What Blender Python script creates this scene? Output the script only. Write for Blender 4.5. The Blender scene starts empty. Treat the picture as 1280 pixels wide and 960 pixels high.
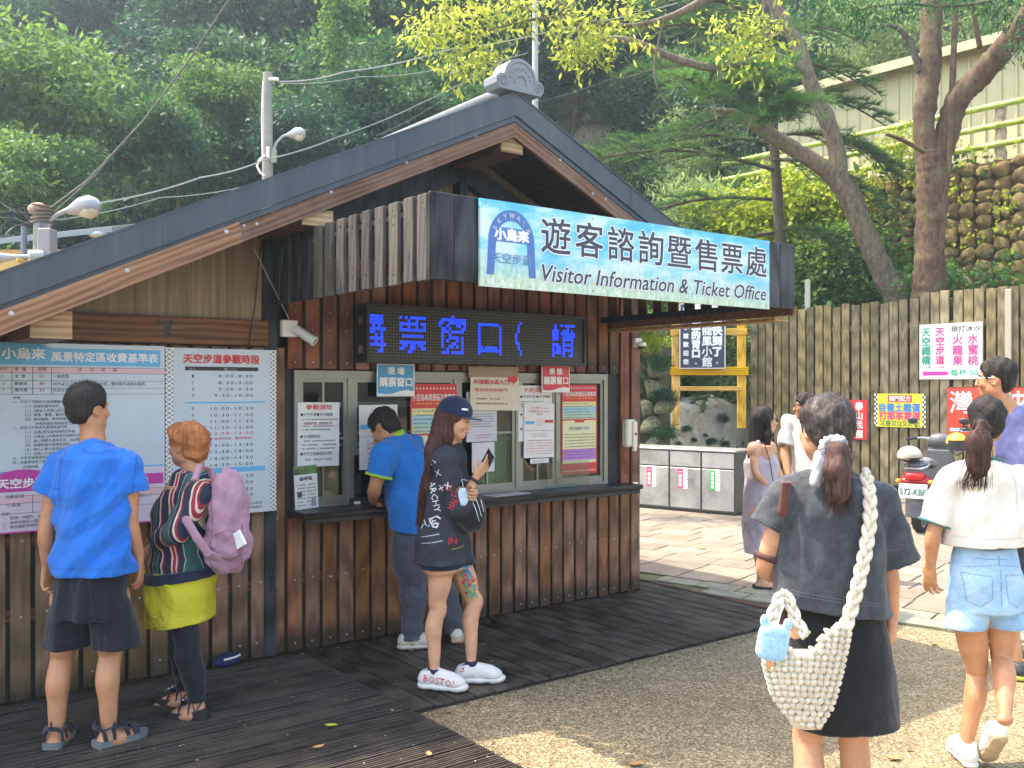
import bpy,math,random
import numpy as np
from mathutils import Vector,Matrix,noise as mnoise
R=math.radians
random.seed(7)
rng=np.random.default_rng(7)
SC=bpy.context.scene
COL=SC.collection
# ------------------------------------------------------------------ camera
CZ,FPX,CXP,HYP=1.65,1178.0,640.0,486.0
cam_d=bpy.data.cameras.new('camera')
cam=bpy.data.objects.new('camera',cam_d)
COL.objects.link(cam)
cam.location=(0,0,CZ)
cam.rotation_euler=(R(90),0,0)
cam_d.sensor_width=36
cam_d.lens=FPX/1280*36
cam_d.shift_y=(HYP-480)/1280
cam_d.clip_start=0.05
cam_d.clip_end=1000
SC.camera=cam
# ------------------------------------------------------------------ light
SUN_AZ,SUN_EL=-69.0,62.5
wd_=bpy.data.worlds.new('World')
SC.world=wd_
wd_.use_nodes=True
nt=wd_.node_tree
nt.nodes.clear()
sky=nt.nodes.new('ShaderNodeTexSky')
sky.sky_type='NISHITA'
sky.sun_disc=False
sky.sun_elevation=R(SUN_EL)
sky.sun_rotation=R(SUN_AZ)
sky.air_density=1.1
sky.dust_density=3.0
sky.ozone_density=.4
bg=nt.nodes.new('ShaderNodeBackground')
bg.inputs['Strength'].default_value=0.15
wo=nt.nodes.new('ShaderNodeOutputWorld')
nt.links.new(sky.outputs[0],bg.inputs[0])
nt.links.new(bg.outputs[0],wo.inputs[0])
sun_d=bpy.data.lights.new('sun','SUN')
sun_d.energy=2.0
sun_d.angle=R(0.6)
sun_d.color=(1.0,0.93,0.82)
sun=bpy.data.objects.new('sun',sun_d)
COL.objects.link(sun)
a_,e_=R(SUN_AZ),R(SUN_EL)
to_sun=Vector((math.sin(a_)*math.cos(e_),math.cos(a_)*math.cos(e_),math.sin(e_)))
sun.rotation_euler=to_sun.to_track_quat('Z','Y').to_euler()
sun.location=to_sun*40
SC.view_settings.view_transform='Standard'
SC.view_settings.look='None'
SC.view_settings.exposure=2.36
SC.view_settings.gamma=1.0
SC.view_settings.use_white_balance=True
SC.view_settings.white_balance_temperature=7300
SC.view_settings.white_balance_tint=12
SC.render.engine='CYCLES'
SC.cycles.max_bounces=8
SC.cycles.diffuse_bounces=4
SC.cycles.glossy_bounces=3
SC.cycles.transmission_bounces=6
SC.cycles.transparent_max_bounces=12
SC.cycles.volume_bounces=1
SC.cycles.sample_clamp_indirect=6
SC.cycles.use_denoising=True
# ------------------------------------------------------------------ calibration helpers
UX,UY=.7965,.6046
CB=(1.04,7.62)
ROT=math.atan2(UY,UX)
K0=UY*CB[0]-UX*CB[1]
def onw(px,py,w=0.0):
 """photo pixel -> (u, z) on the vertical plane w metres in front of the booth front"""
 a=(px-CXP)/FPX
 b=(HYP-py)/FPX
 t=(K0+w)/(UY*a-UX)
 return((a*t-CB[0])*UX+(t-CB[1])*UY,CZ+b*t)
def FW(u,w,z):
 """booth frame -> world"""
 return Vector((CB[0]+u*UX+w*UY,CB[1]+u*UY-w*UX,z))
def G(px,py,z=0.0):
 t=FPX*(CZ-z)/(py-HYP)
 return Vector(((px-CXP)/FPX*t,t,z))
def D(px,py,d):
 return Vector(((px-CXP)/FPX*d,d,CZ+(HYP-py)/FPX*d))
# ------------------------------------------------------------------ mesh helpers
class MB:
 def __init__(s):
  s.v=[];s.f=[];s.m=[];s.mi=0
 def add(s,vs,fs):
  o=len(s.v)
  s.v+=[tuple(v)for v in vs]
  for f in fs:
   s.f.append(tuple(i+o for i in f));s.m.append(s.mi)
  return s
 def box(s,x0,x1,y0,y1,z0,z1,M=None,bev=0.0):
  if bev>0:
   b=bev
   vs=[]
   for sx,X in((-1,x0),(1,x1)):
    for sy,Y in((-1,y0),(1,y1)):
     for sz,Z in((-1,z0),(1,z1)):
      vs+=[(X,Y-sy*b,Z-sz*b),(X-sx*b,Y,Z-sz*b),(X-sx*b,Y-sy*b,Z)]
   def I(ix,iy,iz,k):return((ix*2+iy)*2+iz)*3+k
   fs=[]
   fs.append((I(0,0,0,0),I(0,0,1,0),I(0,1,1,0),I(0,1,0,0)))
   fs.append((I(1,0,0,0),I(1,1,0,0),I(1,1,1,0),I(1,0,1,0)))
   fs.append((I(0,0,0,1),I(1,0,0,1),I(1,0,1,1),I(0,0,1,1)))
   fs.append((I(0,1,0,1),I(0,1,1,1),I(1,1,1,1),I(1,1,0,1)))
   fs.append((I(0,0,0,2),I(0,1,0,2),I(1,1,0,2),I(1,0,0,2)))
   fs.append((I(0,0,1,2),I(1,0,1,2),I(1,1,1,2),I(0,1,1,2)))
   for ix in(0,1):
    for iy in(0,1):
     q=(I(ix,iy,0,0),I(ix,iy,0,1),I(ix,iy,1,1),I(ix,iy,1,0))
     fs.append(q if ix==iy else q[::-1])
   for ix in(0,1):
    for iz in(0,1):
     q=(I(ix,0,iz,0),I(ix,1,iz,0),I(ix,1,iz,2),I(ix,0,iz,2))
     fs.append(q if ix!=iz else q[::-1])
   for iy in(0,1):
    for iz in(0,1):
     q=(I(0,iy,iz,1),I(1,iy,iz,1),I(1,iy,iz,2),I(0,iy,iz,2))
     fs.append(q if iy==iz else q[::-1])
   for ix in(0,1):
    for iy in(0,1):
     for iz in(0,1):
      q=(I(ix,iy,iz,0),I(ix,iy,iz,1),I(ix,iy,iz,2))
      fs.append(q if(ix+iy+iz)%2 else q[::-1])
  else:
   vs=[(x,y,z)for x in(x0,x1)for y in(y0,y1)for z in(z0,z1)]
   fs=[(0,1,3,2),(4,6,7,5),(0,4,5,1),(2,3,7,6),(0,2,6,4),(1,5,7,3)]
  if M is not None:
   vs=[M@Vector(v)for v in vs]
  return s.add(vs,fs)
 def prism(s,pts,axis,a0,a1,M=None):
  """extrude a closed 2D polygon; axis = 0,1,2 is the extrusion axis"""
  n=len(pts);vs=[]
  for a in(a0,a1):
   for p in pts:
    c=list(p);c.insert(axis,a)
    vs.append(tuple(c))
  if M is not None:
   vs=[M@Vector(v)for v in vs]
  fs=[tuple(range(n))[::-1],tuple(range(n,2*n))]
  fs+=[(i,(i+1)%n,n+(i+1)%n,n+i)for i in range(n)]
  return s.add(vs,fs)
 def tube(s,pts,rad,n=8,caps=True,flat=None):
  pts=[Vector(p)for p in pts]
  if not hasattr(rad,'__len__'):rad=[rad]*len(pts)
  vs=[];up=None
  for i,p in enumerate(pts):
   t=(pts[min(i+1,len(pts)-1)]-pts[max(i-1,0)]).normalized()
   if up is None:
    up=Vector((0,0,1))if abs(t.z)<.9 else Vector((1,0,0))
   x=t.cross(up)
   if x.length<1e-6:x=Vector((1,0,0))
   x.normalize();y=x.cross(t).normalized();up=y
   for k in range(n):
    a=2*math.pi*k/n
    ry=rad[i]*(flat if flat else 1)
    vs.append(p+x*math.cos(a)*rad[i]+y*math.sin(a)*ry)
  fs=[]
  for i in range(len(pts)-1):
   for k in range(n):
    k2=(k+1)%n
    fs.append((i*n+k,i*n+k2,(i+1)*n+k2,(i+1)*n+k))
  if caps:
   fs.append(tuple(range(n))[::-1])
   fs.append(tuple(range((len(pts)-1)*n,len(pts)*n)))
  return s.add(vs,fs)
 def lathe(s,prof,n=16,M=None,full=2*math.pi):
  vs=[];fs=[]
  for r,z in prof:
   for k in range(n):
    a=full*k/n
    vs.append((r*math.cos(a),r*math.sin(a),z))
  for i in range(len(prof)-1):
   for k in range(n):
    k2=(k+1)%n
    fs.append((i*n+k,i*n+k2,(i+1)*n+k2,(i+1)*n+k))
  if M is not None:vs=[M@Vector(v)for v in vs]
  return s.add(vs,fs)
 def ell(s,c,r,n=12,m=8,M=None):
  prof=[(math.sin(math.pi*i/m),-math.cos(math.pi*i/m))for i in range(m+1)]
  T=Matrix.Translation(c)@(M if M is not None else Matrix.Identity(4))@Matrix.Diagonal((*r,1))
  return s.lathe([(max(a,1e-4),b)for a,b in prof],n,T)
 def mesh(s,name,mats,smooth=False):
  me=bpy.data.meshes.new(name)
  me.from_pydata(s.v,[],s.f)
  for m in(mats if isinstance(mats,(list,tuple))else[mats]):
   me.materials.append(m)
  if len(me.materials)>1:
   me.polygons.foreach_set('material_index',s.m)
  if smooth:
   me.polygons.foreach_set('use_smooth',[True]*len(me.polygons))
   if smooth!='all':
    me.update()
    try:me.set_sharp_from_angle(angle=R(38))
    except Exception:pass
  me.update()
  return me
 def build(s,name,mats,parent=None,smooth=False,loc=(0,0,0),rotz=0.0):
  return obj(name,s.mesh(name,mats,smooth),parent,loc,rotz)
def obj(name,me,parent=None,loc=(0,0,0),rotz=0.0):
 o=bpy.data.objects.new(name,me)
 COL.objects.link(o)
 o.location=loc
 o.rotation_euler=(0,0,rotz)
 if parent is not None:o.parent=parent
 return o
def tag(o,label=None,cat=None,group=None,kind=None):
 if label:o['label']=label
 if cat:o['category']=cat
 if group:o['group']=group
 if kind:o['kind']=kind
 return o
def empty(name,label,cat,loc=(0,0,0),rotz=0.0,group=None):
 o=bpy.data.objects.new(name,None)
 COL.objects.link(o)
 o.empty_display_size=.1
 o.location=loc
 o.rotation_euler=(0,0,rotz)
 return tag(o,label,cat,group)
def copy_tree(o,loc=None,rotz=None,label=None,scale=None):
 r=o.copy();COL.objects.link(r)
 if loc is not None:r.location=loc
 if rotz is not None:r.rotation_euler=(0,0,rotz)
 if scale is not None:r.scale=scale if hasattr(scale,'__len__')else(scale,)*3
 if label:r['label']=label
 for ch in list(o.children):
  c=ch.copy();COL.objects.link(c);c.parent=r
  for g in list(ch.children):
   d=g.copy();COL.objects.link(d);d.parent=c
 return r
def part(name,me,parent,loc=(0,0,0),rot=None,scale=None):
 o=bpy.data.objects.new(name,me)
 COL.objects.link(o)
 o.parent=parent
 o.location=loc
 if rot is not None:o.rotation_euler=rot
 if scale is not None:o.scale=scale
 return o
def np_mesh(name,verts,faces,mats,smooth=True):
 """fast mesh from numpy arrays, faces (n,k)"""
 me=bpy.data.meshes.new(name)
 verts=np.asarray(verts,np.float32);faces=np.asarray(faces,np.int32)
 n,k=faces.shape
 me.vertices.add(len(verts));me.vertices.foreach_set('co',verts.ravel())
 me.loops.add(n*k);me.loops.foreach_set('vertex_index',faces.ravel())
 me.polygons.add(n)
 me.polygons.foreach_set('loop_start',np.arange(0,n*k,k,dtype=np.int32))
 me.polygons.foreach_set('loop_total',np.full(n,k,dtype=np.int32))
 if smooth:me.polygons.foreach_set('use_smooth',np.ones(n,dtype=bool))
 for m in(mats if isinstance(mats,(list,tuple))else[mats]):me.materials.append(m)
 me.update(calc_edges=True)
 return me
# ------------------------------------------------------------------ materials
class NT:
 def __init__(s,name):
  s.mat=bpy.data.materials.new(name)
  s.mat.use_nodes=True
  s.t=s.mat.node_tree
  s.b=s.t.nodes['Principled BSDF']
  s.out=s.t.nodes['Material Output']
 def n(s,ty,**kw):
  nd=s.t.nodes.new(ty)
  for k,v in kw.items():
   if k in nd.inputs:nd.inputs[k].default_value=v
   else:setattr(nd,k,v)
  return nd
 def l(s,a,b):s.t.links.new(a,b)
 def coord(s,scale=(1,1,1),rnd=True,kind='Object'):
  tc=s.n('ShaderNodeTexCoord')
  mp=s.n('ShaderNodeMapping')
  mp.inputs['Scale'].default_value=scale
  src=tc.outputs[kind]
  if getattr(s,'rot',0):
   vr=s.n('ShaderNodeVectorRotate',rotation_type='Y_AXIS');vr.inputs['Angle'].default_value=s.rot
   s.l(src,vr.inputs['Vector']);src=vr.outputs[0]
  s.l(src,mp.inputs['Vector'])
  if rnd:
   oi=s.n('ShaderNodeObjectInfo')
   mu=s.n('ShaderNodeMath',operation='MULTIPLY');mu.inputs[1].default_value=57.0
   s.l(oi.outputs['Random'],mu.inputs[0])
   s.l(mu.outputs[0],mp.inputs['Location'])
  return mp.outputs[0]
 def noise(s,vec,scale,detail=4,rough=.55,dist=0.0):
  nz=s.n('ShaderNodeTexNoise')
  nz.inputs['Scale'].default_value=scale
  nz.inputs['Detail'].default_value=detail
  nz.inputs['Roughness'].default_value=rough
  nz.inputs['Distortion'].default_value=dist
  s.l(vec,nz.inputs['Vector'])
  return nz.outputs['Fac']
 def ramp(s,fac,stops):
  r=s.n('ShaderNodeValToRGB')
  el=r.color_ramp.elements
  while len(el)>1:el.remove(el[-1])
  el[0].position=stops[0][0];el[0].color=(*stops[0][1],1)
  for p,c in stops[1:]:
   e=el.new(p);e.color=(*c,1)
  s.l(fac,r.inputs[0])
  return r.outputs[0]
 def mix(s,fac,a,b,mode='MIX'):
  m=s.n('ShaderNodeMix',data_type='RGBA',blend_type=mode)
  for i,x in((0,fac),(6,a),(7,b)):
   if hasattr(x,'links')or hasattr(x,'is_linked'):s.l(x,m.inputs[i])
   elif isinstance(x,tuple):m.inputs[i].default_value=(*x,1)
   else:m.inputs[i].default_value=x
  return m.outputs[2]
 def math(s,op,a,b=None,clamp=False):
  m=s.n('ShaderNodeMath',operation=op);m.use_clamp=clamp
  for i,x in((0,a),(1,b)):
   if x is None:continue
   if not hasattr(x,'is_linked'):m.inputs[i].default_value=float(x)
   else:s.l(x,m.inputs[i])
  return m.outputs[0]
 def rnd(s):
  return s.n('ShaderNodeObjectInfo').outputs['Random']
 def color(s,c):
  if isinstance(c,tuple):s.b.inputs['Base Color'].default_value=(*c,1)
  else:s.l(c,s.b.inputs['Base Color'])
 def bump(s,h,strength=.3,dist=.01):
  b=s.n('ShaderNodeBump')
  b.inputs['Strength'].default_value=strength
  b.inputs['Distance'].default_value=dist
  s.l(h,b.inputs['Height'])
  s.l(b.outputs[0],s.b.inputs['Normal'])
  return b
 def set(s,**kw):
  for k,v in kw.items():s.b.inputs[k.replace('_',' ')].default_value=v
  return s
def scl(c,k):return tuple(min(1,x*k)for x in c)
def plain(name,c,rough=.6,var=.12,nscale=6,bump=.15,bscale=60,bdist=.003,metal=0.0,rnd=True,spec=.5,**kw):
 """base colour broken up by two noises, plus a fine bump"""
 m=NT(name)
 co=m.coord(rnd=rnd)
 f=m.noise(co,nscale,5,.6)
 col=m.ramp(f,[(.3,scl(c,1-var)),(.5,c),(.72,scl(c,1+var))])
 m.color(col)
 m.set(Roughness=rough,Metallic=metal)
 m.b.inputs['Specular IOR Level'].default_value=spec
 if bump:m.bump(m.noise(co,bscale,3),bump,bdist)
 for k,v in kw.items():m.b.inputs[k.replace('_',' ')].default_value=v
 return m.mat
def wood(name,dark,light,axis=2,rough=.6,rnd_amt=.35,tint=None,stain=None,bump=.35,gs=1.0,rot=0.0):
 """grain runs along the given axis of the board"""
 m=NT(name)
 sc=[26*gs]*3;sc[axis]=1.6*gs
 m.rot=rot
 co=m.coord(tuple(sc))
 f1=m.noise(co,1.0,6,.62,.6)
 sc2=[5.0*gs]*3;sc2[axis]=.55*gs
 co2=m.coord(tuple(sc2))
 wv=m.n('ShaderNodeTexWave',wave_type='RINGS')
 wv.inputs['Scale'].default_value=2.2;wv.inputs['Distortion'].default_value=5.0
 wv.inputs['Detail'].default_value=2.0;wv.inputs['Detail Scale'].default_value=1.2
 m.l(co2,wv.inputs['Vector'])
 g=m.math('ADD',m.math('MULTIPLY',f1,.72),m.math('MULTIPLY',wv.outputs['Fac'],.28))
 col=m.ramp(g,[(.3,dark),(.68,light)])
 r=m.rnd()
 k=m.math('ADD',m.math('MULTIPLY',r,rnd_amt*2),1-rnd_amt)
 hs=m.n('ShaderNodeHueSaturation')
 m.l(col,hs.inputs['Color']);m.l(k,hs.inputs['Value'])
 r2=m.math('FRACT',m.math('MULTIPLY',r,7.31))
 m.l(m.math('ADD',m.math('MULTIPLY',r2,.35),.8),hs.inputs['Saturation'])
 c=hs.outputs[0]
 if tint:
  c2,amt,zs=tint
  tf=m.noise(m.coord((3,3,1.2)),1.3,4,.6)
  tf=m.math('MULTIPLY',m.math('SUBTRACT',tf,.42,True),amt*4,True)
  c=m.mix(tf,c,c2)
 if stain:
  c3,z0,z1=stain
  tc=m.n('ShaderNodeTexCoord');sp=m.n('ShaderNodeSeparateXYZ')
  m.l(tc.outputs['Object'],sp.inputs[0])
  nz=m.noise(m.coord((14,14,3)),1.0,4)
  zz=m.math('ADD',sp.outputs['Z'],m.math('MULTIPLY',nz,-.14))
  mr=m.n('ShaderNodeMapRange');mr.inputs['From Min'].default_value=z0;mr.inputs['From Max'].default_value=z1
  mr.inputs['To Min'].default_value=.8;mr.inputs['To Max'].default_value=0
  m.l(zz,mr.inputs['Value'])
  c=m.mix(mr.outputs[0],c,c3)
 m.color(c)
 m.set(Roughness=rough)
 m.b.inputs['Specular IOR Level'].default_value=.2
 m.bump(g,bump,.004)
 return m.mat
def leafm(name,dark,light,trans=.45,tcol=None,rough=.45):
 m=NT(name)
 oi=m.n('ShaderNodeObjectInfo')
 at=m.n('ShaderNodeNewGeometry')
 r=m.math('ADD',m.math('MULTIPLY',at.outputs['Random Per Island'],.75),m.math('MULTIPLY',oi.outputs['Random'],.25))
 col=m.ramp(r,[(.1,dark),(.9,light)])
 m.color(col)
 m.set(Roughness=max(rough,.55))
 m.b.inputs['Specular IOR Level'].default_value=.22
 tr=m.n('ShaderNodeBsdfTranslucent')
 tc=m.mix(.5,col,tcol if tcol else light)
 br=m.n('ShaderNodeHueSaturation');br.inputs['Value'].default_value=1.35;br.inputs['Hue'].default_value=.485
 m.l(tc,br.inputs['Color']);m.l(br.outputs[0],tr.inputs['Color'])
 ms=m.n('ShaderNodeMixShader');ms.inputs[0].default_value=trans
 m.l(m.b.outputs[0],ms.inputs[1]);m.l(tr.outputs[0],ms.inputs[2])
 m.l(ms.outputs[0],m.out.inputs['Surface'])
 return m.mat
M={}
M['steel']=plain('brushed_steel',(.52,.53,.54),.38,.1,3,.1,metal=.9)
M['alu']=plain('aluminium_frame',(.25,.245,.22),.45,.12,4,.05,metal=.6)
M['screw']=plain('screw_metal',(.42,.41,.39),.45,.2,10,0,metal=.6)
M['black']=plain('black_plastic',(.02,.021,.023),.45,.2,8,.1)
M['white_plastic']=plain('white_plastic',(.78,.78,.75),.4,.05,8,.03)
M['cream_plastic']=plain('cream_plastic',(.72,.68,.55),.4,.05,8,.03)
def flat(name,c,rough=.7,**kw):
 if name in M:return M[name]
 if name.startswith('board_')and name.endswith('print'):
  M[name]=plain(name,c,.33,.10,1.3,.35,1.6,.03,rnd=False);return M[name]
 M[name]=plain(name,c,rough,.05,9,.05,80,.001,rnd=False,**kw)
 return M[name]
# ------------------------------------------------------------------ text (flat print) as meshes
EMC=.36
def text_mb(txt,size,cx=None,x=None,y=0.0,bold=0.0,shear=0.0,wscale=1.0,wfit=None,align='C',spacing=1.0,vertical=False,res=2):
 """returns (verts, faces) of lettering laid in the XZ plane (x right, z up), centred on (cx, y) or starting at x"""
 cu=bpy.data.curves.new('lettering','FONT')
 cu.body=txt
 cu.size=size
 cu.align_x='LEFT'
 cu.resolution_u=res
 cu.shear=shear
 cu.space_character=spacing
 cu.space_line=1.0
 o=bpy.data.objects.new('lettering',cu)
 me=bpy.data.meshes.new_from_object(o)
 vs=np.zeros(len(me.vertices)*3,np.float32)
 me.vertices.foreach_get('co',vs)
 vs=vs.reshape(-1,3)
 fs=[tuple(p.vertices)for p in me.polygons]
 bpy.data.objects.remove(o);bpy.data.meshes.remove(me);bpy.data.curves.remove(cu)
 if len(vs)==0:return[],[]
 x0,x1=vs[:,0].min(),vs[:,0].max();y0,y1=vs[:,1].min(),vs[:,1].max()
 sx=wscale
 if wfit:sx=wfit/max(x1-x0,1e-6)
 ox=(x0+x1)/2 if cx is not None else x0
 X=(vs[:,0]-ox)*sx+(cx if cx is not None else x)
 Z=(vs[:,1]-EMC*size)+y
 out=[(float(a),0.0,float(b))for a,b in zip(X,Z)]
 if bold>0:
  k_=8 if bold>.0035 else 4
  base=list(out);f0=list(fs);n0=len(base)
  for k in range(k_):
   a_=2*math.pi*(k+.5)/k_
   out+=[(x+bold*math.cos(a_),-.00008*(k+1),z+bold*math.sin(a_))for x,_,z in base]
   fs+=[tuple(i+n0*(k+1)for i in f)for f in f0]
 return out,fs
class Print:
 """a flat printed sheet lying in local XZ, front facing -Y; layers lie 1 mm proud of each other"""
 def __init__(s,name,w,h,base,th=.004):
  s.w,s.h,s.th=w,h,th
  s.mb=MB();s.mats=[base]
  s.mb.box(-w/2,w/2,-th,0,-h/2,h/2)
  s.layer=1
 def mi(s,m):
  if m not in s.mats:s.mats.append(m)
  return s.mats.index(m)
 def rect(s,x0,x1,z0,z1,m,lift=None):
  """coordinates are fractions of width/height from the top left"""
  lift=lift or 1
  y=-s.th-.0008*lift
  X0,X1=(x0-.5)*s.w,(x1-.5)*s.w
  Z0,Z1=(.5-z0)*s.h,(.5-z1)*s.h
  s.mb.mi=s.mi(m)
  s.mb.add([(X0,y,Z1),(X1,y,Z1),(X1,y,Z0),(X0,y,Z0)],[(0,1,2,3)])
  return s
 def poly(s,pts,m,lift=1):
  y=-s.th-.0008*lift
  s.mb.mi=s.mi(m)
  s.mb.add([((x-.5)*s.w,y,(.5-z)*s.h)for x,z in pts],[tuple(range(len(pts)))])
  return s
 def text(s,t,cx,cz,hh,m,wf=None,lift=3,left=False,**kw):
  """hh = glyph height as a fraction of the sheet height"""
  size=hh*s.h
  x=(cx-.5)*s.w
  v,f=text_mb(t,size,cx=None if left else x,x=x if left else None,y=(.5-cz)*s.h,wfit=wf*s.w if wf else None,**kw)
  y=-s.th-.0008*lift
  s.mb.mi=s.mi(m)
  s.mb.add([(a,y+b,c)for a,b,c in v],f)
  return s
 def vtext(s,t,cx,z0,z1,hh,m,lift=3,**kw):
  n=len(t)
  for i,ch in enumerate(t):
   cz=z0+(z1-z0)*(i+.5)/n
   size=hh*s.h
   k=dict(kw)
   if ch in '。，、':
    s.text(ch,cx+.0,cz,hh*.3,m,lift=lift,**k)
   else:
    s.text(ch,cx,cz,hh,m,lift=lift,**k)
  return s
 def lines(s,x0,x1,z0,z1,n,m,hh=.35,lift=2,seed=1,gap=.25):
  """rows of tiny print, built as rows of short strokes"""
  r=random.Random(seed)
  for i in range(n):
   z=z0+(z1-z0)*(i+.5)/n
   rowh=(z1-z0)/n*hh
   x=x0+r.random()*.01
   end=x1-(r.random()*.3*(x1-x0)if r.random()<.5 else 0)
   while x<end:
    ww=rowh*s.h/s.w*r.uniform(.7,1.0)
    if r.random()>.1:
     for k in range(2):
      s.rect(x,x+ww*.9,z-rowh/2+rowh*k*.55,z-rowh/2+rowh*(k*.55+.3),m,lift)
     s.rect(x+ww*r.uniform(.2,.5),x+ww*.65,z-rowh/2,z+rowh/2,m,lift+1)
    x+=ww*(1+gap)
  return s
 def build(s,name,parent=None,loc=(0,0,0),rotz=0.0):
  return s.mb.build(name,s.mats,parent,False,loc,rotz)
# ================================================================== SETTING
PD=Vector((.787,-.617,0));PN=Vector((.617,.787,0))
PROT=math.atan2(PD.y,PD.x)
m=NT('aggregate')
co=m.coord(rnd=False)
vo=m.n('ShaderNodeTexVoronoi');vo.inputs['Scale'].default_value=95
m.l(co,vo.inputs['Vector'])
wn=m.n('ShaderNodeTexWhiteNoise');m.l(vo.outputs['Position'],wn.inputs['Vector'])
c1=m.ramp(wn.outputs['Value'],[(0,(.17,.13,.07)),(.25,(.31,.235,.12)),(.55,(.43,.335,.185)),(.8,(.52,.415,.255)),(.93,(.66,.58,.42)),(1,(.18,.145,.10))])
big=m.noise(co,.9,5,.6)
c2=m.mix(m.math('MULTIPLY',m.math('SUBTRACT',big,.35,True),1.1,True),c1,(.17,.15,.085),'MIX')
edge=m.ramp(vo.outputs['Distance'],[(.0,(1,1,1)),(.35,(.85,.85,.85)),(.75,(.3,.28,.25))])
c3=m.mix(.75,c2,edge,'MULTIPLY')
mid=m.noise(co,7,4,.6)
dk_=m.noise(m.coord((1,1.6,1),rnd=False),1.1,6,.68,.6)
c3=m.mix(.55,c3,m.ramp(dk_,[(.36,(.62,.60,.56)),(.48,(1,1,1)),(.60,(1.0,.98,.94)),(.72,(.78,.76,.70))]),'MULTIPLY')
c4=m.mix(.5,c3,m.ramp(mid,[(.3,(.6,.6,.58)),(.7,(1.0,.97,.9))]),'MULTIPLY')
m.color(c4);m.set(Roughness=.72)
m.bump(m.math('SUBTRACT',1.0,vo.outputs['Distance']),.55,.004)
M['aggregate']=m.mat
mb=MB()
N=40
mb.add([(-60,-12,0),(90,-12,0),(90,110,0),(-60,110,0)],[(0,1,2,3)])
gr=mb.build('ground',M['aggregate'])
tag(gr,kind='structure')
# ---- grooved deck on the left, boards run along the booth
DZ=0.0245
deckmat=wood('deck_wood',(.011,.009,.008),(.060,.049,.042),axis=0,rough=.6,rnd_amt=.35,tint=((.12,.095,.07),.45,0),bump=.5)
def deck_root():return tag(obj('deck',None),kind='structure')
def as_struct(name,me,loc=(0,0,0),rotz=0.0):
 return tag(obj(name,me,None,loc,rotz),kind='structure')
mb=MB();mb.box(-7.4,.33,-1.345,.02,.003,.008);mb.box(-7.4,-2.955,-3.6,-1.345,.003,.008);mb.box(0.002,.33,.02,3.2,.003,.008)
deck=as_struct('deck',mb.mesh('deck',flat('deck_void',(.012,.011,.01))),(CB[0],CB[1],0),ROT)
def grooved(L,Wd=.135,n=7,h=.02,dep=.009):
 pts=[]
 p=Wd/n
 for i in range(n):
  x=i*p
  pts+=[(x+.001,h),(x+p*.52,h),(x+p*.60,h-dep),(x+p*.93,h-dep)]
 pts=[(0,0)]+[(0,h-.002)]+pts+[(Wd,h-.002),(Wd,0)]
 mb=MB();mb.prism([(a,b)for a,b in pts],0,0,L)
 return mb.mesh('deck_board',deckmat)
r_=random.Random(3)
bl=[grooved(2.2),grooved(2.6),grooved(1.8)]
row=0;wv_=0.03
while wv_<3.5:
 u0=-2.956
 while u0>-7.2:
  k=r_.randrange(3);L=(2.2,2.6,1.8)[k]
  if row%3!=1 and u0==-2.956:pass
  o=part('deck_board',bl[k],deck,(u0-L,-wv_-.138,.0085+r_.uniform(-.001,.0012)),(0,0,r_.uniform(-.0006,.0006)))
  u0-=L+.004
  if row%2==0 and u0<-5.5:break
  if u0<-5.2:break
 wv_+=.1445;row+=1
# ---- plain boards on the right, laid square to the booth
deck2=wood('deck_wood_plain',(.011,.009,.0075),(.060,.048,.041),axis=1,rough=.6,rnd_amt=.45,tint=((.13,.10,.07),.4,0),bump=.5)
mbp=MB();mbp.box(0,.1185,-1.335,0,0,.016,bev=.003);pb=mbp.mesh('deck_board',deck2)
mbp=MB();mbp.box(0,.1185,-1.335,2.9,0,.016,bev=.003);pbl=mbp.mesh('deck_board',deck2)
u=-2.945;i=0
while u<.2:
 lng=u>.0
 part('deck_board',pbl if lng else pb,deck,(u,r_.uniform(-.006,.002),.0085+r_.uniform(-.0012,.0012)),(r_.uniform(-.0006,.0006),0,r_.uniform(-.0015,.0015)))
 u+=.1285;i+=1
mb=MB();mb.box(.272,.33,-1.345,3.0,.0,.030,bev=.003)
part('edging_strip',mb.mesh('edging_strip',wood('red_edging',(.07,.03,.025),(.16,.07,.055),1,.6)),deck)
# ---- stone paving of the square
slabm=NT('paving_stone')
co=slabm.coord()
f=slabm.noise(co,3.0,6,.65)
f2=slabm.noise(co,60,4,.7)
c=slabm.ramp(f,[(.25,(.165,.13,.095)),(.5,(.25,.20,.15)),(.8,(.33,.275,.21))])
c=slabm.mix(.55,c,slabm.ramp(f2,[(.35,(.45,.43,.4)),(.62,(1,1,1))]),'MULTIPLY')
hs=slabm.n('ShaderNodeHueSaturation');r=slabm.rnd()
slabm.l(c,hs.inputs['Color']);slabm.l(slabm.math('ADD',slabm.math('MULTIPLY',r,.4),.78),hs.inputs['Value'])
slabm.l(slabm.math('ADD',slabm.math('MULTIPLY',slabm.math('FRACT',slabm.math('MULTIPLY',r,9.7)),.3),.75),hs.inputs['Saturation'])
slabm.color(hs.outputs[0]);slabm.set(Roughness=.8);slabm.bump(slabm.math('ADD',f,slabm.math('MULTIPLY',f2,.4)),.5,.01)
kerbm=plain('border_stone',(.22,.225,.17),.8,.3,8,.4,40,.006)
mossm=plain('joint_moss',(.13,.14,.06),.95,.5,9,.5,50,.01,rnd=False)
mb=MB();mb.add([(-9,6.86,.0035),(2.0,6.86,.0035),(2.0,17,.0035),(-9,17,.0035)],[(0,1,2,3)])
pav=as_struct('paving',mb.mesh('paving',mossm),(0,0,0),PROT)
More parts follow.
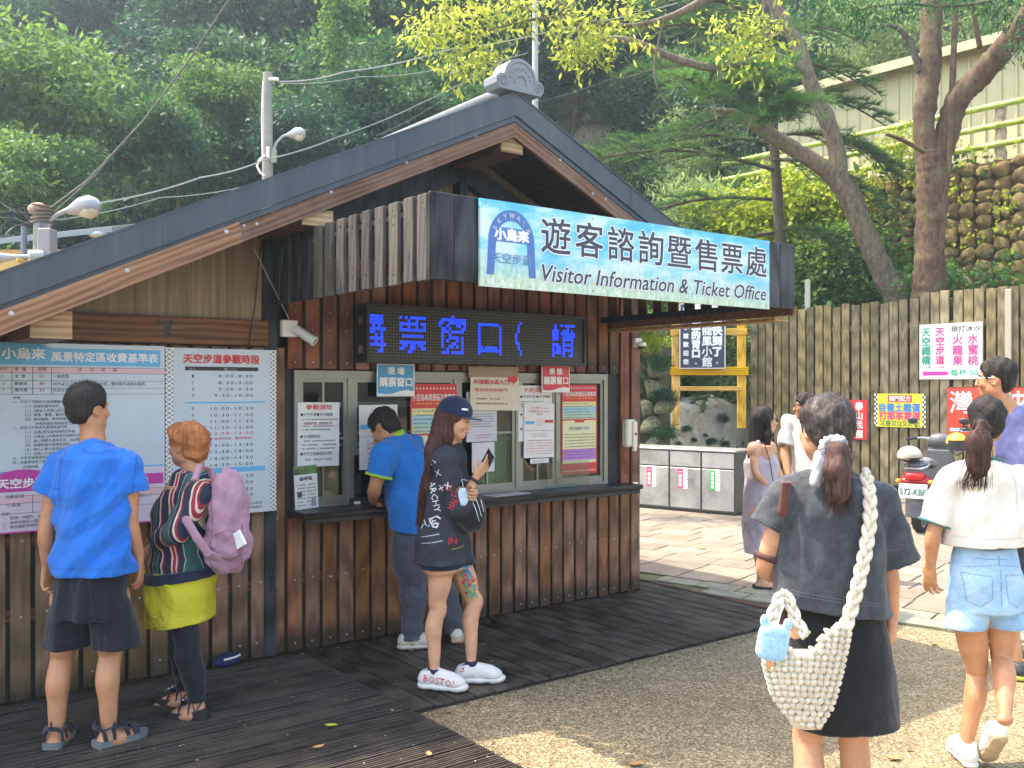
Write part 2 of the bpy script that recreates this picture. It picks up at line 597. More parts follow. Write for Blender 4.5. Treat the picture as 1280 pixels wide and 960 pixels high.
def slab(L,Wd,h,seed,mat):
 rr=random.Random(seed);b=.008
 mb=MB()
 q=[(0,0),(L,0),(L,Wd),(0,Wd)]
 q=[(x+rr.uniform(-.006,.006),y+rr.uniform(-.006,.006))for x,y in q]
 top=[(x+(b if x<L/2 else-b),y+(b if y<Wd/2 else-b),h+rr.uniform(-.002,.002))for x,y in q]
 vs=[(x,y,0)for x,y in q]+[(x,y,h-.004)for x,y in q]+top
 fs=[(8,9,10,11)]
 for k in range(4):
  k2=(k+1)%4
  fs+=[(k,k2,4+k2,4+k),(4+k,4+k2,8+k2,8+k)]
 mb.add(vs,fs)
 return mb.mesh('paving_stone',mat)
sm=[slab(.50-.012,.352-.010,.013,k,slabm.mat)for k in range(4)]+[slab(.40-.012,.352-.010,.013,k,slabm.mat)for k in range(4,6)]
km=[slab(.36,.20,.016,k+20,kerbm)for k in range(3)]
cnt=0
def dk(s,t):
 x=s*PD.x+t*PN.x;y=s*PD.y+t*PN.y
 dx,dy=x-CB[0],y-CB[1]
 return dx*UX+dy*UY<.36 and dx*UY-dy*UX<1.4
for tt in(6.87,7.085):
 s=-4.3+(tt-6.8)
 while s<.6:
  if not dk(s+.1,tt+.1):part('border_stone',km[r_.randrange(3)],pav,(s,tt,.004+r_.uniform(0,.003)))
  s+=.372
t=7.335;rowi=0
far=MB()
while t<15.6:
 s=-8.2+(rowi%2)*.23+r_.uniform(-.05,.05)
 while s<.9:
  k=r_.randrange(6);L=.50 if k<4 else .40
  if not dk(s+.25,t+.15):
   cx_,cy_=(s+.2)*PD.x+t*PN.x,(s+.2)*PD.y+t*PN.y
   vis=cy_>3 and .12<cx_/cy_<.60
   if vis and cnt<262 and t<13.2:
    part('paving_stone',sm[k],pav,(s,t,.004+r_.uniform(0,.003)),(r_.uniform(-.004,.004),r_.uniform(-.004,.004),0));cnt+=1
   else:
    z=.0165+r_.uniform(0,.003)
    far.box(s,s+L-.012,t,t+.342,.004,z)
  s+=L
 t+=.352;rowi+=1
o=part('outer_paving',far.mesh('outer_paving',slabm.mat),pav);o['kind']='stuff'
# ---- hillside terrain behind everything
def hz(x,y):
 """height of the hill: a bank behind the square on the right, a gully on the left"""
 toe=17.2+max(0,-x)*.25 if x<4.0 else 17.2
 n=mnoise.noise(Vector((x*.18,y*.18,0)))*1.6+mnoise.noise(Vector((x*.5,y*.5,3)))*.5
 d=y-toe-(1.2 if x<4 else 0)
 if x>4.4:
  q=(x-8.96)*.749+(y-16.5)*.663
  zt=5.75 if q>-.05 else 0.0
  back=q-6.5
  h=zt+(max(0,back)*1.0+(n*min(1,back/4)if back>0 else 0))
  if x<7.0 and q>-.6:
   k=(7.0-x)/2.6;k=min(1,max(0,k))
   h2=max(0,d)*1.0+n*min(1,max(0,d)/3)
   h=h*(1-k)+h2*k
  return h
 return max(0,d)*1.02+n*min(1,max(0,d)/3)
xs=np.arange(-46,46.1,.8);ys=np.arange(15.2,62,.8)
vs=[];fs=[]
for j,y in enumerate(ys):
 for i,x in enumerate(xs):
  vs.append((x,y,hz(x,y)-.06))
nx=len(xs)
for j in range(len(ys)-1):
 for i in range(nx-1):
  fs.append((j*nx+i,j*nx+i+1,(j+1)*nx+i+1,(j+1)*nx+i))
hm=NT('hill_soil')
co=hm.coord(rnd=False)
f=hm.noise(co,.55,6,.65);f2=hm.noise(co,9,5,.7)
c=hm.ramp(f,[(.36,(.05,.06,.022)),(.46,(.19,.15,.085)),(.62,(.34,.26,.165))])
c=hm.mix(.6,c,hm.ramp(f2,[(.35,(.45,.45,.4)),(.65,(1.1,1.1,1.1))]),'MULTIPLY')
hm.color(c);hm.set(Roughness=.95);hm.bump(f2,.8,.12)
me=np_mesh('hill',vs,fs,hm.mat,True)
tag(obj('hill',me),kind='structure')
# ---- grit, seeds and leaf crumbs gathered along the deck edges and in the shade
rg=np.random.default_rng(12);Pg=[]
for k in range(2600):
 q=rg.random()
 if q<.30:u_,w_,z_=rg.uniform(-2.94,.3),1.35+abs(rg.normal())*.07,.002
 elif q<.42:u_,w_,z_=-2.95+abs(rg.normal())*.06,rg.uniform(1.35,3.2),.002
 elif q<.62:u_,w_,z_=rg.uniform(-5.6,.2),abs(rg.normal())*.12+.01,.027
 elif q<.80:u_,w_,z_=rg.uniform(-5.8,-3.0),rg.uniform(.1,3.2),.030
 elif q<.88:u_,w_,z_=rg.uniform(-2.9,.2),rg.uniform(.1,1.3),.027
 else:u_,w_,z_=rg.uniform(-2.8,2.5),rg.uniform(1.4,4.5),.002
 c_=FW(u_,w_,z_);a_=rg.uniform(0,6.28);l_=rg.uniform(.003,.011)*(2.2 if rg.random()<.04 else 1)
 Pg+=[(c_.x+l_*math.cos(a_),c_.y+l_*math.sin(a_),z_),(c_.x+l_*.5*math.cos(a_+1.5),c_.y+l_*.5*math.sin(a_+1.5),z_+.003),(c_.x-l_*math.cos(a_),c_.y-l_*math.sin(a_),z_),(c_.x-l_*.5*math.cos(a_+1.5),c_.y-l_*.5*math.sin(a_+1.5),z_+.002)]
gm=NT('grit');gi=gm.n('ShaderNodeNewGeometry');gm.color(gm.ramp(gi.outputs['Random Per Island'],[(0,(.05,.035,.02)),(.5,(.22,.15,.08)),(.8,(.34,.26,.15)),(1,(.42,.38,.30))]));gm.set(Roughness=.9)
tag(obj('leaf_grit',np_mesh('leaf_grit',Pg,np.arange(len(Pg)).reshape(-1,4),gm.mat,False)),'scattered grit and leaf crumbs over deck and gravel','litter',None,'stuff')
# ================================================================== TICKET BOOTH
BP=.1172
wallw=wood('wall_board_wood',(.12,.046,.022),(.29,.128,.066),2,.55,.2,tint=((.17,.13,.075),.35,0),stain=((.02,.018,.014),.0,.10))
wallw2=wood('wall_board_weathered',(.125,.058,.026),(.30,.155,.078),2,.65,.22,tint=((.125,.12,.04),.5,0),stain=((.025,.024,.016),-.05,.12))
redw=wood('upper_board_wood',(.13,.045,.026),(.26,.10,.06),2,.5,.22)
darkw=wood('black_stained_or_shaded_wood',(.012,.014,.018),(.05,.055,.062),2,.55,.3)
greyw=wood('grey_weathered_wood',(.045,.040,.037),(.095,.084,.078),2,.8,.2,tint=((.16,.155,.10),.35,0),bump=.6)
bargeL,bargeR=[wood('barge_board_wood',(.085,.04,.026),(.22,.115,.07),0,.6,.2,tint=((.30,.22,.16),.3,0),rot=q)for q in(.438,-.438)]
orangew=wood('fresh_plank_wood',(.15,.062,.024),(.34,.165,.075),0,.5,.2,rot=.438)
blockw=wood('pale_block_wood',(.26,.155,.075),(.48,.33,.18),0,.65,.2)
beamw=wood('brown_beam_wood',(.08,.036,.018),(.20,.095,.048),0,.5,.2)
counterw=wood('counter_wood',(.014,.012,.012),(.06,.052,.05),0,.35,.2)
_r=NT('dark_roof_metal');_c=_r.coord((5,5,.6),rnd=False);_f=_r.noise(_c,1.6,6,.7);_g=_r.noise(_r.coord(rnd=False),.9,5,.6)
_k=_r.ramp(_f,[(.35,(.038,.054,.068)),(.55,(.050,.068,.084)),(.75,(.080,.098,.11))]);_r.color(_r.mix(_r.math('MULTIPLY',_r.math('SUBTRACT',_g,.55,True),2.5,True),_k,(.11,.12,.12)));_r.set(Roughness=.5,Metallic=.25);_r.bump(_g,.15,.01);roofm=_r.mat
plym=NT('veneer_panel')
co=plym.coord((38,38,1.4),rnd=True)
f=plym.noise(co,1.0,5,.6)
f_=plym.noise(plym.coord((1.5,1.5,1.5)),1.0,3)
c=plym.ramp(f,[(.32,(.16,.11,.055)),(.66,(.33,.24,.135))])
plym.color(plym.mix(.35,c,plym.ramp(f_,[(.3,(.55,.5,.45)),(.7,(1,1,1))]),'MULTIPLY'));plym.set(Roughness=.5)
glass=NT('window_glass')
glass.set(Roughness=.03,Metallic=0.0)
glass.b.inputs['Base Color'].default_value=(.9,.95,.95,1)
tr=glass.n('ShaderNodeBsdfTransparent');tr.inputs[0].default_value=(.82,.88,.88,1)
gl=glass.n('ShaderNodeBsdfGlossy');gl.inputs['Roughness'].default_value=.02
fr=glass.n('ShaderNodeLayerWeight')
mr=glass.math('ADD',glass.math('MULTIPLY',glass.math('POWER',fr.outputs['Facing'],4.0),.75),.04,True)
ms=glass.n('ShaderNodeMixShader')
glass.l(mr,ms.inputs[0]);glass.l(tr.outputs[0],ms.inputs[1]);glass.l(gl.outputs[0],ms.inputs[2])
glass.l(ms.outputs[0],glass.out.inputs['Surface'])
M['glass']=glass.mat
booth=empty('ticket_booth','brown slatted wooden ticket booth with dark gabled metal roof and long counter','ticket booth',(CB[0],CB[1],0),ROT)
RZ=lambda u:3.55-.468*abs(u+1.767)
bcache={}
def board(z0,z1,w_=.094,th=.022,mat=None,bev=.003):
 k=(round(z1-z0,3),w_,mat.name,th)
 if k not in bcache:
  mb=MB();mb.box(-w_/2,w_/2,0,th,0,z1-z0,bev=bev)
  bcache[k]=mb.mesh('board',mat)
 return bcache[k]
rb=random.Random(11)
screws=MB()
def screw(u,w,z,r=.0055):
 Mx=Matrix.Translation((u,-w,z))@Matrix.Rotation(R(90),4,'X')
 screws.lathe([(r,-.001),(r,.002),(r*.6,.0035),(.0001,.0036)],8,Mx)
def put_board(u,z0,z1,mat,w=0.0,wd=.094,name='board'):
 j=rb.uniform(-.0015,.0015)
 return part(name,board(z0,z1,wd,.022,mat),booth,(u,-w+j,z0+rb.uniform(-.002,.002)),(0,rb.uniform(-.0015,.0015),0))
nb=0
k=0
UB=[]
u=-BP/2+.004
while u>-5.9:
 UB.append(u);u-=BP
for i,u in enumerate(UB):
 if u>-3.0:
  put_board(u,.03+rb.uniform(-.004,.006),.852,wallw)
  for z in(.47,):screw(u+rb.uniform(-.012,.012),.0,z+rb.uniform(-.012,.012))
  if rb.random()<.25:screw(u,0,.465)
  if rb.random()<.8:screw(u+rb.uniform(-.01,.01),0,.08)
 elif u>-3.10:
  put_board(u,.03,2.16,wallw)
  for z in(.08,.47,.9,1.4,1.98):screw(u,0,z)
 else:
  put_board(u,.03+rb.uniform(-.004,.006),1.90,wallw2 if u<-3.6 else wallw)
  for z in(.47,):screw(u+rb.uniform(-.015,.015),0,z+rb.uniform(-.015,.015),.007)
  screw(u+rb.uniform(-.015,.015),0,.86,.007)
  if rb.random()<.5:screw(u+rb.uniform(-.015,.015),0,.12,.006)
for i,u in enumerate(UB):
 if-3.0<u<-.25:
  full=True
  put_board(u,1.775+rb.uniform(-.003,.003),2.60,redw if u<-.6 else wallw)
  screw(u,0,1.815);screw(u,0,2.13)
  if u<-2.6:screw(u,0,2.02);
 elif u>-.25:
  put_board(u,.9,2.60,redw)
  for z in(.95,1.4,1.8,2.1):screw(u,0,z)
mb=MB()
mb.box(-5.9,-3.0,.024,.08,.03,1.86)
mb.box(-3.0,-.0,.024,.08,.03,.845)
mb.box(-3.0,-.0,.024,.08,1.78,2.62)
mb.box(-.36,-.245,.024,.1,.9,1.78)
mb.box(-.245,-.0,.024,.08,.9,1.78)
mb.build('backing_wall',flat('dark_backing',(.018,.016,.016)),booth)
mb=MB()
mb.box(-.03,-.002,.085,3.0,.03,2.45)
mb.box(-5.9,-.0,3.0,3.06,.03,2.3)
mb.box(-5.9,-5.84,.08,3.0,.03,1.6)
mb.build('side_wall',wallw,booth)
for z in(.47,.86):
 mb=MB();mb.box(-5.9,-3.1,.0225,.03,z-.03,z+.03);mb.build('rail',beamw,booth)
mb=MB();mb.box(-3.0,-.01,.0225,.03,.44,.50);mb.build('rail',beamw,booth)
def gable_poly(u0,u1,zb,drop):
 us=[u0]+([-1.767]if u0<-1.767<u1 else[])+[u1]
 pts=[(u0,zb),(u1,zb)]+[(x,RZ(x)-drop)for x in reversed(us)]
 return pts
mb=MB();mb.prism(gable_poly(-5.2,-3.19,2.05,.19),1,.03,.045);mb.build('veneer_panel',plym.mat,booth)
mb=MB();mb.prism(gable_poly(-3.10,-.02,2.61,.19),1,.03,.045);mb.build('veneer_panel',plym.mat,booth)
mb=MB();mb.box(-5.4,-3.165,-.02,.028,1.905,2.062,bev=.004);mb.build('plank',beamw,booth)
mb=MB();mb.box(-3.187,-3.112,-.01,.08,.03,2.72);mb.build('post',darkw,booth)
mb=MB()
b=onw(207,403,.03)
mb.box(b[0]-.045,b[0]+.045,-.026,-.02,b[1]-.008,b[1]+.008);mb.box(b[0]-.04,b[0]-.028,-.03,-.02,b[1]-.015,b[1]+.012);mb.box(b[0]+.028,b[0]+.04,-.03,-.02,b[1]-.015,b[1]+.012)
mb.box(b[0]-.006,b[0]+.03,-.022,-.0195,b[1]-.075,b[1]-.015)
mb.build('bracket',M['black'],booth)
mb=MB()
mb.box(-1.80,-1.735,-.06,.03,2.4,3.25);mb.build('king_post',darkw,booth)
for sgn in(-1,1):
 mb=MB()
 u0,u1=(-1.767,-1.767+sgn*1.3)
 pts=[(u0,RZ(u0)-.30),(u1,RZ(u1)-.30),(u1,RZ(u1)-.44),(u0,RZ(u0)-.46)]
 if sgn<0:pts=pts[::-1]
 mb.prism(pts,1,-.05,.028)
 mb.build('rafter',darkw,booth)
RW=.65
for sgn,uend in((-1,-6.2),(1,.30)):
 mb=MB()
 u0=-1.767
 z0,z1=RZ(u0),RZ(uend)
 th=.045
 pts=[(u0,z0-.012),(uend,z1-.012),(uend,z1-.012-th),(u0,z0-.012-th)]
 if sgn<0:pts=pts[::-1]
 mb.prism(pts,1,-RW+.03,3.4)
 y=-RW+.5
 while y<3.3:
  q=[(u0,z0+.02),(uend,z1+.02),(uend,z1-.013),(u0,z0-.013)]
  if sgn<0:q=q[::-1]
  mb.prism(q,1,y,y+.02);y+=.42
 mb.build('roof',roofm,booth)
 mb=MB();n=9
 for i in range(n):
  a0=u0+(uend-u0)*i/n;a1=u0+(uend-u0)*(i+.985)/n
  q=[(a0,RZ(a0)-.0585),(a1,RZ(a1)-.0585),(a1,RZ(a1)-.075),(a0,RZ(a0)-.075)]
  if sgn<0:q=q[::-1]
  mb.prism(q,1,-RW+.04,3.35)
 mb.build('soffit',wood('soffit_wood',(.045,.03,.02),(.12,.082,.055),1,.6),booth)
 mb=MB()
 def strip(t0,t1,y0,y1,mat,name,ua=u0,ub=uend):
  q=[(ua,RZ(ua)-t0),(ub,RZ(ub)-t0),(ub,RZ(ub)-t1),(ua,RZ(ua)-t1)]
  if sgn<0:q=q[::-1]
  mb=MB();mb.prism(q,1,y0,y1)
  return mb.build(name,mat,booth)
 strip(.0,.148,-RW,-RW+.028,roofm,'fascia')
 strip(-.006,.004,-RW-.006,-RW+.0,roofm,'drip_edge')
 for q_ in((-5.35,-3.95,-2.6)if sgn<0 else(-.75,)):strip(-.004,.150,-RW-.0025,-RW-.0002,roofm,'lap_joint',q_,q_+sgn*.035)
 strip(.150,.185,-RW+.012,-RW+.028,roofm,'fascia')
 strip(.19,.285,-RW+.016,-RW+.05,bargeL if sgn<0 else bargeR,'barge_board',ub=uend+.4*(1 if sgn<0 else 0))
mb=MB()
ua,ub=-5.6,-3.598
mb.prism([(ub,RZ(ub)-.172),(ua,RZ(ua)-.172),(ua,RZ(ua)-.285),(ub+.02,RZ(ub+.02)-.285)],1,-RW-.018,-RW+.009)
mb.build('repair_plank',orangew,booth)
for px,py in((14,392),(159,338),(283,289.5)):
 uu,zz=onw(px,py,RW+.018);screw(uu,RW+.018,zz,.012)
for px,py in((305,282),(321,280),(414,240),(469,207),(508,203),(595,169),(673,174),(700,200),(741,242),(757,249)):
 uu,zz=onw(px,py,RW-.016);screw(uu,RW-.016,zz,.009)
def purlin(u0,u1,z0,z1):
 mb=MB();mb.box(u0,u1,-RW+.052,.4,z0,z1,bev=.004);mb.build('purlin',beamw,booth)
 mb=MB();mb.box(u0+.002,u1-.002,-RW+.04,-RW+.0515,z0+.002,z1-.002);mb.build('beam_end',blockw,booth)
purlin(-4.575,-4.39,1.885,2.02)
purlin(-3.22,-3.03,2.555,2.65)
mb=MB();mb.prism([(-1.857,3.165),(-1.677,3.165),(-1.677,3.225),(-1.767,3.268),(-1.857,3.225)],1,-RW+.052,.4);mb.build('purlin',beamw,booth)
mb=MB();mb.prism([(-1.853,3.168),(-1.681,3.168),(-1.681,3.222),(-1.767,3.262),(-1.853,3.222)],1,-RW+.04,-RW+.0515);mb.build('beam_end',blockw,booth)
rt=plain('grey_ridge_tile',(.19,.215,.235),.6,.15,6,.3,40,.004)
mb=MB()
cu,cz_=-1.752,3.555
arc=[]
for i in range(15):
 a=math.pi*i/14
 arc.append((cu+.128*math.cos(a),cz_+.075+.128*math.sin(a)))
prof=[(cu+.165,cz_-.01)]+[(cu+.19,cz_+.02),(cu+.19,cz_+.06),(cu+.165,cz_+.082),(cu+.13,cz_+.088)]+arc[1:-1]+[(cu-.13,cz_+.088),(cu-.165,cz_+.082),(cu-.19,cz_+.06),(cu-.19,cz_+.02),(cu-.165,cz_-.01)]
mb.prism(prof,1,-RW-.03,-RW+.11)
y=-RW-.03
def ring(cx,cz,r,t=.008,y0=y,n=20,a0=0,a1=2*math.pi):
 mb.tube([(cx+r*math.cos(a0+(a1-a0)*i/n),y0,cz+r*math.sin(a0+(a1-a0)*i/n))for i in range(n+1)],t,6)
ring(cu,cz_+.07,.112,.007,a0=0,a1=math.pi)
ring(cu,cz_+.05,.045,.009,a0=-.3,a1=math.pi+.3)
for i in range(8):
 a=math.pi*(i+.5)/8;mb.ell((cu+.08*math.cos(a),y,cz_+.06+.08*math.sin(a)),(.008,.008,.008),8,5)
for sg in(-1,1):
 c0=(cu+sg*.138,cz_+.038)
 pts=[(c0[0]+sg*(.040-.0030*i)*math.cos(i*.7),y,c0[1]+(.040-.0030*i)*math.sin(i*.7))for i in range(12)]
 mb.tube(pts,.007,6)
mb.build('ridge_tile',rt,booth,True)
mb=MB();mb.tube([(-1.767,-RW+.12,3.565),(-1.767,3.3,3.565)],.055,10);mb.build('ridge_cap',roofm,booth,True)
CW=1.77
cx0,cx1=-3.118,-.40
cz0,cz1=2.155,2.56
for(a,b_,wv)in((cx0,cx0+.13,0),(cx0+.133,cx0+.27,0),(cx1-.15,cx1,0),(cx1-.29,cx1-.153,0)):
 mb=MB();mb.box(0,b_-a,-.024,0,0,cz1-cz0,bev=.003)
 part('canopy_board',mb.mesh('canopy_board',darkw),booth,(a,-CW+.024,cz0))
u=cx0+.273
while u<cx1-.30:
 b_=min(.137,cx1-.293-u)
 mb=MB();mb.box(0,b_-.003,-.022,0,0,cz1-cz0,bev=.003)
 part('canopy_board',mb.mesh('canopy_board',darkw),booth,(u,-CW+.023,cz0));u+=.137
ns=13
for i in range(ns):
 wv=.07+(CW-.07-.02)*i/(ns-1)
 mt=greyw if wv>.62 else darkw  # slats under the roof overhang get the dark wood as painted shade
 mb=MB();mb.box(0,.022,-.086,-.001,0,.40,bev=.003)
 part('canopy_slat',mb.mesh('canopy_slat',mt),booth,(cx0-.024,-wv+.046+(.0 if i<ns-1 else .02),cz0-.003+rb.uniform(-.004,.004)),(0,0,0))
 if wv>.5:
  for zz in(.05,.33):
   Mx=Matrix.Translation((cx0-.025,-wv,cz0+zz+rb.uniform(-.02,.02)))@Matrix.Rotation(R(90),4,'Y')
   M_=MB()
holes=MB()
for i in range(4,ns):
 wv=.07+(CW-.09)*i/(ns-1)
 for k2 in range(rb.randint(3,5)):
  holes.ell((cx0-.0245,-wv+rb.uniform(-.012,.012),cz0+rb.choice([.04,.07,.33,.36,.28,.12])+rb.uniform(-.01,.01)),(.002,.0045,.0065),6,4)
holes.build('nail_hole',M['black'],booth)['kind']='stuff'
for zz in(cz0+.01,cz1-.05):
 for uu in(cx0,cx1-.04):
  mb=MB();mb.box(uu,uu+.04,-CW+.025,.02,zz,zz+.04);mb.build('canopy_rail',darkw,booth)
 mb=MB();mb.box(cx0+.04,cx1-.04,-CW+.025,-CW+.065,zz,zz+.04);mb.build('canopy_rail',darkw,booth)
mb=MB();mb.box(cx0+.03,cx1-.01,-1.60,-.05,2.475,2.487)
mb.build('canopy_cover',roofm,booth)
for i in range(11):
 wv=.1+1.55*i/10
 mb=MB();mb.box(0,.02,-.09,0,0,.38,bev=.003)
 part('canopy_slat',mb.mesh('canopy_slat',wallw),booth,(cx1+.002,-wv+.045,cz0+.01))
mb=MB();mb.box(cx1+.024,cx1+.06,-CW+.03,-.024,cz0-.035,cz0+.02);mb.build('canopy_rail',beamw,booth)
mb=MB();mb.box(cx1+.062,cx1+.20,-CW+.2,.5,cz0-.06,cz0-.04);mb.build('lit_underside_strip',blockw,booth)  # pale wood colour stands in for a sunlit underside
screws.build('screw_head',M['screw'],booth)['kind']='stuff'
mb=MB()
mb.box(-3.03,-.19,-.225,.02,.872,.905,bev=.006)
mb.build('counter',counterw,booth)
mb=MB();mb.box(-3.01,-.21,-.205,-.17,.838,.871);mb.build('counter_edge',counterw,booth)
WZ0,WZ1=.907,1.765
fm=M['alu']
mb=MB()
mb.box(-2.99,-.362,.0,.055,WZ1-.045,WZ1)
mb.box(-2.99,-.362,.0,.06,WZ0,WZ0+.02)
mb.box(-2.99,-2.955,.0,.055,WZ0+.02,WZ1-.045)
mb.box(-.40,-.362,.0,.055,WZ0+.02,WZ1-.045)
mb.build('window_frame',fm,booth)
for uu in(-2.60,-1.785,-1.245,-.865):
 mb=MB();mb.box(uu-.022,uu+.022,.003,.05,WZ0+.02,WZ1-.045,bev=.002);mb.build('mullion',fm,booth)
bays=[(-2.955,-2.622,WZ0+.02,True),(-2.578,-1.807,1.22,False),(-1.763,-1.267,WZ0+.02,True),(-1.223,-.887,WZ0+.02,True),(-.843,-.40,WZ0+.02,False)]
for(a,b_,z0,bars)in bays:
 z1=WZ1-.045
 f=.028
 mb=MB()
 mb.box(a,a+f,.012,.04,z0,z1);mb.box(b_-f,b_,.012,.04,z0,z1)
 mb.box(a+f,b_-f,.012,.04,z1-f,z1);mb.box(a+f,b_-f,.012,.04,z0,z0+f*1.6)
 if bars:
  mb.box((a+b_)/2-.008,(a+b_)/2+.008,.016,.036,z0+f*1.6,z1-f)
  mb.box(a+f,b_-f,.017,.035,z0+.40,z0+.415)
 s=mb.build('window',fm,booth)
 mb=MB();mb.box(a+f,b_-f,.024,.029,z0+f*1.6,z1-f);mb.build('pane',M['glass'],s)
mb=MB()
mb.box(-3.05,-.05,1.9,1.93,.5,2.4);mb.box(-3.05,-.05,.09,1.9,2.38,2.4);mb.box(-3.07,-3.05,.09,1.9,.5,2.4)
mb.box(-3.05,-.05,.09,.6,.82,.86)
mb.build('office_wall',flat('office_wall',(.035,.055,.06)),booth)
mb=MB();mb.box(-2.9,-2.64,.10,.115,.95,1.22);mb.build('tan_board',flat('tan_card',(.52,.36,.17)),booth)
mb=MB();mb.box(-1.5,-1.28,.10,.115,.95,1.35);mb.build('green_board',flat('green_card',(.02,.22,.10)),booth)
for zz in(1.25,1.33,1.52):
 mb=MB();mb.box(-3.0,-.4,.5,.51,zz,zz+.02+(.02 if zz>1.5 else 0));mb.build('blind_slat',flat('blind',(.62,.68,.72)),booth)
mb=MB();mb.tube([(-1.05+.095*math.cos(a*.2617),.075,1.17+.12*math.sin(a*.2617))for a in range(25)],.012,8);mb.build('speaking_ring',flat('copper_ring',(.36,.14,.06)),booth,True)
# ================================================================== SIGNS AND NOTICES ON THE BOOTH
white=flat('print_white',(.78,.79,.78),.45)
black=flat('print_black',(.02,.02,.025),.5)
ink=flat('print_ink',(.07,.075,.09),.6)
red=flat('print_red',(.62,.03,.035),.5)
redp=flat('print_red_text',(.62,.08,.09),.6)
blue=flat('print_blue',(.03,.25,.55),.5)
blue2=flat('print_light_blue',(.10,.42,.72),.5)
mag=flat('print_magenta',(.52,.04,.30),.5)
yel=flat('print_yellow',(.80,.68,.05),.5)
green=flat('print_green',(.05,.35,.12),.5)
pink=flat('print_pink',(.72,.12,.28),.5)
palep=flat('print_pale_pink',(.70,.45,.50),.5)
class BoothPrint(Print):
 def __init__(s,u0,u1,z0,z1,w_,base,th=.004):
  super().__init__('p',u1-u0,z1-z0,base,th)
  s.u,s.z,s.wo=(u0+u1)/2,(z0+z1)/2,w_
 def fr(s,px,py):
  u,z=onw(px,py,s.wo)
  return(u-s.u)/s.w+.5,.5-(z-s.z)/s.h
 def px_text(s,t,px,py,hpx,m,pw=None,left=False,**kw):
  """hpx: glyph height in photo pixels at that spot; pw=(px_left, px_right)"""
  x,z=s.fr(px,py);z2=s.fr(px,py+hpx)[1]
  wf=None
  if pw:
   a,b=s.fr(pw[0],py)[0],s.fr(pw[1],py)[0];wf=b-a;x=(a+b)/2
  return s.text(t,x,z,z2-z,m,wf=wf,left=left,**kw)
 def px_rect(s,x0,y0,x1,y1,m,lift=1):
  a=s.fr(x0,y0);b=s.fr(x1,y1)
  return s.rect(a[0],b[0],a[1],b[1],m,lift)
 def place(s,name,label,cat,rot_y=0.0,group=None):
  o=s.build(name,None,FW(s.u,s.wo-s.th,s.z),ROT)
  if rot_y:o.rotation_euler=(0,rot_y,ROT)
  return tag(o,label,cat,group)
# ---- the long sign on the canopy
sm_=NT('sky_meadow_print')
tc=sm_.coord(rnd=False)
sp=sm_.n('ShaderNodeSeparateXYZ');sm_.l(tc,sp.inputs[0])
f=sm_.noise(sm_.coord((1.6,1,5),rnd=False),1.6,5,.6)
skyc=sm_.ramp(f,[(.40,(.05,.44,.66)),(.50,(.20,.58,.72)),(.60,(.55,.72,.74))])
fm2=sm_.noise(sm_.coord((30,1,12),rnd=False),1.5,4,.7)
mead=sm_.ramp(fm2,[(.35,(.26,.46,.34)),(.5,(.44,.58,.45)),(.62,(.62,.70,.56))])
g=sm_.math('ADD',sm_.math('MULTIPLY',sp.outputs['Z'],-6.0),sm_.math('MULTIPLY',f,1.2))
sm_.color(sm_.mix(sm_.math('ADD',g,-.65,True),skyc,mead));sm_.set(Roughness=.35)
sg=BoothPrint(-2.853,-.682,2.138,2.556,1.79,sm_.mat,.016)
dark=flat('print_navy_black',(.03,.035,.06),.5)
halo=flat('print_halo',(.72,.76,.78),.5)
arch_u=lambda px:sg.fr(px,300)[0]
ax0,ax1=sg.fr(610,300)[0],sg.fr(668,300)[0]
acx,ahw=(ax0+ax1)/2,(ax1-ax0)/2
asp=sg.w/sg.h
def archpts(ro,n=20):
 return[(acx+ahw*ro*math.cos(math.pi-math.pi*i/n),.47-ahw*asp*ro*1.12*math.sin(math.pi*i/n))for i in range(n+1)]
out=archpts(1.0);inn=archpts(.66)
sg.mb.mi=sg.mi(flat('emblem_blue',(.045,.14,.42),.4))
y=-sg.th-.0009
P2=lambda p:((p[0]-.5)*sg.w,y,(.5-p[1])*sg.h)
pts=[P2((out[0][0]-.004,.86))]+[P2(p)for p in out]+[P2((out[-1][0]+.004,.86))]
pin=[P2((inn[0][0]-.006,.86))]+[P2(p)for p in inn]+[P2((inn[-1][0]+.006,.86))]
n=len(pts)
sg.mb.add(pts+pin,[(i,i+1,n+i+1,n+i)for i in range(n-1)])
sg.poly([(acx-ahw*.8,.47),(acx+ahw*.8,.47),(acx+ahw*.76,.30),(acx-ahw*.76,.30)],flat('emblem_band',(.05,.18,.48),.4),lift=1)
for i,ch in enumerate('SKYWALK'):
 a=math.pi-math.pi*(.16+.68*i/6)
 v,f_=text_mb(ch,.034,cx=0,y=0,bold=.001)
 rot=a-math.pi/2
 cxx=acx+ahw*.83*math.cos(a);czz=.47-ahw*asp*.83*1.12*math.sin(a)
 X0,_,Z0=P2((cxx,czz))
 sg.mb.mi=sg.mi(white)
 sg.mb.add([(X0+p[0]*math.cos(rot)-p[2]*math.sin(rot),-sg.th-.0026,Z0+p[0]*math.sin(rot)+p[2]*math.cos(rot))for p in v],f_)
sg.text('小烏來',acx,.385,.145,white,wf=ahw*1.45,bold=.004)
sg.text('天空步道',acx,.66,.13,flat('emblem_text',(.10,.22,.45),.4),wf=ahw*1.75,bold=.001)
chars='遊客諮詢暨售票處'
cxs=[689,737,779,818,856,891,923,944.5]
x0=sg.fr(673,300)[0];x1=sg.fr(960,330)[0]
for lift,mt,bo in((2,halo,.009),(3,dark,.003)):
 for i,ch in enumerate(chars):
  cxx=x0+(x1-x0)*(i+.5)/8
  sg.text(ch,cxx,.335,.46,mt,wf=(x1-x0)/8*.84,lift=lift,bold=bo)
xe0,xe1=sg.fr(677,350)[0],sg.fr(957,370)[0]
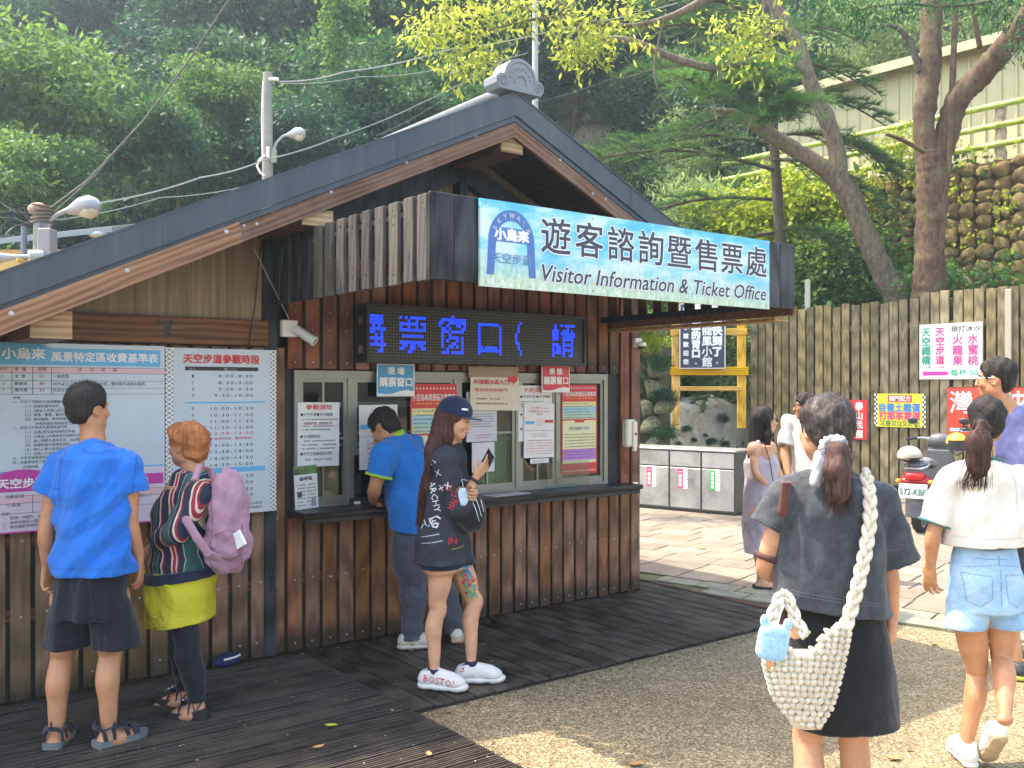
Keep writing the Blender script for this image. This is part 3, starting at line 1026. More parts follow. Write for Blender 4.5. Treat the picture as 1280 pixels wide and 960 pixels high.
for lift,mt,bo in((2,halo,.006),(3,dark,.0016)):
 sg.text('Visitor Information & Ticket Office',(xe0+xe1)/2,.775,.285,mt,wf=xe1-xe0,lift=lift,bold=bo,shear=.22)
rf=random.Random(4)
for i in range(26):
 fx,fz=rf.uniform(.02,.98),rf.uniform(.84,.97)
 rr=rf.uniform(.004,.009)
 colr=rf.choice([flat('flower_orange',(.70,.30,.10)),halo,flat('flower_yellow',(.75,.6,.1))])
 sg.poly([(fx+rr/asp*2.4*math.cos(k*1.047),fz+rr*2.4*math.sin(k*1.047))for k in range(6)],colr,1)
o=sg.place('sign_board','long sky blue sign with dark Chinese and English lettering across the canopy front','sign')
mb=MB()
for fx in(.015,.33,.66,.985):
 for fz in(.05,.95):
  x,z=(fx-.5)*sg.w,(.5-fz)*sg.h
  mb.lathe([(.006,0),(.006,.003),(.0001,.004)],8,Matrix.Translation((x,-sg.th,z))@Matrix.Rotation(R(90),4,'X'))
mb.build('bolt',M['screw'],o)
# ---- LED display
lu0,lu1,lz0,lz1=-2.575,-.73,1.818,2.188
led=empty('led_display','black dot matrix display box with glowing blue characters over the ticket windows','display',FW((lu0+lu1)/2,0.005,(lz0+lz1)/2),ROT)
W2,H2=(lu1-lu0)/2,(lz1-lz0)/2
mb=MB();mb.box(-W2,W2,-.135,0,-H2,H2,bev=.003);mb.build('case',M['black'],led)
mb=MB()
for a in((-W2,W2,-.158,-.1355,H2-.022,H2),(-W2,W2,-.158,-.1355,-H2,-H2+.022),(-W2,-W2+.02,-.158,-.1355,-H2+.022,H2-.022),(W2-.02,W2,-.158,-.1355,-H2+.022,H2-.022)):
 mb.box(*a)
mb.build('frame',M['black'],led)
pm=NT('led_panel')
co=pm.coord((1,1,1),rnd=False)
pitch=(2*H2-.05)/16
vo=pm.n('ShaderNodeTexVoronoi');vo.inputs['Scale'].default_value=1/pitch;vo.inputs['Randomness'].default_value=0
pm.l(co,vo.inputs['Vector'])
pm.color(pm.ramp(vo.outputs['Distance'],[(.30,(.085,.09,.085)),(.40,(.010,.010,.012))]));pm.set(Roughness=.5)
mb=MB();mb.box(-W2+.0205,W2-.0205,-.142,-.1355,-H2+.0225,H2-.0225);mb.build('panel',pm.mat,led)
em=NT('led_blue');em.b.inputs['Base Color'].default_value=(.0,.02,.4,1)
em.b.inputs['Emission Color'].default_value=(.0,.035,1,1);em.b.inputs['Emission Strength'].default_value=.5
def raster(ch):
 v,f_=text_mb(ch,16,x=0,y=8)
 g=np.zeros((16,16),bool)
 if not v:return g
 v=np.array(v)[:,[0,2]];v[:,0]=1.2+v[:,0]*.80;v[:,1]=8+(v[:,1]-8)*.86
 ys,xs=np.mgrid[0:64,0:64]
 X=xs/4+.125;Y=ys/4+.125;g=np.zeros((64,64),bool)
 for fc in f_:
  p=v[list(fc)]
  for k in range(1,len(p)-1):
   a,b,c=p[0],p[k],p[k+1]
   d1=(b[0]-a[0])*(Y-a[1])-(b[1]-a[1])*(X-a[0]);d2=(c[0]-b[0])*(Y-b[1])-(c[1]-b[1])*(X-b[0]);d3=(a[0]-c[0])*(Y-c[1])-(a[1]-c[1])*(X-c[0])
   g|=((d1>=0)&(d2>=0)&(d3>=0))|((d1<=0)&(d2<=0)&(d3<=0))
 return g.reshape(16,4,16,4).sum((1,3))>=8
mb=MB();c0=-7;rled=random.Random(2)
ncol=int((2*W2-.045)/pitch)
for i,ch in enumerate('購票窗口（請先'):
 gsc=raster(ch)
 for yy in range(16):
  for xx in range(16):
   cc=c0+i*16+xx
   if gsc[yy,xx]and 0<=cc<ncol and rled.random()>.04:
    x=-W2+.024+(cc+.5)*pitch;z=-H2+.025+(yy+.5)*pitch
    h=pitch*.40
    mb.box(x-h,x+h,-.1455,-.1422,z-h,z+h)
o=mb.build('lit_dot',em.mat,led);o['kind']='stuff'
mb=MB()
for z in(.08,-.10):
 mb.box(-W2-.004,-W2-.0005,-.10,-.05,z-.025,z+.025)
mb.build('latch',M['steel'],led)
mb=MB()
for x in(-W2+.25,-.1,W2-.3):mb.box(x-.02,x+.02,-.05,-.005,H2+.001,H2+.015)
mb.build('hanging_bracket',M['black'],led)
# ---- notice boards on the left
nbm=flat('board_print',(.50,.58,.64),.4)
pmm=flat('board_lower_print',(.62,.53,.62),.4)
nb_=BoothPrint(-5.45,-3.792,.910,1.888,.055,nbm,.012)
a=nb_.fr(0,640)[1]
nb_.rect(0,1,nb_.fr(0,590)[1]+.005,1.0,pmm,1)
nb_.rect(0,.995,nb_.fr(0,590)[1],nb_.fr(0,590)[1]+.008,blue2,2)
hb0,hb1=nb_.fr(100,437)[1],nb_.fr(100,457)[1]
nb_.rect(0,.985,hb0-.005,hb1,blue2,2)
def dome(pr,cx,z,hw,hh,m,lift):
 pr.poly([(cx+hw*math.cos(math.pi*(1-i/16.)),z-hh*math.sin(math.pi*i/16.))for i in range(17)],m,lift)
dcx=nb_.fr(24,440)[0]
dome(nb_,dcx,hb0+.04,.115,.075,blue2,3)
nb_.px_text('小烏來',24,442,15,white,pw=(2,56),lift=5,bold=.002)
nb_.px_text('風景特定區收費基準表',130,447,12.5,white,pw=(64,197),lift=5,bold=.0015)
x0_,x1_=-.0,nb_.fr(206,480)[0]
zr=[nb_.fr(100,y)[1]for y in(459.5,466.5,476,485,492.5)]
nb_.rect(0.0,x1_,zr[0],zr[1],palep,2)
for z in zr:nb_.rect(0.0,x1_,z,z+.0018,ink,3)
for px in(14.5,40.5,64,206):
 x=nb_.fr(px,470)[0];nb_.rect(x,x+.0015,zr[0],zr[-1],ink,3)
def row(pr,t,px,py,h,m,left=True,**k):pr.px_text(t,px,py,h,m,left=left,res=1,**k)
row(nb_,'票  種',18,461.5,5.2,ink);row(nb_,'票價',47,461.5,5.2,ink);row(nb_,'適      用      範      圍',97,462,5.2,ink);row(nb_,'項次',-2,460.5,5,ink)
for i,(n_,a1,b1,c1)in enumerate((('1','全  票','50','一般民眾'),('2','團體票','40','40人以上之團體，票價8折計收，優待票不適用本優惠。'),('3','優待票','30','符合本基準說明一之遊客'))):
 yy=(470,479.5,487.5)[i]
 row(nb_,n_,3,yy-.5,5,ink);row(nb_,a1,18,yy,5,ink);row(nb_,b1,49,yy,6.5,red);row(nb_,c1,66,yy+.3,5,ink,wscale=.95)
T=[(16,'說明：'),(16,'一、符合下列規定人員得購優待票：'),(31,'（一）設籍桃園市市民。'),(31,'（二）6歲以上未滿12歲之兒童。'),(31,'（三）軍警、義警、義消及志工人員。'),(31,'（四）政府機關、學校辦理之文教活動或戶外教學。'),(44,'持有桃園市政府核發之證明文件者。'),(16,'二、符合下列規定人員得免收門票：'),(31,'（一）未滿6歲兒童持證明文件者。'),(31,'（二）65歲以上人員持身分證明文件者。'),(31,'（三）身心障礙人員持手冊，含必要陪伴者一名。'),(31,'（四）設籍桃園市復興區居民。'),(31,'（五）執行公務人員及配合公務之工作證明者。'),(31,'（六）低收入戶持有證明者。'),(16,'三、天空步道費用另計，請依現場公告購票。'),(16,'四、本基準收取之費用專款專用於園區維護'),(29,'所需經費。')]
for i,(px,t)in enumerate(T):
 row(nb_,t,px,497.2+i*5.42+.0*px,4.3,ink,wscale=.98)
mz=nb_.fr(100,596)[1]
nb_.rect(0,.995,mz,nb_.fr(100,610)[1],mag,3)
dome(nb_,nb_.fr(28,600)[0],mz+.035,.10,.09,mag,4)
nb_.px_text('天空步道',28,604,13,white,pw=(-4,58),lift=6,bold=.002)
nb_.px_text('收費基準表',140,603,9,white,pw=(90,186),lift=6,bold=.001)
zr=[nb_.fr(100,y)[1]for y in(615,624,636)]
for z in zr:nb_.rect(0,x1_,z,z+.0018,ink,3)
nb_.rect(0,x1_,zr[0]+.002,zr[1],palep,2)
for px in(40.5,160,206):
 x=nb_.fr(px,470)[0];nb_.rect(x,x+.0015,zr[0],zr[-1],ink,3)
row(nb_,'活動區域',6,621.5,5.5,ink);row(nb_,'人數限制',168,612,4.5,ink);row(nb_,'小烏來',8,632,5.5,ink);row(nb_,'每梯限10人',167,620,4.5,ink);row(nb_,'每人50元',90,626,5,ink)
for i,t in enumerate(('說明：','一、除週一休園外，依現場公告時段開放參觀，每月第二個週二休園日計。','二、每梯休園次入園參觀人數如上，開放時間自8時至下午17時。','三、開放攝影時間依園區公告辦理。')):
 row(nb_,t,2,643+i*5.6,4.6,ink)
nb_.rect(0,.995,.992,1.0,mag,4)
def diamonds(pr,xa,xb,m):
 pr.rect(xa,xb,0.0,1.0,white,3)
 n=38;hz_=1/n;c=(xa+xb)/2;hw=(xb-xa)/2
 for i in range(n):
  z=(i+.5)*hz_
  pr.poly([(c,z-hz_*.33),(c+hw*.7,z),(c,z+hz_*.33),(c-hw*.7,z)],black,4)
  pr.poly([(c,z-hz_*.2),(c+hw*.42,z),(c,z+hz_*.2),(c-hw*.42,z)],white,5)
  pr.poly([(c,z-hz_*.1),(c+hw*.2,z),(c,z+hz_*.1),(c-hw*.2,z)],black,6)
  for sx in(-1,1):
   pr.poly([(c+sx*hw,z+hz_*.28),(c+sx*hw,z+hz_*.72),(c+sx*hw*.35,z+hz_*.5)][::1 if sx<0 else-1],black,4)
nb_.place('notice_board','wide pale blue price board with magenta lower half behind the man in the blue shirt','notice board')
tb=BoothPrint(-3.788,-3.131,.916,1.882,.055,nbm,.012)
diamonds(tb,0.0,.062,black);diamonds(tb,.945,.995,black)
tb.px_text('天空步道參觀時段',275,449,12,red,pw=(229,324),lift=4,bold=.0022)
tb.px_rect(231,458,322.5,464,black,3)
row(tb,'場次',236,461.5,4.5,white);row(tb,'參觀時間',280,462,4.5,white)
times=['8:00-8:30','8:30-9:00','9:00-9:30','9:30-10:00',None,'10:00-10:30','10:30-11:00','11:00-11:30','11:30-12:00','12:00-13:00','*','13:00-13:30','13:30-14:00','14:00-14:30','14:30-15:00',None,'15:00-15:30','15:30-16:00','16:00-16:30','16:30-17:00']
ypx=[470,478.5,486.3,494.2,503,510.5,518.7,526.4,534.2,541.5,548,556,564,572.2,580.2,587.5,595.5,603.5,612,619.5]
k_=1
for t,yy in zip(times,ypx):
 if t is None:tb.px_rect(231,yy-.4,331,yy+.4,blue2,2)
 elif t=='*':tb.px_text('（午休清潔時間，暫停開放）',285,yy,3.6,redp,pw=(254,316),res=1)
 else:
  wd=4.9*len(t)
  tb.px_text(t,290,yy,5.6,redp if t.startswith('12')else ink,pw=(317-wd,316),res=2,spacing=1.35)
  if not t.startswith('12'):tb.px_text(str(k_),241,yy,5.4,ink,pw=(239.5,242.3)if k_<10 else(238,244));k_+=1
tb.px_text('03-3821835',318,628.5,4.2,ink,pw=(300,327));tb.px_text('03-3340863',318,633.5,4.2,ink,pw=(300,327))
tb.place('notice_board','narrow pale blue timetable board with red heading and diamond patterned edges','notice board')
# ---- papers and plates round the windows
def sheet(name,label,cat,px0,py0,px1,py1,w_,base,th=.0015,tilt=0.0):
 a=onw(px0,(py0+py1)/2,w_);b=onw(px1,(py0+py1)/2,w_)
 zt=onw((px0+px1)/2,py0,w_)[1];zb=onw((px0+px1)/2,py1,w_)[1]
 p=BoothPrint(a[0],b[0],zb,zt,w_,base,th)
 p._pl=lambda:p.place(name,label,cat,tilt)
 return p
paper=flat('paper_white',(.72,.72,.71),.7)
paper2=flat('paper_cream',(.66,.60,.48),.7)
p=sheet('paper_notice','white notice with red heading taped inside the leftmost window','notice',372,503,424,583,.004,paper,tilt=.01)
p.text('參觀須知',.5,.075,.085,redp,wf=.62,bold=.001)
for z,t in((.19,'●天空步道●天空繩橋'),(.53,'● 水域開放區'),(.80,'●飛行空拍機租用須知')):p.text(t,.06,z,.062,black,left=True,wscale=.9,res=1)
p.lines(.1,.93,.24,.45,4,ink,.38,seed=1);p.lines(.14,.8,.32,.36,1,redp,.5,seed=8);p.lines(.1,.9,.57,.75,3,ink,.38,seed=2);p.text('售完、票券以下午結帳',.5,.89,.045,ink,res=1)
p._pl()
p=sheet('flyer','small leaflet with a green photo heading standing at the left end of the counter','flyer',368,582,397,636,.02,paper,tilt=-.05)
fo=plain('flyer_photo',(.10,.20,.06),.5,.7,30,0)
p.rect(0,1,0,.2,fo,1);p.text('森呼吸',.5,.30,.10,ink,wf=.55,bold=.001)
p.lines(.08,.45,.40,.95,7,ink,.4,seed=3);p.lines(.52,.92,.40,.95,7,ink,.4,seed=4);p.rect(.1,.3,.6,.72,ink,3);p.rect(.7,.9,.75,.95,flat('print_grey',(.3,.32,.33)),3)
p._pl()
def arrow(p,x0,x1,z,hh,m,left=True,lift=2):
 if left:p.poly([(x0,z),(x0+hh*.7,z+hh),(x0+hh*.7,z+hh*.5),(x1,z+hh*.5),(x1,z-hh*.5),(x0+hh*.7,z-hh*.5),(x0+hh*.7,z-hh)],m,lift)
 else:p.poly([(x1,z),(x1-hh*.7,z-hh),(x1-hh*.7,z-hh*.5),(x0,z-hh*.5),(x0,z+hh*.5),(x1-hh*.7,z+hh*.5),(x1-hh*.7,z+hh)],m,lift)
p=sheet('paper_notice','white two part notice with a blue arrow behind the bending man','notice',449,506,497,586,.004,paper,tilt=-.01)
p.text('天空步道 Sky walk',.6,.08,.045,redp,wf=.6,res=1);p.text('天空繩橋 Sky rope bridge',.6,.15,.045,redp,wf=.7,res=1)
arrow(p,.02,.30,.34,.07,blue2);p.rect(0,1,.49,.494,ink,2);p.lines(.2,.9,.56,.95,5,redp,.35,seed=5)
p._pl()
def red_poster(label,px0,py0,px1,py1,w_):
 p=sheet('poster',label,'poster',px0,py0,px1,py1,w_,red)
 for i in range(13):p.poly([(.06+i*.073+.017*math.cos(k*1.047),.035+.008*math.sin(k*1.047))for k in range(6)],white,1)
 for i in range(13):p.poly([(.06+i*.073+.017*math.cos(k*1.047),.965+.008*math.sin(k*1.047))for k in range(6)],white,1)
 p.text('小型烏來風景區注意事項',.5,.105,.058,white,wf=.92,res=1,bold=.0006);p.lines(.1,.9,.14,.165,1,yel,.4,seed=6)
 p.rect(.03,.97,.19,.245,flat('pastel_yellow',(.72,.66,.35)),1);p.rect(.03,.97,.245,.315,flat('pastel_blue',(.35,.58,.68)),1);p.rect(.03,.97,.315,.385,flat('pastel_green',(.42,.62,.48)),1)
 p.lines(.06,.92,.195,.385,6,ink,.32,seed=7)
 p.rect(.03,.97,.40,.72,flat('pastel_cream',(.72,.68,.42)),1);p.poly([(.34,.395),(.66,.395),(.62,.425),(.38,.425)],red,2)
 p.rect(.18,.80,.455,.52,flat('pastel_pale',(.66,.66,.5)),2);p.text('遵守遊園十公約',.49,.49,.042,ink,wf=.55,res=1,lift=4);p.lines(.08,.93,.54,.71,5,ink,.33,seed=8)
 p.rect(.03,.97,.725,.845,flat('pastel_violet',(.45,.20,.55)),1);p.lines(.08,.9,.735,.83,3,ink,.3,seed=9)
 p.rect(.03,.97,.845,.88,flat('pastel_cream',(.72,.68,.42)),1)
 return p
red_poster('red bordered poster half hidden behind the woman in the cap',513,480,571,640,-.002)._pl()
red_poster('red bordered poster with yellow, blue and violet panels in the rightmost window',702,481,746,592,-.002)._pl()
p=sheet('paper_notice','lavender white printed page in the window beside the phone','notice',583,490,621,552,.004,flat('paper_lavender',(.56,.56,.62),.7))
p.lines(.1,.9,.42,.72,6,ink,.3,seed=12);p.lines(.3,.8,.84,.95,2,redp,.3,seed=13);p.rect(-.0,.03,.1,.9,blue2,1);p._pl()
p=sheet('paper_notice','small white page low in the window just left of the phone','notice',590,553,618,590,.004,flat('paper_lavender2',(.60,.60,.66),.7))
p.lines(.25,.75,.62,.85,3,ink,.3,seed=14);p._pl()
p=sheet('paper_notice','white notice half covered by the page with two arrows','notice',648,482,690,551,-.001,paper)
p.text('參觀須知',.45,.08,.085,redp,wf=.6,res=1);p.text('●天空步道 ●天空繩橋',.5,.2,.06,black,wf=.9,res=1);p.lines(.06,.95,.27,.4,3,ink,.35,seed=15)
p.text('●',.08,.52,.06,black,res=1);p.text('●',.08,.78,.06,black,res=1);p._pl()
p=sheet('paper_notice','white notice with a blue and a red arrow in the middle right window','notice',655,504.5,692.5,572,.008,paper,tilt=.012)
p.text('天空步道 Sky walk',.5,.08,.045,redp,wf=.6,res=1);p.text('天空繩橋 Sky rope bridge',.5,.14,.045,redp,wf=.72,res=1);p.text('位置示意',.5,.2,.04,redp,res=1)
arrow(p,.03,.34,.35,.055,blue2);arrow(p,.68,.97,.33,.055,red,False);p.lines(.4,.64,.27,.42,5,redp,.3,seed=16);p.rect(0,1,.498,.503,ink,2)
p.lines(.25,.75,.54,.62,2,redp,.35,seed=17);p.lines(.1,.95,.66,.95,6,redp,.33,seed=18);p._pl()
p=sheet('paper_slip','small white paper slip under the notice with two arrows','notice',663,573,686,579,.004,paper)
p.lines(.1,.9,.2,.8,2,ink,.35,seed=19);p._pl()
p=sheet('paper_notice','cream paper sign with brown tape and a red arrow over the middle window','notice',588,471,648,513,.03,paper2,tilt=.02)
p.text('水域戲水區入口',.42,.16,.15,redp,wf=.74,bold=.0015,res=1);p.text('（售票亭旁旋轉門）',.42,.40,.13,redp,wf=.72,res=1)
p.lines(.12,.6,.62,.70,1,ink,.6,seed=20);p.lines(.12,.75,.76,.84,1,ink,.6,seed=21)
arrow(p,.76,.99,.06,.17,red,False,3);p._pl()
p=sheet('tape_strip','strip of brown packing tape holding up the cream paper sign','tape',586,458,648,471.5,.032,flat('brown_tape',(.28,.19,.12),.4));p._pl()
for(lab,x0,y0,x1,y1,base,l1,l2)in(('blue and white plate marking the on site ticket window',471,455,518,495.5,flat('plate_blue',(.03,.28,.58),.35),'現 場','購票窗口'),('red and white plate marking the group ticket window',677,457,712,490.5,flat('plate_red',(.60,.02,.06),.35),'團 體','購票窗口')):
 p=sheet('sign_plate',lab,'sign',x0,y0,x1,y1,.035,base,.005)
 for a in((0,1,0,.03),(0,1,.97,1),(0,.025,.03,.97),(.975,1,.03,.97)):p.rect(*a,white,1)
 p.poly([(.02,.90),(.2,.93),(.4,.92),(.6,.84),(.8,.80),(.98,.84),(.98,.985),(.02,.985)][::-1],white,1)
 p.text(l1,.5,.22,.24,white,wf=.44,bold=.002);p.text(l2,.5,.56,.30,white,wf=.86,bold=.003)
 p._pl()
# ---- cameras, dispenser, things on the counter
def place_root(name,label,cat,px,py,w_):
 u,z=onw(px,py,w_)
 return empty(name,label,cat,FW(u,w_,z),ROT)
c=place_root('security_camera','white bullet security camera on a square box left of the display','camera',359,411,.0)
mb=MB();mb.box(-.05,.05,-.05,0,-.052,.052,bev=.006);mb.build('junction_box',M['white_plastic'],c)
mb=MB();mb.tube([(.01,-.05,-.02),(.03,-.09,-.03),(.045,-.10,-.035)],.009,8);mb.build('bracket',M['white_plastic'],c,True)
Mx=Matrix.Translation((.055,-.11,-.035))@Vector((.55,-.55,-.5)).to_track_quat('Z','Y').to_matrix().to_4x4()
mb=MB();mb.lathe([(.0001,-.06),(.024,-.058),(.029,-.05),(.029,.07),(.032,.075),(.032,.09),(.026,.09),(.024,.08),(.0001,.08)],16,Mx);mb.build('barrel',M['white_plastic'],c,True)
mb=MB();mb.lathe([(.024,.0801),(.0001,.0805)],16,Mx);mb.build('lens',M['black'],c)
c=place_root('security_camera','small white dome security camera at the right corner of the booth','camera',795,429,.0)
mb=MB();mb.box(-.05,.03,-.045,0,-.035,.04,bev=.008);mb.build('base',M['white_plastic'],c)
mb=MB();mb.ell((-.002,-.062,-.022),(.034,.034,.032),14,8);mb.build('dome',M['black'],c,'all')
mb=MB();mb.lathe([(.039,-.01),(.042,0),(.040,.02),(.0001,.022)],16,Matrix.Translation((-.002,-.06,-.018)));mb.build('collar',M['white_plastic'],c,True)
c=place_root('sanitizer_dispenser','cream wall mounted sanitizer dispenser right of the windows','dispenser',782.5,542,.0)
mb=MB();mb.box(-.055,.045,-.07,0,-.105,.115,bev=.014);mb.build('case',M['cream_plastic'],c)
mb=MB();mb.box(.0,.05,-.082,-.0702,-.115,.10,bev=.008);mb.build('cover',M['cream_plastic'],c)
mb=MB();mb.box(.018,.036,-.085,-.0822,-.01,.008);mb.build('level_window',M['black'],c)
mb=MB();mb.box(.012,.04,-.08,-.055,-.135,-.116);mb.build('nozzle',M['white_plastic'],c)
c=place_root('card_machine','black payment machine standing in the open ticket window','card machine',452,632,.03)
mb=MB();mb.box(-.07,.06,-.0,.13,.0,.05,bev=.006);mb.build('base',M['black'],c)
mb=MB();mb.box(-.06,.03,.04,.12,.05,.21,bev=.02);mb.build('body',M['black'],c)
mb=MB();mb.box(-.055,-.01,-.003,.0,.012,.03);mb.build('label_plate',M['white_plastic'],c)
c=place_root('telephone','dark desk telephone beside the payment machine behind the counter','telephone',487,628,.0)
mb=MB();mb.prism([(-.1,0),(.08,0),(.08,.06),(-.1,.025)],0,-.08,.08);mb.build('base',M['black'],c)
mb=MB();mb.tube([(-.07,.0,.06),(-.065,.0,.085),(.0,.0,.09),(.065,.0,.085),(.07,.0,.06)],.016,8);mb.build('handset',M['black'],c,True)
pp=BoothPrint(-1.62,-1.28,0,.16,0,paper,.002)
pp.lines(.05,.95,.1,.9,7,redp,.35,seed=30)
o=pp.build('paper_notice',None,FW(-1.45,.12,.9062),ROT);o.rotation_euler=(R(-90),0,ROT+.1)
tag(o,'flat printed sheet under plastic lying on the counter beside the woman','notice')
mb=MB()
for uu in(-.92,-.55):pass
mb.box(0,.42,0,.003,0,.20);mb.build('acrylic_screen',M['glass'],tag(empty('counter_screen','clear low acrylic screen standing on the right part of the counter','screen',FW(-1.02,.05,.9065),ROT)))
mb=MB();pts=[]
for px,py in((327,300),(322,340),(319,380),(314,410),(311,436)):
 u_,z_=onw(px,py,.03);pts.append(FW(u_,.03,z_))
mb.tube(pts,.0045,6);o=mb.build('cable',M['black'],None,True);tag(o,'thin black cable hanging down the brown veneer panel','cable')
mb=MB();a=onw(335,305,.5);b=onw(361,398,.03)
mb.tube([FW(a[0],.3,a[1]),FW(b[0],.03,b[1])],.003,5);o=mb.build('cable',flat('pale_cable',(.4,.4,.4)),None,True);tag(o,'thin pale wire slanting down to the white bullet camera','cable')
# ================================================================== BEHIND THE SQUARE
FA=Vector((4.35,17.0,0));FD=Vector((.663,-.749,0)).normalized();FNn=Vector((-.749,-.663,0)).normalized()
FROT=math.atan2(FD.y,FD.x)
def on_line(A,Dv,px,py,off=0.0):
 """pixel -> (s, z) on the vertical plane through A along Dv, off metres towards the camera"""
 n=Vector((Dv.y,-Dv.x,0))
 if n.y>0:n=-n
 P0=A+n*off
 a=(px-CXP)/FPX;b=(HYP-py)/FPX
 t=P0 .dot(n)/Vector((a,1,0)).dot(n)
 p=Vector((a*t,t,0))
 return(p-A).dot(Dv),CZ+b*t
def LP(A,Dv,s,off,z):
 n=Vector((Dv.y,-Dv.x,0))
 if n.y>0:n=-n
 return A+Dv*s+n*off+Vector((0,0,z))
slatw=wood('fence_slat_wood',(.10,.082,.045),(.26,.208,.115),2,.7,.35,tint=((.13,.12,.05),.6,0),bump=.5)
fence=empty('slat_fence','tall fence of upright weathered wooden slats behind the scooter carrying painted signs','fence',FA,FROT)
mb=MB();mb.box(-.06,.06,-.012,.012,0,3.0,bev=.004)
sl=[]
for k,h in enumerate((2.90,2.93,3.02)):
 mb=MB();mb.box(-.067,.067,-.013,.013,0,h,bev=.004);sl.append(mb.mesh('slat',slatw))
rf=random.Random(5)
s=.02;i=0
while s<7.6:
 tall=s>3.05
 k=2 if tall else rf.choice([0,1,1])
 x=part('slat',sl[k],fence,(s,0,.12+rf.uniform(-.015,.02)),(rf.uniform(-.003,.003),rf.uniform(-.003,.003),rf.uniform(-.03,.03)))
 s+=.1615 if rf.random()>.06 else .19;i+=1
for z in(.5,1.6,2.6):
 mb=MB();mb.box(-.1,7.7,.014,.06,z,z+.09);mb.build('rail',slatw,fence)
mb=MB()
s=.02
for i in range(47):
 for z in(1.65,2.63):
  mb.lathe([(.008,0),(.006,.003),(.0001,.004)],6,Matrix.Translation((s+rf.uniform(-.02,.02),-.014,z+rf.uniform(-.02,.02)))@Matrix.Rotation(R(90),4,'X'))
 s+=.1630
mb.build('nail_head',M['screw'],fence)['kind']='stuff'
mb=MB();mb.box(-.1,7.7,.07,.1,.0,3.0);mb.build('gap_shade_sheet',flat('fence_shadow',(.022,.026,.014)),fence)  # near-black sheet painting the shade seen between the slats
mb=MB();mb.box(-.05,.05,-.05,-.018,0,3.3,bev=.008)
u_,z_=on_line(FA,FD,1002.5,360)
o=mb.build('post',flat('pale_post',(.38,.40,.34)),fence);
o.location=(on_line(FA,FD,1003,360)[0],.20,.25)
mb=MB();mb.box(-.045,.045,-.06,-.02,0,3.0,bev=.008);o=mb.build('post',flat('bleached_post',(.36,.33,.25)),fence);o.location=(on_line(FA,FD,1262,420)[0],0,.1)
class FencePrint(BoothPrint):
 def fr(s,px,py):
  u,z=on_line(FA,FD,px,py,s.wo)
  return(u-s.u)/s.w+.5,.5-(z-s.z)/s.h
def fsign(name,label,px0,py0,px1,py1,base,off=.035):
 cx=(px0+px1)/2
 a=on_line(FA,FD,px0,400,off)[0];b=on_line(FA,FD,px1,400,off)[0]
 p=FencePrint(a,b,on_line(FA,FD,cx,py1,off)[1],on_line(FA,FD,cx,py0,off)[1],off,base,.012)
 p.go=lambda:tag(p.build(name,None,LP(FA,FD,p.u,off-.012,p.z),FROT),label,'sign')
 return p
p=fsign('direction_sign','white sign with green and pink vertical Chinese writing and a pink arrow on the fence',1149,404,1228,474,flat('sign_white',(.74,.74,.70),.5))
sgreen=flat('sign_green',(.02,.32,.22),.5);spink=flat('sign_pink',(.72,.04,.22),.5)
p.vtext('天空繩橋',.115,.06,.74,.17,sgreen,bold=.005);p.vtext('天空步道',.34,.06,.74,.17,spink,bold=.005)
p.text('(五分鐘)',.115,.78,.055,sgreen,res=1);p.text('(三分鐘)',.34,.78,.055,spink,res=1)
arrow(p,.05,.47,.895,.07,flat('arrow_magenta',(.70,.04,.36),.5))
p.rect(.485,.49,.04,.96,spink,1)
p.text('現打冰沙',.745,.11,.12,black,wf=.46,bold=.002);p.vtext('火龍果',.62,.2,.77,.19,spink,bold=.005);p.vtext('水蜜桃',.86,.2,.77,.19,spink,bold=.005)
p.text('每杯 50',.72,.885,.13,sgreen,wf=.42,bold=.003)
n=34
for i in range(n):
 c=spink if i%2 else sgreen
 for z in(.012,.975):p.rect(i/n+.005,i/n+.019,z,z+.014,c,2)
for i in range(26):
 c=spink if i%2 else sgreen
 for x in(.006,.982):p.rect(x,x+.012,i/26+.01,i/26+.026,c,2)
p.go()
p=fsign('food_sign','yellow sign with checked edges and blue, red and green Chinese lettering',1093,492,1157,534,yel)
p.rect(.27,.74,.05,.26,red,1);p.text('獨門配方',.505,.155,.17,white,wf=.42,bold=.003)
p.text('自養土雞蛋',.5,.42,.26,flat('sign_blue',(.03,.22,.6),.5),wf=.80,bold=.005);p.text('打那茶葉蛋',.5,.67,.26,flat('sign_red',(.68,.05,.20),.5),wf=.80,bold=.005)
p.text('又香又Q又好吃',.5,.89,.17,flat('sign_dkgreen',(.05,.25,.08),.5),wf=.78,bold=.003)
for i in range(14):
 for j in range(2):
  if(i+j)%2:
   for x in(.0,.94):p.rect(x+j*.03,x+j*.03+.03,i/14,(i+1)/14,black,1)
  else:
   for x in(.0,.94):p.rect(x+j*.03,x+j*.03+.03,i/14,(i+1)/14,white,1)
p.go()
p=fsign('inn_sign','red sign with white vertical Chinese lettering partly behind the gray haired ponytail woman',1046,500,1084,549,red)
o_=p
p.vtext('泰山民宿',.74,.04,.98,.22,white,bold=.004);p.vtext('住宿歡迎',.28,.2,.9,.12,white,bold=.003);p.go()
o_=None
p=fsign('red_banner_sign','orange red sign with white brush lettering beside the man in purple',1184,484,1300,545,flat('sign_orange_red',(.66,.06,.03),.45))
p.text('灣',.16,.32,.50,white,bold=.004);p.text('來',.78,.32,.50,white,bold=.004);p.rect(.03,.30,.86,.93,flat('sign_cyan',(.4,.6,.7),.5),1);p.text('亞',.24,.80,.26,black,bold=.012)
p.rect(.0,1,0,.02,flat('sign_border',(.3,.02,.02)),2);p.go()
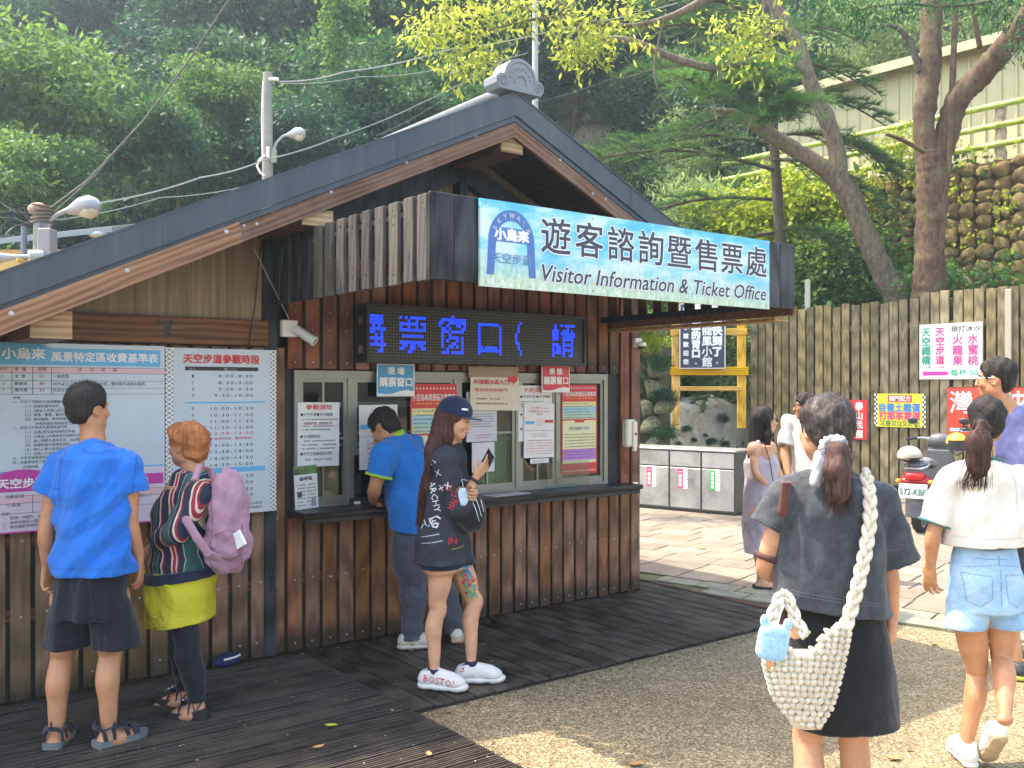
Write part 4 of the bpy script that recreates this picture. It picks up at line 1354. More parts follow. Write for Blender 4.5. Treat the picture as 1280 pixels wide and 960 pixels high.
# ---- stainless waste station
BA=Vector((1.75,12.96,0));BD=Vector((.777,-.626,0)).normalized();BROT=math.atan2(BD.y,BD.x)
bins=empty('waste_station','stainless steel three door recycling cabinet against the concrete bank','recycling bin',BA,BROT)
st=NT('stained_steel')
co=st.coord((1,1,1),rnd=True)
f=st.noise(co,2.2,6,.65);f2=st.noise(st.coord((60,60,2)),1.0,3)
st.color(st.ramp(f,[(.3,(.22,.225,.22)),(.6,(.46,.47,.46))]));st.set(Metallic=.65,Roughness=.45)
st.bump(f2,.15,.002)
L=1.42
mb=MB();mb.box(-.48,L,.01,.55,.05,.83);mb.build('body',flat('bin_side',(.10,.115,.10),.5,metal=.4),bins)
mb=MB();mb.box(-.5,L+.02,-.02,.57,.83,.855,bev=.006);mb.build('top',st.mat,bins)
mb=MB();mb.box(-.48,L,.012,.06,.0,.05);mb.build('plinth',M['black'],bins)
w3=L/3
labs=[flat('label_pink',(.72,.06,.16)),flat('label_pink',(.72,.06,.16)),flat('label_green',(.03,.42,.10))]
for i in range(-1,3):
 mb=MB();mb.box(.012,w3-.012,-.012,.008,.62,.815,bev=.004)
 mb.v=[(x+i*w3,y,z)for x,y,z in mb.v];mb.build('flap',st.mat,bins)
 mb=MB();mb.box(.012,w3-.012,-.012,.008,.07,.60,bev=.004)
 mb.v=[(x+i*w3,y,z)for x,y,z in mb.v];d=mb.build('door',st.mat,bins)
 if i>=0:
  p=Print('l',.15,.27,white,.002)
  p.rect(0,.56,0,1,labs[i],1);p.vtext(('一般垃圾','一般垃圾','資源回收')[i],.28,.08,.92,.17,white,bold=.004);p.lines(.62,.95,.1,.6,4,ink,.4,seed=i)
  p.build('label',d,((i+.42)*w3,-.0125,.46))
# ---- bank of rough concrete behind the bins
bankm=NT('rough_concrete')
co=bankm.coord(rnd=False);f=bankm.noise(co,1.3,7,.68);f2=bankm.noise(co,12,5,.7)
c=bankm.ramp(f,[(.30,(.14,.13,.08)),(.40,(.40,.37,.29)),(.6,(.52,.48,.40)),(.75,(.58,.46,.32))])
bankm.color(bankm.mix(.5,c,bankm.ramp(f2,[(.3,(.4,.4,.38)),(.6,(1,1,1))]),'MULTIPLY'));bankm.set(Roughness=.9);bankm.bump(bankm.math('ADD',f,bankm.math('MULTIPLY',f2,.5)),.8,.05)
KA=Vector((.4,14.5,0));KD=Vector((4.8,3.6,0)).normalized()
vs=[];fs=[];ncx,ncz=60,14
for i in range(ncx+1):
 s=8.0*i/ncx
 top=1.35+.28*mnoise.noise(Vector((s*.9,0,1)))+.12*mnoise.noise(Vector((s*3,0,5)))
 for j in range(ncz+1):
  z=top*j/ncz
  back=.22*(z/1.4)+.05*mnoise.noise(Vector((s*2,z*2,0)))+(.12*mnoise.noise(Vector((s*.7,z*.7,9))))
  if j==ncz:back+=.06
  vs.append(LP(KA,KD,s,-back,z))
 for dz,bk in((.04,.5),(.0,1.6),(-.3,3.2)):
  vs.append(LP(KA,KD,s,-bk,top+dz+.15*mnoise.noise(Vector((s,bk,2)))))
rown=ncz+4
for i in range(ncx):
 for j in range(rown-1):
  a=i*rown+j;fs.append((a,a+rown,a+rown+1,a+1))
o=obj('concrete_bank',np_mesh('concrete_bank',vs,fs,bankm.mat),None);tag(o,'rough pale concrete bank with weed holes behind the recycling cabinet','retaining wall')
# ---- cobbled pilaster beside the booth corner
stonem=NT('mossy_stone')
co=stonem.coord();f=stonem.noise(co,2.5,6,.7);f2=stonem.noise(co,14,4,.7)
geo=stonem.n('ShaderNodeNewGeometry');sp=stonem.n('ShaderNodeSeparateXYZ');stonem.l(geo.outputs['Normal'],sp.inputs[0])
c=stonem.ramp(f,[(.3,(.09,.058,.02)),(.5,(.20,.135,.055)),(.7,(.32,.23,.12))])
mo=stonem.math('ADD',stonem.math('MULTIPLY',sp.outputs['Z'],.5),stonem.math('SUBTRACT',f2,.35),True)
c=stonem.mix(stonem.math('MULTIPLY',mo,.6),c,(.25,.20,.05))
stonem.color(c);stonem.set(Roughness=.95);stonem.bump(stonem.math('ADD',f,f2),.7,.03)
greystone=plain('grey_cobble',(.12,.13,.075),.9,.8,9,.8,25,.03)
def cobble(seed,fl=.38):
 rr=random.Random(seed)
 mb=MB();n,m_=14,8
 ph=[rr.uniform(0,6.28)for _ in range(6)];cuts=[(Vector((rr.gauss(0,1),rr.gauss(-.5,.8),rr.gauss(0,1))).normalized(),rr.uniform(.34,.44))for _ in range(8)]
 for i in range(m_+1):
  th=math.pi*i/m_
  for k in range(n):
   a=2*math.pi*k/n
   x,y,z=math.sin(th)*math.cos(a),math.sin(th)*math.sin(a),-math.cos(th)
   q=(abs(x)**4.0+abs(z)**4.0+abs(y)**3.0)**(1/3.7)+1e-6
   g=1+.09*math.sin(3*x+ph[0])+.08*math.sin(4*z+ph[1])+.06*math.sin(5*y+3*x+ph[2])
   v_=Vector((x/q*.5*g,y/q*fl*g,z/q*.5*g))
   for dq,cq in cuts:
    e_=v_.dot(dq)-cq
    if e_>0:v_-=dq*e_*.85
   mb.v.append(tuple(v_))
 for i in range(m_):
  for k in range(n):
   k2=(k+1)%n
   mb.f.append((i*n+k,i*n+k2,(i+1)*n+k2,(i+1)*n+k));mb.m.append(0)
 return mb
cob=[cobble(k).mesh('stone',stonem.mat,'all')for k in range(6)]
cobg=[cobble(k+9).mesh('stone',greystone,'all')for k in range(4)]
PA=Vector((1.0,13.9,0))
pil=empty('cobble_pillar','mossy pillar of stacked grey cobbles right of the booth corner','stone pillar',D(808,600,13.9)*1.0,R(-30))
pil.location=(D(808,486,13.9).x,13.9,0)
mb=MB();mb.box(-.28,.22,-.05,.4,0,2.6);mb.build('core',flat('pillar_mortar',(.06,.06,.035),.95),pil)
rp=random.Random(6)
z=.08
while z<2.6:
 h=rp.uniform(.22,.34)
 xx=-.30
 while xx<.22:
  w_=rp.uniform(.22,.34)
  part('stone',rp.choice(cobg),pil,(xx+w_/2,-.08,z+h/2),(rp.uniform(-.1,.1),rp.uniform(-.25,.25),rp.uniform(-.2,.2)),(w_*.98,.32,h*.98));xx+=w_
 z+=h
# ---- big mossy stone retaining wall on the right
WA=Vector((8.96,16.5,0));WD=FD
wallo=empty('stone_wall','tall retaining wall of brown mossy cobbles behind the slat fence','stone wall',WA,FROT)
vs=[(-9,.0,0),(5.5,.0,0),(5.5,0,5.72),(-9,0,5.72),(-9,.5,0),(5.5,.5,0),(5.5,.5,5.72),(-9,.5,5.72)]
mb=MB();mb.add(vs,[(0,1,2,3),(3,2,6,7),(5,4,7,6)]);mb.build('mortar',plain('wall_mortar',(.10,.07,.032),.95,.4,4,.5,20,.02),wallo)
rw=random.Random(8);cnt=0
s=-4.4
cols=[]
while s<1.4:
 cw=rw.uniform(.25,.31)
 z=2.75+rw.uniform(-.2,0)
 while z<5.72:
  h=rw.uniform(.19,.31)
  if z+h>5.85:break
  two=rw.random()<.08
  if two:
   for q in(0,1):
    part('stone',rw.choice(cob),wallo,(s+cw*(.25+.5*q),-.06,z+h/2),(rw.uniform(-.1,.1),rw.uniform(-.15,.15),rw.uniform(-.15,.15)),(cw*.55,.24,h*1.04));cnt+=1
  else:
   part('stone',rw.choice(cob),wallo,(s+cw/2,-.06+rw.uniform(-.03,.03),z+h/2),(rw.uniform(-.1,.1),rw.uniform(-.12,.12),rw.uniform(-.12,.12)),(cw*1.07,.25,h*1.05));cnt+=1
  z+=h
 s+=cw
# ---- bamboo style rail on top of the wall
bam=NT('painted_bamboo')
co=bam.coord(rnd=False);f=bam.noise(co,3,4,.6)
bam.color(bam.ramp(f,[(.35,(.16,.27,.03)),(.5,(.34,.46,.06)),(.66,(.55,.60,.16))]));bam.set(Roughness=.45)
concp=plain('pale_cement_post',(.40,.32,.25),.85,.45,12,.6,30,.01)
ring_m=flat('bamboo_ring',(.05,.16,.12),.5)
rail=empty('bamboo_fence','green bamboo style railing with cement log posts on top of the stone wall','railing',WA,FROT)
z0=5.74
psts=[on_line(WA,WD,px,300)[0]for px in(945,1118,1247)]
psts=[on_line(WA,WD,1118,200)[0]-3.0,on_line(WA,WD,1118,200)[0],on_line(WA,WD,1247,150)[0],on_line(WA,WD,1247,150)[0]+1.9]
for q in psts:
 mb=MB()
 pts=[(q+.02*math.sin(k*2.1),.12,z0+.13*k)for k in range(9)]
 mb.tube(pts,[.095,.10,.09,.10,.092,.10,.09,.098,.09],10);mb.build('post',concp,rail,True)
def bamboo(a,b,z,r,name='rail'):
 mb=MB();n=max(2,int((b-a)/.12));pts=[];rr=[]
 k=0
 x=a
 while x<b:
  seg=.42
  for dx,rad in((0,r*1.14),(.02,r),(seg-.02,r)):
   if x+dx<b:pts.append((x+dx,.02,z));rr.append(rad)
  x+=seg
 mb.tube(pts,rr,10)
 mb.build(name,bam.mat,rail,True)
for zz in(.28,.62,.98):bamboo(psts[0]-1.0,psts[3]+1.5,z0+zz,.055)
mbr=MB()
for q in(psts[1]+1.0,psts[2]+.85,psts[0]+1.4):
 mb=MB();mb.tube([(q,.02,z0),(q,.02,z0+.62)],.05,8);mb.build('upright',bam.mat,rail,True)
# ---- cream corrugated shed
cream=plain('cream_sheet',(.46,.43,.24),.55,.08,1.2,.1,10,.01,rnd=False)
SA=WA-FNn*2.0
shed=empty('corrugated_shed','cream corrugated metal building above the stone wall at the upper right','shed',SA,FROT)
s0=-6.2;s1=6.0
mb=MB();x=s0;pts=[]
while x<s1:
 pts+=[(x,0),(x+.20,0),(x+.225,-.035),(x+.265,-.035),(x+.29,0)];x+=.30
mb.v=[(a,b,5.7)for a,b in pts]+[(a,b,8.55)for a,b in pts];n=len(pts)
mb.f=[(i,i+1,n+i+1,n+i)for i in range(n-1)];mb.m=[0]*(n-1)
mb.build('wall',cream,shed)
mb=MB();mb.v=[(s0,0,5.7),(s0,4,5.7),(s0,4,9.9),(s0,0,8.55)];mb.f=[(0,1,2,3)];mb.m=[0];mb.build('wall',cream,shed)
mb=MB();mb.prism([(-.35,8.50),(4.2,9.95),(4.2,10.05),(-.35,8.60)],0,s0-.3,s1);mb.build('roof',plain('rust_roof',(.28,.13,.07),.6,.3,3),shed)
mb=MB();mb.box(s0-.3,s1,-.36,-.33,8.42,8.61);mb.build('eave_trim',cream,shed)
mb=MB();mb.prism([(1.35,8.25),(2.4,7.6),(2.4,7.8),(1.35,8.45)],1,-.8,-.4);mb.build('gutter',flat('yellow_trim',(.62,.55,.22),.5),shed)
# ---- yellow timber frame with the restaurant board
yw=wood('yellow_painted_wood',(.42,.22,.02),(.72,.42,.05),2,.5,.12)
YD=14.9
frame=empty('yellow_sign_frame','orange yellow timber frame holding a dark restaurant board above the bank','sign frame',(D(886,500,YD).x,YD,0),R(-8))
pxs=lambda px:(px-886)/FPX*YD
zz=lambda py:CZ+(HYP-py)/FPX*YD
for px,pb in((845.5,521),(926,519)):
 mb=MB();mb.box(pxs(px)-.065,pxs(px)+.065,-.04,.04,zz(pb)-.2,3.25,bev=.006);mb.build('post',yw,frame)
for a,b_,pa,pb in((836,932,411,419),(838,934,459,469),(850,926,483,488.5)):
 mb=MB();mb.box(pxs(a),pxs(b_),-.085,-.042,zz(pb),zz(pa),bev=.005);mb.build('crossbar',wood('yellow_crossbar',(.42,.22,.02),(.74,.44,.06),0,.5,.12),frame)
mb=MB();mb.box(pxs(836),pxs(934),-.085,-.042,3.0,3.12,bev=.005);mb.build('crossbar',yw,frame)
p=Print('d',pxs(904)-pxs(848),zz(380)-zz(461),flat('board_navy',(.035,.04,.075),.4),.02)
p.rect(0,1,0,.012,paper,1);p.rect(0,1,.988,1,paper,1);p.rect(0,.02,.01,.99,paper,1);p.rect(.98,1,.01,.99,paper,1)
p.vtext('味道快到了，',.82,.02,.98,.155,white,bold=.01);p.vtext('香。龍鳳小館',.60,.02,.98,.16,white,bold=.004)
p.vtext('滿足您的胃口。',.36,-.0,.98,.14,white,bold=.01);p.vtext('龍鳳小館歡迎您',.14,.04,.96,.085,white,bold=.004)
o=p.build('restaurant_board',None,(frame.location.x+(pxs(848)+pxs(904))/2*math.cos(R(-8))+0,YD-.13-(pxs(848)+pxs(904))/2*math.sin(R(8)),(zz(380)+zz(461))/2),R(-8))
tag(o,'dark board with white vertical Chinese lettering hung on the yellow timber frame','sign')
# ---- scooter seen from behind
sc=empty('scooter','grey and red motor scooter parked nose to the fence with its plate showing','scooter',(4.66,10.75,.012),R(-37))
rubber=plain('tyre_rubber',(.02,.02,.02),.85,.2,20,.3)
gpl=flat('scooter_grey',(.10,.105,.115),.35);rpl=flat('scooter_red',(.40,.02,.02),.25);seatm=plain('scooter_seat',(.16,.165,.18),.55,.2,6,.2)
def wheel(y,name='wheel'):
 Mx=Matrix.Translation((0,y,.235))@Matrix.Rotation(R(90),4,'Y')
 w0=tag(MB().lathe([(.175,-.045),(.215,-.052),(.235,-.03),(.238,0),(.235,.03),(.215,.052),(.175,.045)],28,Mx).build(name,rubber,sc,True))
 mb=MB();mb.lathe([(.02,-.05),(.05,-.05),(.05,.05),(.02,.05)],12,Mx);mb.lathe([(.15,-.035),(.178,-.04),(.178,.04),(.15,.035)],28,Mx)
 for k in range(5):
  a=k*2*math.pi/5;c_=Vector((0,y,.235));mb.tube([c_+Vector((0,.04*math.cos(a),.04*math.sin(a))),c_+Vector((0,.16*math.cos(a),.16*math.sin(a)))],.018,6)
 mb.build('rim',M['steel'],w0,True)
wheel(.0);wheel(1.22)
mb=MB()
def loft(rings,n=16):
 mb=MB();vs=[]
 for(c,rx,rz,p_)in rings:
  for k in range(n):
   a=2*math.pi*k/n
   ca,sa=math.cos(a),math.sin(a)
   x=math.copysign(abs(ca)**p_,ca)*rx;z=math.copysign(abs(sa)**p_,sa)*rz
   vs.append((c[0]+x,c[1],c[2]+z))
 fs=[(i*n+k,i*n+(k+1)%n,(i+1)*n+(k+1)%n,(i+1)*n+k)for i in range(len(rings)-1)for k in range(n)]
 fs+=[tuple(range(n))[::-1],tuple(range((len(rings)-1)*n,len(rings)*n))]
 return mb.add(vs,fs)
loft([((0,-.30,.70),.05,.03,.8),((0,-.27,.69),.10,.06,.8),((0,-.12,.66),.14,.10,.8),((0,.15,.60),.165,.15,.8),((0,.42,.54),.15,.17,.8),((0,.52,.45),.10,.12,.8)]).build('rear_body',gpl,sc,'all')
loft([((0,-.24,.775),.06,.02,.8),((0,-.16,.80),.115,.035,.8),((0,.05,.81),.13,.05,.8),((0,.3,.77),.12,.05,.8),((0,.50,.75),.09,.04,.8)]).build('seat',seatm,sc,'all')
mb=MB();mb.box(-.13,.13,.45,.95,.22,.28,bev=.01);mb.build('floorboard',gpl,sc)
loft([((0,1.0,.3),.10,.04,.9),((0,.98,.5),.16,.03,.9),((0,.93,.8),.17,.05,.9),((0,.88,.95),.09,.05,.9)]).build('leg_shield',gpl,sc,'all')
mb=MB();mb.box(-.15,.15,.86,1.0,.3,.92,bev=.03);mb.build('front_panel',gpl,sc)
mb=MB();mb.tube([(0,1.22,.235),(0,1.05,.62),(0,.92,.98)],.028,8);mb.build('fork',M['steel'],sc,True)
mb=MB();mb.tube([(-.32,.78,1.02),(-.2,.86,1.04),(0,.90,1.02),(.2,.86,1.04),(.32,.78,1.02)],.014,8);h=mb.build('handlebar',M['steel'],sc,True)
for sx in(-1,1):
 mb=MB();mb.tube([(sx*.24,.83,1.035),(sx*.35,.765,1.02)],.019,8);mb.build('grip',M['black'],h,True)
 mb=MB();mb.tube([(sx*.2,.86,1.05),(sx*.27,.84,1.2)],.006,6);mb.ell((sx*.29,.83,1.25),(.06,.012,.04),12,6);mb.build('mirror',M['black'],sc,True)
loft([((0,.86,1.0),.12,.07,.8),((0,.95,1.02),.13,.08,.8),((0,1.04,.98),.07,.05,.8)]).build('handlebar_cowl',gpl,sc,'all')
loft([((0,-.335,.655),.075,.03,.7),((0,-.31,.66),.105,.045,.7),((0,-.24,.665),.12,.055,.7)]).build('tail_lamp',flat('lamp_red',(.55,.01,.015),.15),sc,'all')
loft([((0,-.30,.60),.14,.03,.7),((0,-.22,.61),.165,.05,.7),((0,-.1,.60),.165,.06,.7)]).build('tail_panel',rpl,sc,'all')
for sx in(-1,1):
 mb=MB();mb.ell((sx*.17,-.27,.60),(.035,.04,.028),10,6);mb.build('indicator',flat('lamp_amber',(.75,.28,.02),.2),sc,'all')
 mb=MB();mb.tube([(sx*.12,.0,.24),(sx*.12,-.0,.3),(sx*.135,.05,.60)],.026,8);mb.build('shock',M['black'],sc,True)
mb=MB();mb.tube([(-.12,-.1,.79),(-.13,-.24,.77),(-.08,-.31,.75),(.08,-.31,.75),(.13,-.24,.77),(.12,-.1,.79)],.012,8);mb.build('grab_rail',M['steel'],sc,True)
mb=MB();mb.prism([(-.26,.56),(-.25,.56),(-.30,.20),(-.31,.20)],0,-.09,.09);mb.build('mudguard',gpl,sc)
p=Print('pl',.30,.16,flat('plate_white',(.66,.70,.68),.4),.004)
pg=flat('plate_ink',(.03,.12,.10),.4)
p.text('572-KBF',.5,.56,.62,pg,wf=.9,bold=.003);p.rect(.1,.2,.06,.12,pg,1);p.rect(.8,.9,.06,.12,pg,1)
o=p.build('number_plate',sc,(0,-.335,.50));o.rotation_euler=(R(-8),0,0)
mb=MB();mb.tube([(.14,.5,.2),(.17,.1,.22),(.18,-.2,.27)],[.03,.045,.05],12);mb.build('exhaust',M['steel'],sc,True)
mb=MB();mb.box(-.13,-.06,-.1,.4,.17,.36,bev=.03);mb.build('engine',M['black'],sc)
mb=MB();mb.tube([(-.1,.45,.2),(-.2,.40,.0)],.012,6);mb.build('stand',M['steel'],sc)
def helmet(name,label,loc,shell,rz,vis):
 h=empty(name,label,'helmet',loc,rz)
 prof=[]
 mb=MB();n,m_=20,10;vs=[]
 for i in range(m_+1):
  th=math.pi*.60*i/m_
  for k in range(n):
   a=2*math.pi*k/n
   zc=math.cos(th);r=math.sin(th)
   z=.115*zc
   if math.sin(a)<-.2 and th>1.2:z+=.03*(th-1.2)
   vs.append((.115*r*math.cos(a),.135*r*math.sin(a),z))
 fs=[(i*n+k,i*n+(k+1)%n,(i+1)*n+(k+1)%n,(i+1)*n+k)for i in range(m_)for k in range(n)]
 mb.add(vs,fs);mb.build('shell',shell,h,'all')
 mb=MB();mb.tube([(.112*math.cos(a*.3142),.132*math.sin(a*.3142),-.03+(.012 if math.sin(a*.3142)<0 else 0))for a in range(21)],.007,6);mb.build('rim_trim',M['black'],h,True)
 mb=MB();mb.ell((0,0,-.005),(.10,.115,.07),14,8);mb.build('lining',M['black'],h,'all')
 if vis:
  mb=MB();vs=[]
  for i in range(5):
   for k in range(9):
    a=-math.pi/2+(k-4)*.28;vs.append((.125*math.cos(a),.145*math.sin(a)-.0,.03-i*.03))
  mb.add(vs,[(i*9+k,i*9+k+1,(i+1)*9+k+1,(i+1)*9+k)for i in range(4)for k in range(8)]);mb.build('visor',vis,h,'all')
 for sx in(-1,1):
  mb=MB();mb.tube([(sx*.10,0,-.04),(sx*.07,-.01,-.11),(0,-.02,-.15)],.006,5);mb.build('strap',M['black'],h)
 return h
hp=D(1137,570,10.6)
helmet('helmet','cream white open helmet perched at the left rear of the scooter',(hp.x,hp.y,hp.z-.0),flat('helmet_cream',(.46,.41,.33),.4),R(60),None)
hp=D(1196,553,10.9)
helmet('helmet','yellow and black helmet resting over the scooter handlebar',(hp.x,hp.y,hp.z),flat('helmet_yellow',(.72,.48,.05),.3),R(-10),M['black'])
# ---- small things on the ground
c=empty('folded_pouch','flat navy pouch with a white stripe lying on the deck by the wall','pouch',G(283,832,.03)+Vector((0,0,.0)),ROT+.1)
mb=MB();
ringv=[]
mb.ell((0,0,.032),(.088,.055,.034),16,8);mb.ell((.01,0,.052),(.072,.045,.018),16,6);mb.build('pouch',plain('navy_cloth',(.012,.02,.09),.8,.2,20,.3),c,'all')
mb=MB();mb.tube([(-.04+.012*k,-.0555*math.sqrt(max(0,1-((-.04+.012*k)/.088)**2))-.002,.052+.0008*k)for k in range(10)],.0045,6,flat=1.4);mb.build('stripe',M['white_plastic'],c,True)
def leaf_on(px,py,z,L,colr,rz,label):
 p0=G(px,py,z)
 mb=MB();n=7;vs=[]
 for i in range(n+1):
  t=i/n;wv=L*.26*math.sin(math.pi*min(1,t*1.02))**.8
  for sx in(-1,0,1):vs.append(((t-.5)*L,sx*wv,.006+abs(sx)*.006+.012*(t-.4)**2))
 fs=[]
 for i in range(n):
  for k in range(2):fs.append((i*3+k,(i+1)*3+k,(i+1)*3+k+1,i*3+k+1))
 mb.add(vs,fs);o=mb.build('fallen_leaf',colr,None,'all',(p0 .x,p0 .y,z),rz);tag(o,label,'leaf')
lg=flat('leaf_green',(.32,.42,.04),.5);lb=flat('leaf_brown',(.36,.20,.07),.7);lo=flat('leaf_orange',(.50,.22,.08),.7)
leaf_on(414,909,DZ+.006,.065,lg,1.2*0-.1,'yellow green fallen leaf on the grooved deck')
leaf_on(398,936,DZ+.006,.06,lb,.5,'curled brown leaf on the grooved deck below the green one')
leaf_on(536,945,DZ+.006,.05,lo,1.9,'small orange leaf on the deck near its lower right edge')
leaf_on(795,957,.001,.08,lb,.4,'brown leaf on the gravel at the bottom edge')
leaf_on(877,686,.02,.10,lo,.2,'brown leaf on the paving right of the booth corner')
leaf_on(1118,950,.001,.07,lb,.3,'pale brown leaf on the gravel beside the center woman')
leaf_on(1168,806,.001,.06,lb,.8,'small brown leaf on the gravel near the paving edge')
# ---- poles, lamps, loudspeaker, wires
conc=plain('concrete_pole',(.28,.265,.24),.85,.15,4,.3,40,.005)
pale=plain('lamp_housing',(.38,.39,.40),.45,.08,3,.05,metal=.2)
lens_m=plain('lamp_lens',(.55,.52,.40),.15,.08,5,0)
def street_lamp_head(root,a,d,L,W_):
 """head at local point a, pointing along d"""
 Mx=Matrix.Translation(a)@Vector(d).to_track_quat('X','Z').to_matrix().to_4x4()
 def lf(r,zc,name,mat):
  mb=MB();n=14;vs=[]
  for(x,ry,rz,dz)in r:
   for k in range(n):
    an=2*math.pi*k/n
    vs.append(Mx@Vector((x*L,ry*W_*math.cos(an),dz*W_+rz*W_*math.sin(an))))
  mb.add(vs,[(i*n+k,i*n+(k+1)%n,(i+1)*n+(k+1)%n,(i+1)*n+k)for i in range(len(r)-1)for k in range(n)])
  mb.build(name,mat,root,'all')
 lf([(-.02,.01,.01,0),(0,.14,.14,0),(.18,.26,.24,.02),(.45,.46,.40,.05),(.75,.5,.42,.05),(.93,.34,.28,.02),(1.0,.01,.01,0)],0,'lamp_head',pale)
 lf([(.32,.01,.01,-.12),(.4,.3,.22,-.14),(.62,.42,.36,-.16),(.82,.36,.3,-.14),(.93,.16,.12,-.1),(.95,.01,.01,-.1)],0,'lens',lens_m)
pd=16.0
pole=empty('utility_pole','round concrete utility pole with a lamp rising behind the middle of the roof','utility pole',(D(334.5,486,pd).x,pd,0))
top=D(334.5,91,pd).z
mb=MB();mb.tube([(0,0,0),(0,0,top*.5),(0,0,top)],[.13,.105,.075],14);mb.build('shaft',conc,pole,True)
lx=lambda px,py:(D(px,py,pd)-Vector((pole.location.x,pd,0)))
mb=MB();mb.tube([lx(339,205),lx(341,190),lx(346,178),lx(354,170),lx(362,168)],[.025]*5,8);mb.build('lamp_arm',pale,pole,True)
street_lamp_head(pole,lx(359,169),(1,0,.08),.32,.24)
mb=MB();a=lx(343,196);mb.box(a.x-.03,a.x+.06,-.12,-.06,a.z-.12,a.z+.1);mb.build('meter_box',flat('box_olive',(.30,.30,.24)),pole)
mb=MB();a=lx(338,192);mb.box(a.x-.03,a.x+.02,-.16,-.121,a.z-.1,a.z+.08);mb.build('notice_plate',M['white_plastic'],pole)
mb=MB();mb.tube([lx(338,101)+Vector((0,-.08,0)),lx(346,101)+Vector((0,-.1,0)),lx(350,102)+Vector((0,-.1,0))],.028,8);mb.build('insulator',M['white_plastic'],pole,True)
mb=MB();mb.tube([lx(336,104)+Vector((-.07,-.1,0)),lx(330,118)+Vector((0,-.1,0)),lx(329,150)+Vector((0,-.1,0)),lx(330,200)+Vector((0,-.1,0))],.012,6);mb.build('service_cable',M['white_plastic'],pole,True)
pts=[lx(334,196),lx(327,203),lx(324,210),lx(328,218),lx(333,222)]
mb=MB();mb.tube([p_+Vector((0,-.14,0))for p_ in pts],.02,6);mb.build('cable_loop',M['white_plastic'],pole,True)
pd2=9.5
pole2=empty('lamp_post','old post with a street lamp and coiled cables behind the left end of the roof','lamp post',(D(52,486,pd2).x,pd2,0))
l2=lambda px,py,dy=0.0:(D(px,py,pd2+dy)-Vector((pole2 .location.x,pd2,0)))
mb=MB();mb.tube([(0,0,0),(0,0,l2(50,262).z)],[.10,.075],12);mb.build('shaft',conc,pole2,True)
mb=MB();mb.tube([(-.16+.0,-.09,1),(-.13,-.09,l2(50,285).z)],.03,8);mb.tube([(.02,-.11,1),(.03,-.10,l2(50,280).z)],.02,8);mb.build('conduit',flat('blue_conduit',(.13,.16,.20),.5),pole2,True)
mb=MB();a=l2(66,303);mb.box(a.x-.08,a.x+.05,-.16,.0,a.z-.2,a.z+.12,bev=.01);mb.build('control_box',flat('box_grey',(.28,.28,.27)),pole2)
mb=MB();mb.tube([l2(60,287),l2(62,276),l2(72,268),l2(88,261)],[.022,.022,.024,.03],8);mb.build('lamp_arm',pale,pole2,True)
street_lamp_head(pole2,l2(84,264),(1,0,.20),.34,.24)
mb=MB()
for k in range(5):mb.tube([(.09*math.cos(a*.5236),.09*math.sin(a*.5236),l2(50,258+k*5).z+.008*math.sin(a+k))for a in range(13)],.014,6)
mb.build('cable_coil',flat('coil_tan',(.16,.11,.08),.7),pole2,True)
mb=MB();mb.ell(tuple(l2(48,262)),(.10,.10,.07),12,8);mb.build('insulator',flat('insulator_brown',(.32,.22,.14),.5),pole2,'all')
mb=MB()
rr=random.Random(9)
for k in range(7):
 a0=l2(50,262+k*4);d=Vector((rr.uniform(-.5,-.1),rr.uniform(-.2,.2),rr.uniform(-.1,.2)))
 mb.tube([a0,a0+d*.5+Vector((0,0,rr.uniform(-.1,.1))),a0+d],.006,5)
mb.build('loose_wire',M['black'],pole2,True)
hs_=empty('loudspeaker','grey horn loudspeaker at the far left edge behind the roof','loudspeaker',D(8,322,9.2))
Mx=Vector((-.85,-.50,-.12)).to_track_quat('Z','Y').to_matrix().to_4x4()
mb=MB();mb.lathe([(.02,-.2),(.03,-.05),(.05,.05),(.09,.14),(.15,.21),(.165,.215),(.165,.23),(.14,.215),(.08,.15),(.04,.06),(.0001,.0)],22,Mx);mb.build('horn',flat('horn_grey',(.42,.44,.40),.45),hs_,True)
mb=MB();mb.lathe([(.0001,-.34),(.06,-.33),(.065,-.2),(.02,-.19)],14,Mx);mb.build('driver',flat('horn_grey',(.42,.44,.40),.45),hs_,True)
mb=MB();mb.tube([(.1,.0,-.02),(.2,.2,-.05),(.42,.35,-.02)],.02,6);mb.build('bracket',flat('bracket_yellow',(.55,.35,.08),.5),hs_)
mb=MB();mb.tube([(0,.1,-.1),(0,.12,-1.0),(0,.12,-3.0)],.03,8);mb.build('stand_pipe',M['steel'],hs_)
pz=D(669,40,19.5)
mb=MB();mb.tube([(0,0,0),(0,0,pz.z+.9)],[.09,.06],10);o=mb.build('utility_pole',flat('white_pole',(.42,.44,.43),.6),None,True,(pz.x,19.5,0));tag(o,'thin white pole standing behind the ridge tile','utility pole')
hut=empty('far_hut','low blue grey roofed hut glimpsed over the left end of the booth roof','hut',(D(60,486,12).x,12,0))
h3=lambda px,py:D(px,py,12)-Vector((hut.location.x,12,0))
a,b_=h3(-40,305),h3(140,286)
mb=MB();mb.prism([(0,0),(1.6,.35),(1.6,.42),(0,.07)],0,a.x,b_.x);mb.v=[(x,y,z+(a.z+(b_.z-a.z)*(x-a.x)/(b_.x-a.x))-.04)for x,y,z in mb.v];mb.build('roof',flat('hut_roof',(.20,.26,.28),.5),hut)
mb=MB();mb.box(a.x+.1,b_.x-.15,.2,1.4,0,a.z-.05);mb.build('wall',flat('hut_wall',(.50,.32,.10),.7),hut)
mb=MB();mb.box(a.x+.1,b_.x-.15,.14,.199,a.z-.4,a.z-.05);mb.build('eave_board',flat('hut_board',(.55,.36,.12),.6),hut)
